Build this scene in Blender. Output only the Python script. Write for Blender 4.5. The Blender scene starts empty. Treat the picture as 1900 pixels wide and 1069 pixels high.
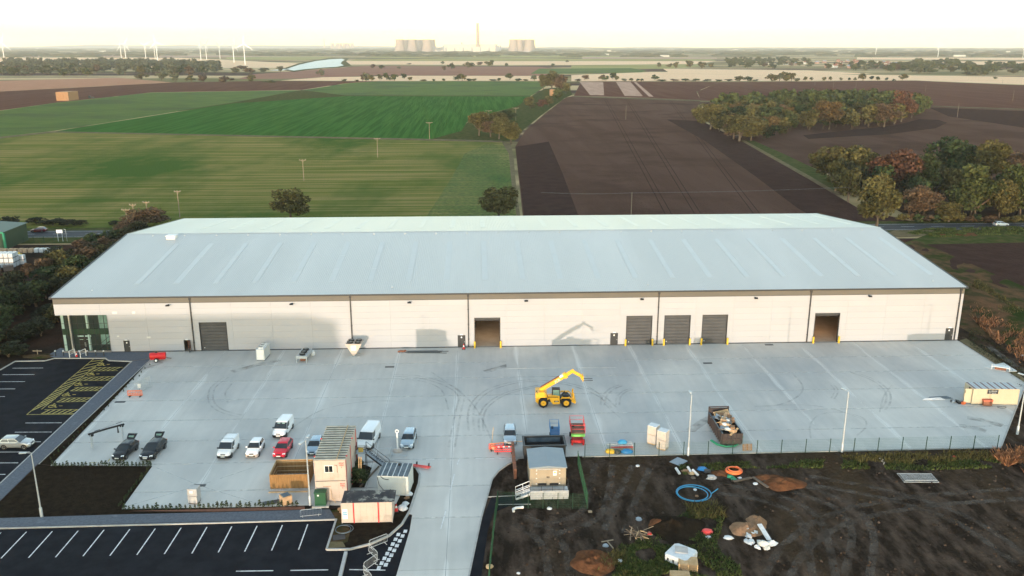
import bpy, math, random
from mathutils import Vector, Matrix, noise as mnoise
random.seed(7)
SC = bpy.context.scene
COL = SC.collection
R = math.radians

# ------------------------------------------------------------------ camera
FPX, PITCH, YAW = 1589.2, 0.2752, 0.0419
CAM = Vector((0.0, -141.416, 50.642))
FW = Vector((math.sin(YAW) * math.cos(PITCH), math.cos(YAW) * math.cos(PITCH), -math.sin(PITCH)))
RT = Vector((math.cos(YAW), -math.sin(YAW), 0))
UP = RT.cross(FW)
cd = bpy.data.cameras.new('camera')
cam = bpy.data.objects.new('camera', cd)
COL.objects.link(cam)
cd.sensor_width = 36
cd.lens = FPX * 36 / 1900
cd.clip_start, cd.clip_end = 1, 90000
m3 = Matrix((RT, UP, -FW)).transposed()
cam.matrix_world = Matrix.Translation(CAM) @ m3.to_4x4()
SC.camera = cam

# ------------------------------------------------------------------ light
SUN_EL, SUN_AZ = 2.5, 10.7          # low evening sun behind the camera, shadows run away and to the right
SKY_STRENGTH, SUN_STRENGTH, EXPOSURE = 0.15, 0.48, 2.95
HAZE = 5.2e-5
w = bpy.data.worlds.new("World")
SC.world = w
w.use_nodes = True
wn, wl = w.node_tree.nodes, w.node_tree.links
sky = wn.new('ShaderNodeTexSky')
sky.sky_type = 'NISHITA'
sky.sun_disc = False
sky.sun_elevation = R(SUN_EL)
sky.sun_rotation = R(180 + SUN_AZ)
sky.dust_density, sky.air_density, sky.ozone_density = 0.15, 0.73, 0.4
bg = wn['Background']
bg.inputs[1].default_value = SKY_STRENGTH
wl.new(sky.outputs[0], bg.inputs[0])
sd = bpy.data.lights.new('sun', 'SUN')
sd.energy, sd.angle, sd.color = SUN_STRENGTH, R(0.5), (1.0, 0.80, 0.63)
sun = bpy.data.objects.new('sun', sd)
COL.objects.link(sun)
trav = Vector((math.sin(R(SUN_AZ)) * math.cos(R(SUN_EL)), math.cos(R(SUN_AZ)) * math.cos(R(SUN_EL)), -math.sin(R(SUN_EL))))
sun.rotation_euler = trav.to_track_quat('-Z', 'Y').to_euler()
sun.location = (-60, -300, 60)
vs = SC.view_settings
vs.view_transform, vs.look, vs.exposure, vs.gamma = 'Standard', 'None', EXPOSURE, 1
vs.use_curve_mapping = False
cy = SC.cycles
cy.volume_bounces = 3
cy.max_bounces = 6
cy.transparent_max_bounces = 12
try:
    cy.use_denoising = True
    cy.denoiser = 'OPENIMAGEDENOISE'
except Exception:
    pass

# ------------------------------------------------------------------ helpers
def ray(px, py):
    return FW * FPX + RT * (px - 950) + UP * (534.5 - py)
def G(px, py, z=0.0):               # where the sight line through a photo pixel meets the level z
    d = ray(px, py)
    return CAM + d * ((z - CAM.z) / d.z)
def V(px, py, y=0.0):               # where it meets the upright plane at y
    d = ray(px, py)
    return CAM + d * ((y - CAM.y) / d.y)

def PXY(p, z=0.0):
    d = Vector((p[0], p[1], z)) - CAM
    return 950 + FPX * d.dot(RT) / d.dot(FW), 534.5 - FPX * d.dot(UP) / d.dot(FW)
def place(p, x0, x1, y0, y1):       # rough place of a thing inside a mass, for its label
    x, y = PXY(p)
    a = min(4, max(0, int(5 * (x - x0) / (x1 - x0))))
    b = min(2, max(0, int(3 * (y - y0) / (y1 - y0))))
    return ('far side', 'middle', 'near side')[b], ('left end', 'left half', 'centre', 'right half', 'right end')[a]

def mat(name, c, c2=None, sc=1.0, r=.8, met=0, bump=0, bsc=8, st=(1, 1, 1), rot=0, det=5, lo=.38, hi=.62,
        c3=None, sc3=.1, st3=(1, 1, 1), lo3=.5, hi3=.62, isl=0, obr=0, spec=.3, bst=(1, 1, 1)):
    m = bpy.data.materials.new(name)
    m.use_nodes = True
    N, L = m.node_tree.nodes, m.node_tree.links
    b = N['Principled BSDF']
    b.inputs['Roughness'].default_value = r
    spec = 0 if spec <= .05 else spec
    b.inputs['Metallic'].default_value = met
    b.inputs['Specular IOR Level'].default_value = spec
    c4 = (*c, 1)
    b.inputs['Base Color'].default_value = c4
    tc = N.new('ShaderNodeTexCoord')
    def nz(scale, stretch, d, rz=0):
        mp = N.new('ShaderNodeMapping')
        mp.inputs['Scale'].default_value = stretch
        mp.inputs['Rotation'].default_value = (0, 0, rz)
        n = N.new('ShaderNodeTexNoise')
        n.inputs['Scale'].default_value = scale
        n.inputs['Detail'].default_value = d
        n.inputs['Roughness'].default_value = .6
        L.new(tc.outputs['Object'], mp.inputs[0])
        L.new(mp.outputs[0], n.inputs['Vector'])
        return n.outputs[0]
    def mix(fac, a, bcol, mode='MIX'):
        x = N.new('ShaderNodeMix')
        x.data_type = 'RGBA'
        x.blend_type = mode
        for s, v in ((x.inputs['Factor'], fac), (x.inputs['A'], a), (x.inputs['B'], bcol)):
            if hasattr(v, 'links'):
                L.new(v, s)
            else:
                s.default_value = v
        return x.outputs['Result']
    def rng(v, a, b_, c_=0, d_=1):
        x = N.new('ShaderNodeMapRange')
        L.new(v, x.inputs[0])
        for i, q in enumerate((a, b_, c_, d_)):
            x.inputs[i + 1].default_value = q
        return x.outputs[0]
    out = c4
    if c2:
        out = mix(rng(nz(sc, st, det, rot), lo, hi), c4, (*c2, 1))
    if c3:
        out = mix(rng(nz(sc3, st3, 5, rot), lo3, hi3), out, (*c3, 1))
    if isl or obr:
        src = N.new('ShaderNodeNewGeometry').outputs['Random Per Island'] if isl else N.new('ShaderNodeObjectInfo').outputs['Random']
        k = isl or obr
        out = mix(1.0, out, rng(src, 0, 1, 1 - k, 1 + k), 'MULTIPLY')
        if isl and obr:
            out = mix(1.0, out, rng(N.new('ShaderNodeObjectInfo').outputs['Random'], 0, 1, 1 - obr, 1 + obr), 'MULTIPLY')
    if hasattr(out, 'links'):
        L.new(out, b.inputs['Base Color'])
    if bump:
        bn = N.new('ShaderNodeBump')
        bn.inputs['Strength'].default_value = 1
        bn.inputs['Distance'].default_value = bump
        L.new(nz(bsc, bst, 4, rot), bn.inputs['Height'])
        L.new(bn.outputs[0], b.inputs['Normal'])
    return m

class B:                             # collects simple shapes into ONE mesh object
    def __init__(s):
        s.v, s.f, s.m = [], [], []
    def add(s, vs_, fs, mi=0):
        o = len(s.v)
        s.v += [tuple(q) for q in vs_]
        for f in fs:
            s.f.append([i + o for i in f])
            s.m.append(mi)
        return s
    def hexa(s, p, mi=0):            # 4 bottom corners then 4 top corners
        return s.add(p, [(3, 2, 1, 0), (4, 5, 6, 7), (0, 1, 5, 4), (1, 2, 6, 5), (2, 3, 7, 6), (3, 0, 4, 7)], mi)
    def box(s, x0, x1, y0, y1, z0, z1, mi=0):
        return s.hexa([(x0, y0, z0), (x1, y0, z0), (x1, y1, z0), (x0, y1, z0), (x0, y0, z1), (x1, y0, z1), (x1, y1, z1), (x0, y1, z1)], mi)
    def cbox(s, c, sz, rz=0, mi=0, rx=0, ry=0):
        M = Matrix.Translation(c) @ Matrix.Rotation(rz, 4, 'Z') @ Matrix.Rotation(ry, 4, 'Y') @ Matrix.Rotation(rx, 4, 'X')
        x, y, z = sz[0] / 2, sz[1] / 2, sz[2] / 2
        return s.hexa([M @ Vector(q) for q in ((-x, -y, -z), (x, -y, -z), (x, y, -z), (-x, y, -z), (-x, -y, z), (x, -y, z), (x, y, z), (-x, y, z))], mi)
    def bar(s, p, q, wd, h, mi=0):
        p, q = Vector(p), Vector(q)
        d = (q - p).normalized()
        side = d.cross(Vector((0, 0, 1)))
        side = Vector((1, 0, 0)) if side.length < 1e-4 else side.normalized()
        up = side.cross(d)
        a, b = side * wd / 2, up * h / 2
        return s.hexa([p - a - b, p + a - b, q + a - b, q - a - b, p - a + b, p + a + b, q + a + b, q - a + b], mi)
    def tube(s, pts, r, n=6, mi=0, closed=False):
        pts = [Vector(q) for q in pts]
        k = len(pts)
        vs_, fs = [], []
        for i, q in enumerate(pts):
            if closed:
                d = (pts[(i + 1) % k] - pts[i - 1])
            else:
                d = pts[min(i + 1, k - 1)] - pts[max(i - 1, 0)]
            d.normalize()
            a = d.cross(Vector((0, 0, 1)))
            a = Vector((1, 0, 0)) if a.length < 1e-3 else a.normalized()
            b = d.cross(a)
            rr = r[i] if isinstance(r, (list, tuple)) else r
            for j in range(n):
                t = 2 * math.pi * j / n
                vs_.append(q + a * math.cos(t) * rr + b * math.sin(t) * rr)
        for i in range(k if closed else k - 1):
            for j in range(n):
                a_, b_ = i * n + j, i * n + (j + 1) % n
                c_, d_ = ((i + 1) % k) * n + (j + 1) % n, ((i + 1) % k) * n + j
                fs.append((a_, b_, c_, d_))
        if not closed:
            fs.append(tuple(range(n))[::-1])
            fs.append(tuple((k - 1) * n + j for j in range(n)))
        return s.add(vs_, fs, mi)
    def lathe(s, prof, n=16, c=(0, 0, 0), mi=0, axis='Z', cap=True):
        vs_, fs = [], []
        for (r_, z) in prof:
            for j in range(n):
                t = 2 * math.pi * j / n
                q = (r_ * math.cos(t), r_ * math.sin(t), z)
                if axis == 'Y':
                    q = (q[0], q[2], q[1])
                if axis == 'X':
                    q = (q[2], q[0], q[1])
                vs_.append((q[0] + c[0], q[1] + c[1], q[2] + c[2]))
        for i in range(len(prof) - 1):
            for j in range(n):
                fs.append((i * n + j, i * n + (j + 1) % n, (i + 1) * n + (j + 1) % n, (i + 1) * n + j))
        if cap:
            fs.append(tuple(range(n))[::-1])
            fs.append(tuple((len(prof) - 1) * n + j for j in range(n)))
        return s.add(vs_, fs, mi)
    def poly(s, pts, mi=0):
        return s.add(pts, [tuple(range(len(pts)))], mi)
    def slab(s, pts, z0, z1, mi=0):  # upright prism over a ground outline
        n = len(pts)
        vs_ = [(p[0], p[1], z0) for p in pts] + [(p[0], p[1], z1) for p in pts]
        fs = [tuple(range(n))[::-1], tuple(range(n, 2 * n))] + [(i, (i + 1) % n, n + (i + 1) % n, n + i) for i in range(n)]
        return s.add(vs_, fs, mi)
    def ext(s, prof, a, b, axis='Y', mi=0):   # extrude a 2-D outline (u, z) along an axis
        n = len(prof)
        mk = (lambda u, z, t: (u, t, z)) if axis == 'Y' else (lambda u, z, t: (t, u, z))
        vs_ = [mk(u, z, a) for u, z in prof] + [mk(u, z, b) for u, z in prof]
        fs = [tuple(range(n)), tuple(range(n, 2 * n))[::-1]] + [(i, n + i, n + (i + 1) % n, (i + 1) % n) for i in range(n)]
        return s.add(vs_, fs, mi)
    def loft(s, rings, mi=0, cap=True):
        n = len(rings[0])
        vs_ = [q for r_ in rings for q in r_]
        fs = []
        for i in range(len(rings) - 1):
            for j in range(n):
                fs.append((i * n + j, i * n + (j + 1) % n, (i + 1) * n + (j + 1) % n, (i + 1) * n + j))
        if cap:
            fs.append(tuple(range(n))[::-1])
            fs.append(tuple((len(rings) - 1) * n + j for j in range(n)))
        return s.add(vs_, fs, mi)
    def mesh(s, name, mats, smooth=None, fix=True):
        me = bpy.data.meshes.new(name)
        me.from_pydata(s.v, [], s.f)
        mats = mats if isinstance(mats, (list, tuple)) else [mats]
        for q in mats:
            me.materials.append(q)
        if any(s.m):
            me.polygons.foreach_set('material_index', s.m)
        if fix and len(s.f) < 6000:
            import bmesh
            bm = bmesh.new()
            bm.from_mesh(me)
            bmesh.ops.recalc_face_normals(bm, faces=bm.faces)
            bm.to_mesh(me)
            bm.free()
        if smooth:
            me.polygons.foreach_set('use_smooth', [True] * len(me.polygons))
            me.set_sharp_from_angle(angle=R(smooth))
        return me
    def obj(s, name, mats, parent=None, smooth=None, fix=True):
        o = bpy.data.objects.new(name, s.mesh(name, mats, smooth, fix))
        COL.objects.link(o)
        if parent:
            o.parent = parent
        return o

def tag(o, label=None, cat=None, group=None, kind=None):
    for k, v in (('label', label), ('category', cat), ('group', group), ('kind', kind)):
        if v:
            o[k] = v
    return o
def thing(name, label, cat, loc=(0, 0, 0), rz=0, group=None):
    o = bpy.data.objects.new(name, None)
    o.empty_display_size = .3
    COL.objects.link(o)
    o.location, o.rotation_euler = loc, (0, 0, rz)
    return tag(o, label, cat, group)
def struct(o):
    o['kind'] = 'structure'
    return o
def copy_tree(o, parent=None):
    c = o.copy()
    COL.objects.link(c)
    if parent:
        c.parent = parent
    for ch in list(o.children):
        copy_tree(ch, c)
    return c
def dup(o, loc, rz=0, label=None, group=None):
    c = copy_tree(o)
    c.location, c.rotation_euler = loc, (0, 0, rz)
    return tag(c, label, None, group)
def inst(src, parent, loc=(0, 0, 0), rot=(0, 0, 0), sc=None):   # another piece sharing the mesh of src
    c = src.copy()
    COL.objects.link(c)
    c.parent, c.location, c.rotation_euler = parent, loc, rot
    if sc:
        c.scale = sc
    return c
def text(body, size, m, parent, loc, rot, name='lettering', align='CENTER', ext=.004):
    cu = bpy.data.curves.new(name, 'FONT')
    cu.body, cu.size, cu.extrude, cu.align_x, cu.align_y = body, size, ext, align, 'CENTER'
    cu.resolution_u = 2
    cu.materials.append(m)
    o = bpy.data.objects.new(name, cu)
    COL.objects.link(o)
    me = bpy.data.meshes.new_from_object(o.evaluated_get(bpy.context.evaluated_depsgraph_get()))
    bpy.data.objects.remove(o)
    o = bpy.data.objects.new(name, me)
    COL.objects.link(o)
    o.parent, o.location, o.rotation_euler = parent, loc, rot
    return o
def circle(c, r, n=40, z=None, ry=None, t0=0, t1=2 * math.pi):
    ry = r if ry is None else ry
    return [(c[0] + r * math.cos(t0 + (t1 - t0) * i / n), c[1] + ry * math.sin(t0 + (t1 - t0) * i / n), c[2] if z is None else z) for i in range(n)]
def clip(poly, x0, x1, y0, y1):
    for ax, lim, sg in ((0, x0, 1), (0, x1, -1), (1, y0, 1), (1, y1, -1)):
        out = []
        for i in range(len(poly)):
            a, b = poly[i - 1], poly[i]
            ia, ib = (a[ax] - lim) * sg >= 0, (b[ax] - lim) * sg >= 0
            if ia != ib:
                t = (lim - a[ax]) / (b[ax] - a[ax])
                out.append((a[0] + (b[0] - a[0]) * t, a[1] + (b[1] - a[1]) * t))
            if ib:
                out.append(b)
        poly = out
        if not poly:
            return []
    return poly
def inside(p, poly):
    c, n = False, len(poly)
    for i in range(n):
        a, b = poly[i], poly[i - 1]
        if (a[1] > p[1]) != (b[1] > p[1]) and p[0] < (b[0] - a[0]) * (p[1] - a[1]) / (b[1] - a[1]) + a[0]:
            c = not c
    return c
def gp(pts, z=0):
    return [tuple(G(x, y, z)[:2]) for x, y in pts]

# ------------------------------------------------------------------ materials
M = {}
def mk(k, *a, **kw):
    M[k] = mat(k, *a, **kw)
mk('terrain', (.52, .38, .22), (.17, .15, .07), sc=.0035, st=(.35, 1.6, 1), lo=.44, hi=.56, c3=(.085, .055, .045), sc3=.0022, st3=(.4, 2, 1), lo3=.52, hi3=.56, r=1, spec=.05)
mk('soil', (.022, .018, .015), (.038, .028, .022), sc=.35, r=1, bump=.12, bsc=2.5, spec=.05, c3=(.05, .028, .02), sc3=.08)
mk('dirt', (.023, .0165, .0125), (.082, .058, .044), sc=.55, st=(1.25, .45, 1), rot=-.35, r=1, bump=.5, bsc=1.1, spec=.03, c3=(.048, .032, .02), sc3=.09, st3=(1.2, .5, 1), lo3=.5, hi3=.64, det=10, lo=.42, hi=.64)
mk('bed_soil', (.015, .011, .008), (.026, .019, .013), sc=1.2, r=1, bump=.06, bsc=4, spec=.05)
mk('plough', (.132, .074, .055), (.165, .095, .072), sc=.06, st=(1, .08, 1), rot=-.12, r=1, bump=3, bsc=1.1, spec=.03, c3=(.115, .065, .049), sc3=.02)
mk('plough_dark', (.046, .026, .022), (.06, .035, .029), sc=.2, r=1, bump=.9, bsc=.8, spec=.05)
mk('plough_red', (.15, .068, .05), (.185, .09, .067), sc=.12, st=(1, .06, 1), rot=-.55, r=1, bump=5, bsc=.7, spec=.05)
mk('plough_far', (.25, .125, .09), (.31, .165, .12), sc=.02, st=(.4, 2, 1), r=1, bump=1.6, bsc=.4, spec=.05)
mk('plough_pink', (.40, .20, .125), (.44, .23, .15), sc=.05, r=1, bump=1.4, bsc=.6, spec=.05)
mk('stubble', (.76, .50, .31), (.84, .58, .38), sc=.02, st=(.3, 3, 1), r=1, bump=1.4, bsc=.6, spec=.05)
mk('stubble_pale', (.40, .25, .185), (.48, .31, .23), sc=.15, st=(1, .1, 1), rot=-.4, r=1, bump=.2, bsc=.6, spec=.05)
mk('pasture', (.26, .25, .09), (.36, .31, .14), sc=.01, st=(.4, 2, 1), r=1, bump=1.2, bsc=.6, spec=.05)
mk('crop', (.026, .092, .016), (.046, .13, .026), sc=.35, st=(1, .03, 1), rot=-.45, r=.9, bump=.7, bsc=.9, spec=.05, bst=(1, .05, 1), lo=.42, hi=.58)
mk('crop_light', (.045, .10, .010), (.075, .13, .018), sc=.08, st=(.5, 1.5, 1), r=.95, bump=1.6, bsc=.9, spec=.08, c3=(.04, .08, .014), sc3=.012)
mk('grass_field', (.175, .205, .045), (.42, .32, .13), sc=.16, st=(.07, 2.2, 1), r=1, bump=3, bsc=1.2, spec=.05, lo=.42, hi=.62,
   c3=(.085, .155, .034), sc3=.012, st3=(1.3, .6, 1), lo3=.46, hi3=.62, det=8)
mk('verge', (.035, .055, .014), (.085, .08, .032), sc=.3, r=1, bump=.2, bsc=2, spec=.05)
mk('bank', (.05, .045, .022), (.13, .07, .04), sc=.25, r=1, bump=.3, bsc=1.5, spec=.05, c3=(.03, .045, .012), sc3=.12)
mk('track', (.18, .14, .085), (.12, .10, .055), sc=.3, r=1, bump=.1, bsc=3, spec=.05)
mk('asphalt', (.009, .010, .014), (.014, .015, .020), sc=.5, r=.9, bump=.01, bsc=30, spec=.06, c3=(.022, .024, .03), sc3=.12, lo3=.58, hi3=.75)
mk('road_asphalt', (.032, .036, .044), (.042, .046, .054), sc=.3, st=(.2, 1, 1), r=.9, spec=.2)
mk('paving', (.085, .095, .118), (.115, .126, .15), sc=3.5, r=.85, bump=.012, bsc=7, spec=.2, c3=(.17, .18, .21), sc3=.5, lo3=.6, hi3=.75)
mk('kerb', (.34, .33, .32), (.42, .41, .39), sc=1.5, r=.9, spec=.15)
mk('paint_white', (.70, .70, .70), (.42, .42, .43), sc=2.2, r=.8, lo=.48, hi=.68)
mk('paint_yellow', (.42, .34, .10), (.32, .26, .08), sc=2, r=.8)
mk('sand', (.15, .065, .032), (.10, .044, .023), sc=1.2, r=1, bump=.1, bsc=4, spec=.03)
mk('sand_pale', (.30, .18, .11), (.21, .125, .075), sc=1.5, r=1, bump=.1, bsc=5, spec=.03)
mk('cream', (.368, .374, .40), (.36, .365, .39), sc=.3, r=.55, obr=.018, spec=.3)
mk('brown_band', (.115, .108, .095), (.135, .126, .11), sc=.4, st=(.2, 1, 1), r=.5, spec=.3)
mk('charcoal', (.035, .037, .04), r=.5)
mk('shutter', (.045, .047, .052), (.055, .058, .064), sc=.6, r=.5)
mk('roof_sheet', (.42, .435, .43), (.45, .465, .46), sc=.08, st=(1, .2, 1), r=.42, met=.0, spec=.5, c3=(.405, .42, .415), sc3=.05, st3=(1, .15, 1))
mk('rooflight', (.405, .432, .437), (.425, .45, .456), sc=.4, r=.42, spec=.5)
mk('steel', (.42, .43, .43), r=.4, met=.7)
mk('galv', (.50, .53, .55), (.42, .45, .47), sc=3, r=.45, met=.3)
mk('white', (.78, .78, .77), (.70, .70, .69), sc=2, r=.6)
mk('yellow', (.60, .39, .03), r=.5)
mk('jcb', (.80, .40, .015), (.74, .36, .015), sc=2, r=.4, spec=.5)
mk('black', (.012, .012, .013), r=.5)
mk('tyre', (.018, .018, .019), r=.9)
mk('glass', (.012, .016, .019), r=.06, spec=.9)
mk('glass_green', (.012, .024, .022), r=.3, spec=.4)
mk('glass_pale', (.16, .26, .22), (.10, .17, .15), sc=.6, r=.1, spec=.7)
mk('curtain', (.30, .42, .38), r=.8)
mk('red', (.55, .02, .025), r=.4)
mk('red_plastic', (.75, .07, .06), (.65, .05, .05), sc=3, r=.5)
mk('orange', (.75, .16, .05), r=.5)
mk('blue_plastic', (.04, .27, .48), r=.45)
mk('blue_lift', (.02, .16, .38), r=.45)
mk('lift_red', (.58, .03, .035), r=.45)
mk('green', (.015, .075, .035), r=.6)
mk('green_dark', (.01, .035, .018), r=.6)
mk('green_bright', (.02, .22, .12), r=.6)
mk('lime', (.20, .55, .12), r=.6)
mk('wood', (.29, .165, .07), (.21, .115, .045), sc=2, st=(4, 4, .5), r=.85, spec=.1)
mk('wood_pale', (.52, .37, .22), (.42, .29, .16), sc=2.5, r=.85, spec=.1)
mk('wood_dark', (.11, .085, .065), (.16, .125, .10), sc=2, r=.9, spec=.1)
mk('wood_pole', (.30, .235, .17), (.24, .185, .13), sc=1, r=.9, spec=.1)
mk('cabin', (.49, .41, .355), (.44, .37, .32), sc=.9, r=.65, c3=(.38, .31, .25), sc3=.8, lo3=.56, hi3=.75)
mk('cabin_shed', (.50, .43, .31), (.46, .395, .285), sc=.9, r=.65, c3=(.50, .42, .28), sc3=.9, lo3=.56, hi3=.75)
mk('cabin_grey', (.50, .51, .49), (.56, .57, .55), sc=.7, r=.65)
mk('cabin_roof', (.035, .035, .033), (.12, .11, .09), sc=1.5, r=.9)
mk('roof_rib', (.43, .415, .36), (.33, .31, .26), sc=1.2, r=.8)
mk('felt', (.03, .028, .034), (.055, .05, .05), sc=1, r=.8, c3=(.30, .28, .24), sc3=.9, lo3=.54, hi3=.62)
mk('container_blue', (.05, .075, .10), (.10, .13, .155), sc=1.2, r=.5)
mk('kiosk_wall', (.34, .28, .205), (.31, .255, .185), sc=1, r=.7)
mk('kiosk_roof', (.20, .24, .275), (.22, .26, .29), sc=.6, r=.5)
mk('skip', (.045, .037, .038), (.06, .045, .043), sc=1.3, r=.7)
mk('card', (.50, .33, .20), (.42, .27, .16), sc=2, r=.9)
mk('plastic_white', (.62, .63, .64), (.50, .53, .56), sc=3, r=.4, bump=.02, bsc=6)
mk('wrap', (.54, .49, .44), (.47, .42, .37), sc=2.5, r=.35, bump=.02, bsc=6)
mk('block_pack', (.42, .41, .40), (.34, .33, .33), sc=2, r=.5)
mk('rusty', (.25, .10, .06), (.18, .08, .05), sc=3, r=.9)
mk('grey_panel', (.27, .31, .35), (.24, .28, .32), sc=2, r=.6)
mk('bark', (.10, .075, .055), (.15, .12, .09), sc=3, r=1, spec=.05)
mk('brick_house', (.33, .19, .14), (.40, .25, .19), sc=1, r=.9)
mk('render_house', (.65, .62, .56), r=.9)
mk('roof_tile', (.26, .10, .065), (.20, .09, .06), sc=1, r=.9)
mk('concrete_tower', (.36, .29, .25), (.32, .26, .225), sc=.01, r=.9, spec=.05)
mk('plant_white', (.55, .51, .43), r=.8, spec=.05)
mk('plant_grey', (.24, .26, .29), r=.8, spec=.05)
mk('turbine', (.80, .78, .76), r=.6)
mk('car_white', (.76, .77, .78), r=.25, spec=.6)
mk('car_red', (.52, .012, .03), r=.25, spec=.6)
mk('car_black', (.005, .006, .009), r=.22, spec=.5)
mk('car_silver', (.46, .47, .47), r=.25, met=.5)
mk('car_silverblue', (.40, .48, .54), r=.25, met=.4)
mk('car_pale', (.33, .42, .50), r=.25, met=.4)
mk('car_maroon', (.09, .012, .022), r=.25, spec=.6)
mk('headlamp', (.75, .77, .78), r=.15, spec=.8)
mk('tail_lamp', (.35, .01, .01), r=.3)
mk('plate', (.75, .75, .70), r=.5)
mk('bales', (.36, .20, .105), (.30, .165, .085), sc=1.5, r=1)
mk('mark_dark', (.10, .105, .11), r=.9)
mk('tarmac_shed', (.06, .10, .085), r=.6)
mk('hill', (.10, .105, .09), (.14, .135, .11), sc=.002, r=1, spec=.03)
for k, a, b_ in (('dark green', (.020, .034, .013), (.040, .056, .020)), ('olive green', (.060, .056, .018), (.10, .085, .030)),
                 ('yellowing', (.070, .064, .020), (.105, .092, .032)), ('rust red', (.072, .034, .022), (.098, .048, .030)),
                 ('golden brown', (.085, .055, .022), (.12, .078, .032)), ('mid green', (.038, .050, .016), (.066, .075, .024)),
                 ('grey green', (.075, .085, .05), (.11, .115, .07)), ('blackish', (.017, .022, .011), (.030, .034, .016)),  # second tone is the darkest of the leaf greens
                 ('brown', (.07, .045, .026), (.11, .07, .04)), ('russet bramble', (.17, .075, .04), (.24, .12, .06)),
                 ('grass blades', (.03, .055, .012), (.075, .085, .025))):
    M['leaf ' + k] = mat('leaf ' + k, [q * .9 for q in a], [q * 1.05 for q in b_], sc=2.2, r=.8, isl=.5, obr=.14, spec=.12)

def concrete_mat():
    m = mat('yard_concrete', (.475, .46, .432), (.545, .525, .49), sc=.12, r=.8, bump=.004, bsc=9, spec=.25, c3=(.385, .385, .38), sc3=.06, st3=(1, .55, 1), lo3=.46, hi3=.66, det=9, obr=.035)
    N, L = m.node_tree.nodes, m.node_tree.links
    b = N['Principled BSDF']
    prev = b.inputs['Base Color'].links[0].from_socket
    tc = N.new('ShaderNodeTexCoord')
    sx = N.new('ShaderNodeSeparateXYZ')
    L.new(tc.outputs['Object'], sx.inputs[0])
    def mth(op, a, b2=None):
        n = N.new('ShaderNodeMath')
        n.operation = op
        for i, v in enumerate((a, b2)):
            if v is None:
                continue
            if hasattr(v, 'links'):
                L.new(v, n.inputs[i])
            else:
                n.inputs[i].default_value = v
        return n.outputs[0]
    # pale laitance brushed out either side of the long joints (every 10 m)
    ph = mth('FRACT', mth('DIVIDE', mth('ADD', sx.outputs[0], 1003.5), 10.0))
    d = mth('MULTIPLY', mth('MINIMUM', ph, mth('SUBTRACT', 1.0, ph)), 10.0)
    mp = N.new('ShaderNodeMapping')
    mp.inputs['Scale'].default_value = (.5, .12, 1)
    L.new(tc.outputs['Object'], mp.inputs[0])
    nz = N.new('ShaderNodeTexNoise')
    nz.inputs['Scale'].default_value = 1.0
    nz.inputs['Detail'].default_value = 6
    L.new(mp.outputs[0], nz.inputs['Vector'])
    wdt = mth('MULTIPLY', mth('MAXIMUM', mth('SUBTRACT', nz.outputs[0], .36), 0.02), 2.6)
    f = mth('MAXIMUM', mth('SUBTRACT', 1.0, mth('DIVIDE', d, wdt)), 0.0)
    x = N.new('ShaderNodeMix')
    x.data_type = 'RGBA'
    L.new(mth('MULTIPLY', f, .75), x.inputs['Factor'])
    L.new(prev, x.inputs['A'])
    x.inputs['B'].default_value = (.68, .67, .64, 1)
    # fine brushed streaks across the bays
    mp2 = N.new('ShaderNodeMapping')
    mp2.inputs['Scale'].default_value = (1.1, .07, 1)
    mp2.inputs['Rotation'].default_value = (0, 0, .05)
    L.new(tc.outputs['Object'], mp2.inputs[0])
    n2 = N.new('ShaderNodeTexNoise')
    n2.inputs['Scale'].default_value = 1.0
    n2.inputs['Detail'].default_value = 7
    L.new(mp2.outputs[0], n2.inputs['Vector'])
    r2 = N.new('ShaderNodeMapRange')
    L.new(n2.outputs[0], r2.inputs[0])
    r2.inputs[1].default_value, r2.inputs[2].default_value, r2.inputs[3].default_value, r2.inputs[4].default_value = .3, .7, .95, 1.05
    y = N.new('ShaderNodeMix')
    y.data_type = 'RGBA'
    y.blend_type = 'MULTIPLY'
    y.inputs['Factor'].default_value = 1
    L.new(x.outputs['Result'], y.inputs['A'])
    L.new(r2.outputs[0], y.inputs['B'])
    L.new(y.outputs['Result'], b.inputs['Base Color'])
    return m
M['concrete'] = concrete_mat()
def fade_mat(name, c, amt):
    m = mat(name, c, r=.9)
    N, L = m.node_tree.nodes, m.node_tree.links
    tc = N.new('ShaderNodeTexCoord')
    n = N.new('ShaderNodeTexNoise')
    n.inputs['Scale'].default_value = .7
    n.inputs['Detail'].default_value = 8
    L.new(tc.outputs['Object'], n.inputs['Vector'])
    r_ = N.new('ShaderNodeMapRange')
    L.new(n.outputs[0], r_.inputs[0])
    r_.inputs[1].default_value, r_.inputs[2].default_value, r_.inputs[3].default_value, r_.inputs[4].default_value = .35, .65, 0, amt
    L.new(r_.outputs[0], N['Principled BSDF'].inputs['Alpha'])
    return m
M['tyre_mark'] = fade_mat('tyre_mark', (.24, .24, .235), .25)
M['stain'] = fade_mat('stain', (.19, .175, .15), .4)
M['dust'] = fade_mat('dust', (.115, .088, .07), .55)
M['lush'] = fade_mat('lush', (.085, .155, .028), .55)
M['laitance'] = fade_mat('laitance', (.66, .65, .62), .8)
def water_mat():
    m = mat('water', (.22, .27, .31), r=.4, spec=.12, bump=.2, bsc=.4)
    return m
M['water'] = water_mat()
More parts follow.
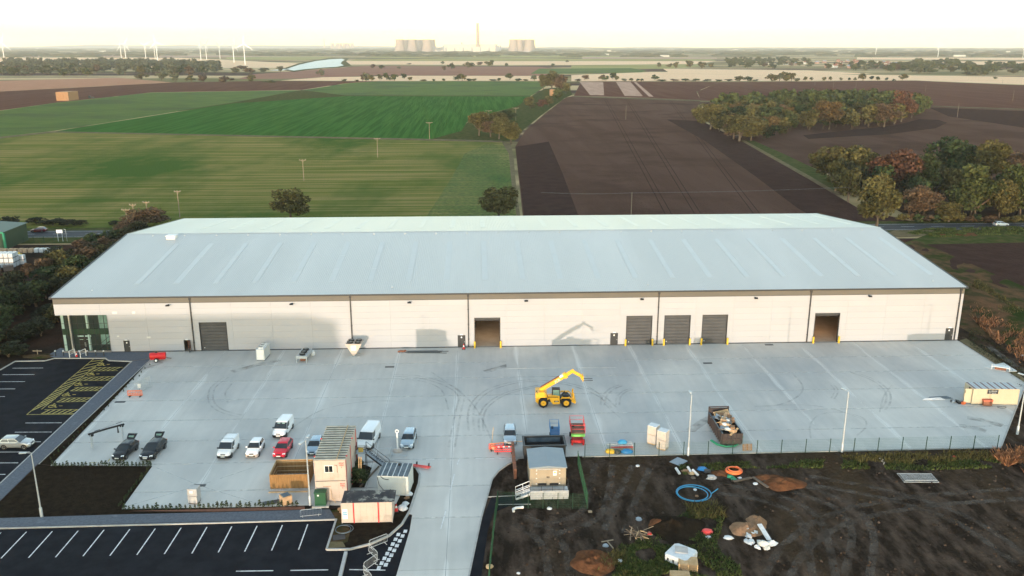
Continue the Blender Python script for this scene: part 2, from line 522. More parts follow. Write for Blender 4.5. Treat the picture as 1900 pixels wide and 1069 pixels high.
# ------------------------------------------------------------------ the land
def sheet(name, pts, m, z):
    return struct(B().poly([(x, y, z) for x, y in pts]).obj(name, m))
FAR = 27000
terr = B()
ringpts = [(-FAR, -600), (FAR, -600), (FAR, FAR), (-FAR, FAR)]
struct(terr.poly([(x, y, -.30) for x, y in ringpts]).obj('ground', M['terrain']))
NEAR = 106.0                         # far edge of the road verge
def fld(name, px, m, z, extra=()):
    return sheet(name, gp(px, z) + list(extra), M[m], z)
fld('pasture', [(-900, 106.5), (330, 107), (560, 118), (560, 126), (380, 126), (-900, 118)], 'stubble', -.29)
fld('pasture', [(-900, 103.8), (500, 103.6), (470, 105.6), (-900, 105.8)], 'stubble_pale', -.29)
fld('pasture', [(420, 106), (620, 105.6), (600, 109.5), (560, 112), (420, 110)], 'pasture', -.285)
fld('stubble_field', [(690, 103.5), (1010, 103), (1200, 104.5), (1180, 107), (690, 107)], 'pasture', -.29)
fld('stubble_field', [(660, 110), (900, 108.5), (1320, 110), (1330, 113), (650, 113)], 'pasture', -.28)
fld('stubble_field', [(640, 113.5), (1330, 113.5), (1290, 119), (1060, 121), (640, 120)], 'stubble', -.28)
fld('stubble_field', [(1060, 121.5), (1290, 119.5), (1330, 120.5), (1240, 128), (1060, 127.5)], 'pasture', -.275)
fld('stubble_field', [(1080, 106), (1330, 107), (1330, 109.5), (1080, 109)], 'stubble_pale', -.285)
fld('stubble_field', [(1590, 106.5), (2600, 109), (2600, 113), (1590, 110.5)], 'stubble', -.29)
fld('stubble_field', [(1700, 113.5), (2600, 117), (2600, 124), (1850, 122)], 'stubble', -.285)
fld('ploughed_field', [(470, 138), (600, 128), (680, 122.5), (1000, 124), (1065, 130), (1000, 141), (700, 140), (560, 146), (440, 147)], 'plough_far', -.27)
fld('green_field', [(1000, 127.5), (1170, 126.5), (1200, 131), (1190, 134.5), (1060, 137), (985, 137)], 'crop_light', -.26)
fld('stubble_field', [(520, 149.5), (600, 143.5), (760, 140.5), (1010, 141), (1010, 149.8), (700, 150.5)], 'stubble', -.265)
fld('stubble_field', [(1060, 139.5), (1210, 133.5), (1400, 136), (2600, 152), (2600, 160), (1900, 157.5), (1700, 149.5), (1320, 150.6), (1060, 150.8)], 'stubble', -.26)
fld('stubble_field', [(1230, 127.5), (1500, 130.5), (1620, 137), (1480, 139.5), (1240, 134)], 'stubble', -.255)
fld('ploughed_field', [(-900, 154), (0, 150), (220, 144.5), (320, 153), (0, 170), (-900, 215)], 'plough_pink', -.25)
fld('ploughed_field', [(-900, 217), (0, 170.3), (320, 153.2), (480, 150.5), (700, 150.8), (640, 154.5), (560, 167), (280, 171.5), (100, 191), (0, 205), (-900, 330)], 'plough_red', -.25)
fld('crop_field', [(-900, 333), (0, 205.5), (100, 191.5), (280, 172), (560, 167.5), (652, 154), (702, 151.3), (1003, 151), (1013, 160), (985, 178), (640, 177.5), (430, 191), (100, 243), (0, 254), (-900, 420)], 'crop_light', -.24)
fld('crop_field', [(100, 244), (430, 191.8), (640, 178.2), (984, 178.6), (962, 196.5), (906, 211.5), (866, 227), (857, 243), (832, 258.6), (430, 250.4)], 'crop', -.24)
a_, b_ = G(-900, 420, -.23), G(964, 412, -.23)
fld('grass_field', [(-900, 421), (0, 254.6), (100, 244.6), (430, 251), (832, 259.2), (930, 262), (944, 272), (949, 330), (957, 380), (961, 405)], 'grass_field', -.23, [(b_.x, NEAR), (-420, NEAR)])
fld('ploughed_field', [(956, 272), (975, 242), (1010, 212), (1050, 181), (1062, 178.6), (1180, 181.5), (1300, 186.5), (1290, 206), (1310, 236), (1380, 264), (1500, 332), (1594, 387)], 'plough', -.22, [(132, NEAR), (b_.x + 1, NEAR)])
fld('headland', [(956, 272.4), (1018, 263), (1030, 290), (1045, 325), (1060, 365), (1074, 402)], 'plough_dark', -.21, [(tuple(G(1080, 415)[:1]) + (NEAR,)), (b_.x + 1.4, NEAR)])
fld('headland', [(1238, 222), (1302, 224.5), (1380, 264.6), (1500, 332.6), (1594, 387.6)], 'plough_dark', -.21, [(131, NEAR), (G(1512, 405).x, NEAR), tuple(G(1480, 385)[:2]), tuple(G(1400, 325)[:2]), tuple(G(1310, 262)[:2])])
fld('tilled_field', [(1065, 178), (1180, 181), (1300, 186), (1292, 170), (1335, 152.4), (1180, 151.4), (1078, 151.4)], 'plough_red', -.22)
fld('tilled_strip', [(1075, 151.8), (1119, 152.4), (1121, 177), (1095, 176.6)], 'stubble_pale', -.21)
fld('tilled_strip', [(1143, 152.2), (1170, 152.4), (1193, 178.6), (1159, 178)], 'stubble_pale', -.21)
fld('tilled_strip', [(1176, 152.4), (1181, 152.4), (1213, 179.6), (1204, 179.2)], 'stubble_pale', -.21)
fld('ploughed_field', [(1335, 152.6), (1700, 150), (1900, 158.5), (2600, 195), (2600, 240), (1900, 203), (1725, 196), (1300, 187), (1294, 170)], 'plough_red', -.215)
fld('ploughed_field', [(1392, 262), (1420, 225), (1725, 197), (1900, 204), (2600, 241), (2600, 470), (1900, 330), (1620, 330), (1535, 322)], 'plough', -.22)
fld('headland', [(1725, 200), (1900, 206), (2600, 246), (2600, 330), (1900, 237), (1760, 216)], 'plough_dark', -.21)
fld('headland', [(1490, 251), (1560, 243), (1660, 233), (1706, 221), (1742, 222.5), (1757, 228), (1736, 238), (1650, 249), (1500, 258)], 'plough_dark', -.21)
fld('grass_strip', [(1374, 261), (1398, 261), (1455, 286), (1532, 323), (1575, 352), (1545, 356), (1500, 331)], 'verge', -.19)
fld('farm_track', [(1374, 260.5), (1382, 260.5), (1508, 329.5), (1560, 361), (1549, 359), (1500, 331.5)], 'track', -.18)
fld('farm_track', [(1725, 196.2), (1900, 202.2), (2600, 238), (2600, 241), (1900, 204), (1725, 197.6)], 'track', -.19)
fld('farm_track', [(1062, 178.2), (1300, 186.4), (1300, 188), (1061, 179.6)], 'track', -.19)
fld('grass_headland', [(790, 404), (838, 330), (862, 285), (905, 266), (942, 272.5), (948, 330), (955, 380), (958, 404)], 'lush', -.2)
fld('field_edge', [(0, 253.8), (100, 243.6), (430, 250.2), (830, 258.4), (932, 261.4), (931, 264.5), (830, 261.6), (430, 252.8), (100, 246), (0, 257)], 'track', -.19)
fld('field_edge', [(930, 262), (948, 268), (953, 290), (956, 330), (962, 380), (967, 410), (960, 410), (949, 340), (944, 285)], 'track', -.185)
fld('field_edge', [(560, 166.9), (640, 177.2), (984, 177.9), (985, 178.9), (640, 178.6), (430, 192.2), (330, 207), (330, 206), (430, 190.8)], 'verge', -.185)
fld('rough_grass', [(795, 259.5), (856, 243), (866, 228), (906, 212), (960, 197), (985, 179), (1010, 165), (1055, 160), (1062, 176), (1048, 182), (1008, 211), (972, 240), (955, 262), (932, 262)], 'verge', -.2)
sheet('wood_floor', gp([(1536, 323), (1620, 329), (1900, 329), (2600, 470)], -.21) + [(420, NEAR), (133, NEAR)], M['soil'], -.2)
# tramlines in the dark field
for a, b in (((1120, 182), (1235, 400)), ((1160, 183), (1290, 400)), ((1240, 186), (1400, 400))):
    p, q = G(*a, -.2), G(*b, -.2)
    for o in (0, 2.0):
        s = B()
        s.poly([(p.x + o, p.y, -.2), (p.x + o + .25, p.y, -.2), (q.x + o + .25, q.y, -.2), (q.x + o, q.y, -.2)])
        struct(s.obj('wheel_track', M['plough_dark']))
# river
rv = [(528, 129), (556, 120), (585, 113.5), (612, 110.2), (634, 109), (640, 111), (634, 114.5), (632, 118), (638, 121.5), (625, 124), (600, 125.5), (570, 128), (545, 131)]
fld('river', rv, 'water', -.24)
fld('river_bank', [(520, 129), (552, 118.4), (582, 111.8), (610, 108.4), (648, 107.6), (642, 114), (652, 121.5), (630, 125.6), (600, 127), (570, 130), (545, 133.5)], 'verge', -.255)
fld('river', [(500, 130.5), (530, 127.8), (540, 129), (520, 131)], 'water', -.24)
# low hills on the horizon
def ridge(name, x0, x1, y, hmax, seed):
    s = B()
    n = 60
    top = []
    for i in range(n + 1):
        t = i / n
        h = hmax * (.35 + .65 * math.sin(math.pi * t) ** .6) * (.75 + .5 * mnoise.noise((t * 6 + seed, seed, 0)))
        top.append((x0 + (x1 - x0) * t, max(h, 3) - .3))
    rings = []
    for (dy, k) in ((-1500, 0), (-700, .55), (0, 1), (900, .6), (1500, 0)):
        rings.append([(x, y + dy, (z + .3) * k - .3) for x, z in top])
    nn = len(top)
    s.add([q for r_ in rings for q in r_], [(i * nn + j, i * nn + j + 1, (i + 1) * nn + j + 1, (i + 1) * nn + j) for i in range(4) for j in range(nn - 1)])
    return struct(s.obj(name, M['hill'], smooth=60))
ridge('hill', -12500, -1500, 23000, 105, 1)
ridge('hill', -4500, 5000, 24500, 45, 5)
ridge('hill', 2000, 13000, 24000, 40, 9)

# ------------------------------------------------------------------ road behind the warehouse
rd = B().poly([(-420, 95.2, -.16), (420, 94.4, -.16), (420, 103.4, -.16), (-420, 104.6, -.16)])
struct(rd.obj('road', M['road_asphalt']))
struct(B().poly([(-420, 104.6, -.18), (420, 103.4, -.18), (420, 107.5, -.18), (-420, 108.5, -.18)]).obj('verge', M['verge']))
struct(B().poly([(-420, 88, -.19), (420, 86.5, -.19), (420, 94.4, -.19), (-420, 95.2, -.19)]).obj('verge', M['verge']))
rp = struct(bpy.data.objects.new('centre_line', None)); COL.objects.link(rp)
dash = B().box(-2, 2, -.06, .06, 0, .003)
d0 = None
for i in range(-24, 20):
    x = i * 9.0
    if d0 is None:
        d0 = dash.obj('dash', M['paint_white'], rp); d0.location = (x, 99.6, -.156)
    else:
        inst(d0, rp, (x, 99.6, -.156))
struct(B().box(-420, 420, 95.5, 95.62, -.156, -.152).obj('edge_line', M['paint_white']))
struct(B().box(-420, 420, 103.0, 103.12, -.156, -.152).obj('edge_line', M['paint_white']))

# ------------------------------------------------------------------ ground round the building
sheet('ground_left', [(-420, 86), (-71, 86), (-71, -6), tuple(G(-300, 700)[:2]), (-420, -20)], M['soil'], -.17)
sheet('verge_left', [(-100, 86), (-71, 86), (-71, 60), (-100, 60)], M['verge'], -.15)
sheet('dark_field', [(92, 84), (400, 84), (400, -60), (112, -60), (100, 0)], M['plough_dark'], -.16)
sheet('building_surround', [(-80, 86), (-80, -2), (95, -2), (95, 86)], M['soil'], -.14)
sheet('field_gate_track', [(88, 84), (128, 86.5), (131, 94.6), (120, 94.7), (112, 88), (86, 80)], M['track'], -.13)
sheet('verge_right', [(112, 76), (300, 84), (300, 93), (130, 92)], M['verge'], -.12)
sheet('soil_heap_patch', [(128, 85), (139, 86), (141, 90), (130, 89)], M['sand'], -.11)
# the bank right of the building, rising towards the dark field
bk = B()
nx, ny = 14, 40
gv = []
for j in range(ny + 1):
    for i in range(nx + 1):
        y = -60 + 140 * j / ny
        x = 90 + .10 * (y + 60) * 0 + 30 * i / nx + (2 if y < 0 else 0) + max(0, -y) * .14
        t = i / nx
        z = -.1 + 1.5 * math.exp(-((t - .42) / .2) ** 2) * (1 + .5 * mnoise.noise((x * .15, y * .15, 2))) + .35 * mnoise.noise((x * .4, y * .4, 7)) * (1 if .08 < t < .95 else 0)
        gv.append((x, y, z if 0 < i < nx else -.17))
bk.add(gv, [(j * (nx + 1) + i, j * (nx + 1) + i + 1, (j + 1) * (nx + 1) + i + 1, (j + 1) * (nx + 1) + i) for j in range(ny) for i in range(nx)])
struct(bk.obj('earth_bank', M['bank'], smooth=60))
# waste ground in front on the right
sheet('waste_ground', [(-1, -70), tuple(G(893, 962)[:2]), tuple(G(915, 884)[:2]), tuple(G(962, 849)[:2]), tuple(G(1080, 844)[:2]), tuple(G(1858, 827)[:2]), (82, -24), (84, 4), (140, 4), (140, -130), (-14, -130)], M['dirt'], -.10)

# ------------------------------------------------------------------ vegetation
def leaves(bl, n, size, rnd, outv=.55):
    """n leaf-clump quads spread over lobes bl = [(centre, radii)]"""
    b = B()
    tot = [r_[0] * r_[1] + r_[1] * r_[2] + r_[0] * r_[2] for c, r_ in bl]
    for i in range(n):
        c, r_ = rnd.choices(bl, tot)[0]
        d = Vector((rnd.gauss(0, 1), rnd.gauss(0, 1), rnd.gauss(0.15, 1))).normalized()
        k = rnd.uniform(.62, 1.04)
        p = Vector((c[0] + d.x * r_[0] * k, c[1] + d.y * r_[1] * k, c[2] + d.z * r_[2] * k))
        nrm = (d * outv + Vector((rnd.gauss(0, 1), rnd.gauss(0, 1), rnd.gauss(.2, 1))).normalized() * (1 - outv)).normalized()
        u = nrm.cross(Vector((rnd.gauss(0, 1), rnd.gauss(0, 1), rnd.gauss(0, 1)))).normalized()
        v = nrm.cross(u)
        s = size * rnd.uniform(.6, 1.35)
        a, e = u * s, v * s * rnd.uniform(.55, 1)
        b.add([p - a, p + e * .8 - a * .1, p + a, p - e], [(0, 1, 2, 3)])
    return b
def lobes(rnd, n, z0=.22, z1=1.0, rad=.42):
    out = []
    for i in range(n):
        t = rnd.random()
        a = rnd.uniform(0, 2 * math.pi)
        zz = z0 + (z1 - z0) * (.16 + .68 * t)
        prof = math.sin(math.pi * (.16 + .74 * t)) ** .7
        rr = rad * prof * rnd.uniform(.35, .8)
        q = rnd.uniform(.09, .22)
        out.append(((rr * math.cos(a), rr * math.sin(a), zz), (q * 1.05, q * 1.05, q * .85)))
    out.append(((rnd.uniform(-.06, .06), rnd.uniform(-.06, .06), (z0 + z1) / 2), (rad * .5, rad * .5, (z1 - z0) * .34)))
    return out
def trunk_b(rnd, limbs=5, r0=.028, h=.5):
    b = B()
    b.tube([(0, 0, -.02), (.005, 0, .12), (.0, .01, h * .6), (.01, .0, h)], [r0 * 1.25, r0, r0 * .8, r0 * .5], 6)
    for i in range(limbs):
        a = i * 2.4 + rnd.uniform(-.4, .4)
        z = rnd.uniform(.16, .38)
        l = rnd.uniform(.2, .32)
        b.tube([(0, 0, z), (l * .5 * math.cos(a), l * .5 * math.sin(a), z + .16), (l * math.cos(a), l * math.sin(a), z + .36)], [r0 * .55, r0 * .4, r0 * .15], 5)
    return b
CROWN = {'near': [], 'mid': [], 'far': [], 'bush': [], 'farbush': []}
for i in range(5):
    rr = random.Random(100 + i)
    CROWN['near'].append(leaves(lobes(rr, 17, .2, 1.0, .48), 3600, .031, rr, .45).mesh('crown', M['leaf mid green'], fix=False))
for i in range(6):
    rr = random.Random(200 + i)
    CROWN['mid'].append(leaves(lobes(rr, 13, .06, 1.0, .44), 900, .056, rr).mesh('crown', M['leaf mid green'], fix=False))
for i in range(5):
    rr = random.Random(300 + i)
    bb = leaves(lobes(rr, 8, .1), 220, .1, rr)
    k = len(bb.f)
    bb.tube([(0, 0, -.02), (0, 0, .4)], [.03, .02], 4, 1)
    CROWN['far'].append(bb.mesh('tree', [M['leaf mid green'], M['bark']], fix=False))
for i in range(4):
    rr = random.Random(400 + i)
    CROWN['bush'].append(leaves(lobes(rr, 12, .0, 1.0, .46), 1500, .045, rr, .45).mesh('foliage', M['leaf mid green'], fix=False))
for i in range(4):
    rr = random.Random(500 + i)
    CROWN['farbush'].append(leaves(lobes(rr, 9, .0, 1.0, .46), 200, .1, rr).mesh('bush', M['leaf mid green'], fix=False))
TRUNK = {k: [trunk_b(random.Random(i + 50)).mesh('trunk', M['bark'], smooth=70) for i in range(3)] for k in ('near',)}
STEM = B().tube([(0, 0, -.02), (.02, 0, .25), (0, .02, .55)], [.03, .022, .008], 5).tube([(0, 0, .05), (.12, .05, .45)], [.02, .006], 4).tube([(0, 0, .05), (-.11, .08, .42)], [.02, .006], 4).mesh('stem', M['bark'])
trnd = random.Random(11)
def recol(o, tone):
    o.material_slots[0].link = 'OBJECT'
    o.material_slots[0].material = M['leaf ' + tone]
def tree(p, h, wd, tone, label, lod='mid', group=None, name='tree', z=-.2, cat='tree'):
    if lod in ('far', 'farbush'):
        o = bpy.data.objects.new(name, trnd.choice(CROWN[lod]))
        COL.objects.link(o)
        tag(o, label, cat, group)
        recol(o, tone)
        o.location = (p[0], p[1], z)
        o.rotation_euler = (0, 0, trnd.uniform(0, 6.28))
        o.scale = (wd / .9, wd / .9, h)
        return o
    t = thing(name, label, cat, (p[0], p[1], z), trnd.uniform(0, 6.28), group)
    t.scale = (wd / .95, wd / .95, h)
    bush = lod == 'bush'
    c = bpy.data.objects.new('foliage' if bush else 'crown', trnd.choice(CROWN[lod]))
    COL.objects.link(c); c.parent = t
    recol(c, tone)
    k = bpy.data.objects.new('stem' if bush else 'trunk', STEM if bush else trnd.choice(TRUNK['near']))
    COL.objects.link(k); k.parent = t
    return t
def ptree(px, pb, pt, wpx, tone, label, lod='mid', group=None, name='tree', cat='tree'):
    p = G(px, pb, -.2)
    top = V(px, pt, p.y)
    l_, r_ = V(px - wpx / 2, pb, p.y), V(px + wpx / 2, pb, p.y)
    return tree(p, top.z + .2, r_.x - l_.x, tone, label, lod, group, name, cat=cat)
TONEW = {'dark green': 'dark green', 'olive green': 'olive green', 'yellowing': 'yellowing', 'rust red': 'rust red', 'golden brown': 'golden brown',
         'mid green': 'mid green', 'brown': 'brown', 'blackish': 'very dark green', 'grey green': 'grey green'}
def scatter(pxpoly, n, dmin, seed):
    poly = gp(pxpoly, -.2)
    rr = random.Random(seed)
    xs, ys = [q[0] for q in poly], [q[1] for q in poly]
    out = []
    for _ in range(n * 60):
        p = (rr.uniform(min(xs), max(xs)), rr.uniform(min(ys), max(ys)))
        if inside(p, poly) and all((p[0] - q[0]) ** 2 + (p[1] - q[1]) ** 2 > dmin * dmin for q in out):
            out.append(p)
            if len(out) == n:
                break
    return out
def mass(name, pts, tone, label):
    b = B()
    for (p, h, wd) in pts:
        me = trnd.choice(CROWN['far'])
        a = trnd.uniform(0, 6.28)
        ca, sa = math.cos(a) * wd / .9, math.sin(a) * wd / .9
        b.add([(p[0] + v.co.x * ca - v.co.y * sa, p[1] + v.co.x * sa + v.co.y * ca, -.2 + v.co.z * h) for v in me.vertices], [tuple(q.vertices) for q in me.polygons])
    return tag(b.obj(name, M['leaf ' + tone], fix=False), label, 'woodland', kind='stuff')
# the oval copse among the ploughed fields
rr = random.Random(3)
cops = scatter([(1300, 226), (1340, 258), (1400, 262), (1450, 252), (1480, 245), (1560, 242), (1650, 233), (1702, 220), (1716, 202), (1600, 190), (1450, 194), (1330, 204)], 190, 7.6, 4)
cops.sort(key=lambda q: q[1] + .0 * q[0])
mass('copse_interior', [(p, rr.uniform(12, 15.5), rr.uniform(13, 16)) for p in cops[78:]], 'mid green', 'inner and far trees of the oval copse closing up into one mass')
for p in cops[:78]:
    tone = rr.choices(['olive green', 'mid green', 'dark green', 'golden brown', 'rust red', 'brown', 'yellowing'], [6, 3, 4, .6, .5, 1, .7])[0]
    h = rr.uniform(11, 15)
    tree(p, h, rr.uniform(12, 16.5), tone, '{0} tree on the {1} of the oval copse, at its {2}'.format(TONEW[tone], *place(p, 1295, 1715, 205, 262)), 'mid', 'trees of the oval copse')
for px, pb, pt, wp, tone, wd in ((1372, 262, 212, 82, 'olive green', 'spreading olive tree with a pale trunk at the near tip of the oval copse'),
                                 (1427, 256, 213, 44, 'golden brown', 'orange tree beside the spreading olive tree at the copse tip'),
                                 (1318, 240, 190, 60, 'olive green', 'olive tree at the left end of the oval copse'),
                                 (1538, 240, 185, 56, 'golden brown', 'golden tree in the middle of the near side of the oval copse'),
                                 (1672, 226, 168, 52, 'rust red', 'tall rust red tree near the right end of the oval copse'),
                                 (1640, 236, 190, 60, 'brown', 'reddish brown tree on the near edge of the oval copse')):
    ptree(px, pb, pt, wp, tone, wd, 'near', 'trees of the oval copse')
# the wood on the right by the road
for px, pb, pt, wp, tone, wd in ((1548, 340, 268, 84, 'olive green', 'olive tree at the left end of the roadside wood'),
                                 (1602, 348, 266, 84, 'olive green', 'olive green tree left of the rust red tree by the road'),
                                 (1652, 362, 270, 100, 'rust red', 'large rust red tree in the roadside wood'),
                                 (1625, 425, 331, 88, 'yellowing', 'tall yellow-green tree at the right corner of the warehouse roof'),
                                 (1704, 362, 288, 84, 'mid green', 'mid green tree right of the rust red tree'),
                                 (1777, 340, 250, 104, 'dark green', 'big dark round-headed tree standing above the roadside wood'),
                                 (1713, 406, 343, 74, 'brown', 'small brown tree by the road at the front of the wood'),
                                 (1836, 350, 264, 84, 'olive green', 'olive tree right of the big dark tree'),
                                 (1806, 408, 305, 100, 'mid green', 'broad green tree at the front of the roadside wood'),
                                 (1880, 345, 278, 92, 'brown', 'dark brownish tree at the picture edge behind the roadside wood'),
                                 (1890, 408, 304, 96, 'mid green', 'green tree at the right edge of the front of the wood'),
                                 (1852, 412, 335, 66, 'olive green', 'olive tree between the two broad green trees by the road'),
                                 (1935, 400, 290, 100, 'dark green', 'dark tree beyond the right end of the roadside wood'),
                                 (1760, 412, 372, 50, 'olive green', 'low olive tree at the roadside between brown and green trees')):
    ptree(px, pb, pt, wp, tone, wd, 'near', 'trees of the roadside wood')
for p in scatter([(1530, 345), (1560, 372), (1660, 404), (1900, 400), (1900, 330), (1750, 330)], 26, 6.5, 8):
    tone = rr.choices(['dark green', 'blackish', 'olive green', 'brown'], [4, 3, 2, 1])[0]
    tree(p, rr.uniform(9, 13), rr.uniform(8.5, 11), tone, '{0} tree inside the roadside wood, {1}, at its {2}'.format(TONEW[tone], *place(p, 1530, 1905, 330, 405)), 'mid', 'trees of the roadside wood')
for i in range(16):
    p = G(1675 + i * 15.5 + rr.uniform(-3, 3), 411 + rr.uniform(-1, 2))
    tone = rr.choice(['olive green', 'brown', 'dark green'])
    tree(p, rr.uniform(1.8, 3.2), rr.uniform(3.5, 5), tone, f'{TONEW[tone]} low bush on the verge under the roadside wood', 'farbush', 'verge bushes under the roadside wood', 'bush', cat='bush')
# hedgerow between the green fields and the dark field
for px, pb, pt, wp, tone, lb in ((889, 252, 207, 48, 'olive green', 'round olive tree at the left end of the field corner hedge'),
                                 (926, 258, 214, 44, 'yellowing', 'yellowing tree in the middle of the field corner hedge'),
                                 (948, 267, 222, 48, 'olive green', 'dome-shaped olive tree at the corner of the dark field'),
                                 (910, 254, 224, 40, 'brown', 'brown bush between the trees of the field corner hedge'),
                                 (912, 240, 208, 36, 'yellowing', 'yellowing tree behind the field corner hedge'),
                                 (943, 226, 204, 34, 'dark green', 'dark green bush beyond the field corner hedge'),
                                 (925, 228, 208, 28, 'olive green', 'small olive tree beyond the yellowing hedge tree'),
                                 (984, 202, 177, 30, 'yellowing', 'yellow-green tree left of the russet hedge bush'),
                                 (1005, 199, 184, 26, 'rust red', 'russet bush on the hedge line below the hay bales'),
                                 (1018, 196, 177, 28, 'olive green', 'olive tree on the hedge line near the hay bales'),
                                 (1034, 186, 164, 26, 'mid green', 'green tree on the hedge line right of the hay bales'),
                                 (1024, 166, 130, 46, 'olive green', 'big dome of an olive tree above the hay bales'),
                                 (1042, 170, 136, 36, 'brown', 'brownish tree on the right flank of the big dome tree'),
                                 (1008, 166, 138, 24, 'olive green', 'olive tree on the left flank of the big dome tree'),
                                 (1050, 174, 152, 22, 'olive green', 'small olive tree at the far end of the hedge line')):
    ptree(px, pb, pt, wp, tone, lb, 'near' if pb > 220 else 'mid', 'trees of the middle hedge line')
# trees just behind the warehouse
ptree(540, 408, 349, 80, 'olive green', 'single olive green oak behind the left half of the roof', 'near')
ptree(925, 408, 345, 92, 'yellowing', 'single oak turning brown behind the middle of the roof', 'near')
ptree(272, 420, 385, 84, 'brown', 'brown bushy tree behind the left end of the roof', 'near', 'trees by the left end of the roof')
ptree(236, 436, 408, 60, 'brown', 'bushy brown tree left of the warehouse roof end', 'near', 'trees by the left end of the roof')
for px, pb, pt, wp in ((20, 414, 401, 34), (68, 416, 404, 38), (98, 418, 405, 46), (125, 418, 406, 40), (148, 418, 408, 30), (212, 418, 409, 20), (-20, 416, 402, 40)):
    ptree(px, pb, pt, wp, 'blackish', 'dark clipped hedge bush along the far side of the road', 'bush', 'hedge bushes along the far side of the road', 'bush', cat='bush')
# belt of trees and scrub left of the building
lp = gp([(255, 430), (300, 418), (235, 436), (95, 548), (20, 590), (-180, 650), (-260, 560), (-40, 520), (75, 470), (200, 438)], -.2)
belt = []
rr = random.Random(21)
for _ in range(9000):
    p = (rr.uniform(-150, -72), rr.uniform(-12, 96))
    x_in = -76 - max(0, (70 - p[1])) * .05
    x_out = -98 - max(0, (60 - p[1])) * .45
    qx, qy = PXY(p)
    if p[1] > 84 or p[1] < -4 or qy < 562 - .54 * qx:
        continue
    if x_out < p[0] < x_in and all((p[0] - q[0]) ** 2 + (p[1] - q[1]) ** 2 > 4.6 ** 2 for q in belt):
        belt.append(p)
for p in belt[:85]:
    tone = rr.choices(['blackish', 'dark green', 'olive green', 'brown'], [6, 3, 1, .6 if p[1] < 55 else 3])[0]
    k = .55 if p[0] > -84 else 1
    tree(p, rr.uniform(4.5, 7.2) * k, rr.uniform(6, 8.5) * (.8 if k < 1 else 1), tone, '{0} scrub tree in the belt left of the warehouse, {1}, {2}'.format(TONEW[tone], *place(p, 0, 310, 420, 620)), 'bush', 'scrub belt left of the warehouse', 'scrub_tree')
# the long wood left of the river
lw = scatter([(-60, 145.5), (0, 144.5), (200, 141.5), (330, 143), (395, 139), (410, 128), (380, 121), (250, 118), (100, 118.5), (-60, 120)], 330, 14, 31)
lw.sort(key=lambda q: q[1] + .15 * q[0])
mass('wood_interior', [(p, rr.uniform(14, 21), rr.uniform(20, 28)) for p in lw[48:]], 'grey green', 'inner and far trees of the long wood left of the river, one mass')
for p in lw[:48]:
    tone = rr.choices(['grey green', 'olive green', 'mid green', 'dark green', 'brown'], [4, 3, 3, 2, 1])[0]
    tree(p, rr.uniform(12, 18), rr.uniform(20, 28), tone, '{0} tree on the near edge of the long wood, {2}'.format(TONEW[tone], *place(p, -20, 400, 120, 147)), 'far', 'trees of the long wood')
for px, pb, pt, wp in ((262, 147, 134, 26), (300, 149, 135, 28), (325, 153, 136, 22), (355, 152, 139, 24), (378, 152, 137, 24), (418, 154, 140, 28), (467, 154, 139, 20), (438, 136, 125, 26), (465, 137, 126, 30), (490, 135, 126, 24), (520, 134, 123, 18), (405, 133, 122, 24), (448, 129, 121, 26), (596, 141, 128, 16), (500, 154, 149, 30)):
    tone = rr.choice(['olive green', 'brown', 'grey green'])
    ptree(px, pb, pt, wp, tone, f'{TONEW[tone]} hedge tree right of the long wood', 'far', 'hedge trees right of the long wood')
# hedgerow trees beyond the green fields
HR = ((639, 152, 147, 14), (662, 152, 148, 10), (679, 151, 133, 16), (673, 151, 138, 14), (690, 151, 139, 18), (705, 149, 138, 14), (717, 148, 135, 15), (732, 150, 138, 18), (724, 149, 143, 16), (750, 146, 135, 16), (760, 149, 142, 14), (805, 151, 146, 9), (823, 151, 146, 9), (785, 151, 147, 16), (850, 150, 140, 22), (858, 150, 137, 20), (870, 151, 145, 16), (880, 151, 146, 12), (926, 151, 145, 10), (915, 151, 147, 20), (946, 148, 136, 20), (962, 151, 145, 14), (975, 151, 147, 14), (992, 150, 139, 18),
      (693, 127, 118, 12), (708, 128, 120, 12), (823, 131, 121, 11), (821, 119, 113, 8), (838, 128, 116, 15), (868, 126, 114, 16), (877, 125, 116, 14), (890, 122, 115, 16), (911, 125, 112, 16), (902, 120, 113, 12), (939, 124, 117, 10), (1026, 125, 118, 9), (741, 128, 124, 12), (760, 120, 117, 10),
      (1085, 148, 138, 19), (1072, 151, 146, 14), (1118, 149, 138, 18), (1124, 150, 140, 16), (1137, 147, 135, 18), (1144, 149, 139, 14), (1158, 151, 146, 14), (1172, 151, 145, 12), (1183, 151, 146, 10), (1190, 151, 146, 10), (1052, 116, 111, 8), (1215, 149, 138, 16), (1228, 151, 147, 22), (1250, 151, 146, 20), (1272, 151, 146, 24), (1290, 151, 146, 22), (1312, 151, 147, 22), (1335, 151, 147, 20), (1352, 151, 147, 20), (1372, 151, 140, 22), (1388, 151, 141, 18), (1402, 151, 147, 14),
      (1432, 151, 136, 24), (1446, 151, 136, 22), (1458, 151, 131, 26), (1468, 151, 136, 20), (1478, 152, 145, 16), (1494, 150, 142, 11), (1506, 150, 143, 9), (1529, 150, 142, 9), (1541, 150, 142, 9), (1560, 150, 144, 8), (1575, 150, 144, 8), (1586, 150, 143, 8), (1601, 150, 136, 20), (1618, 148, 140, 10), (1628, 150, 142, 11), (1645, 150, 144, 8), (1658, 151, 146, 7), (1674, 149, 137, 22), (1846, 147, 142, 10), (1222, 126, 116, 12), (1243, 126, 117, 14), (1254, 127, 113, 14), (1280, 126, 110, 22), (1302, 127, 113, 18), (1318, 126, 115, 16))
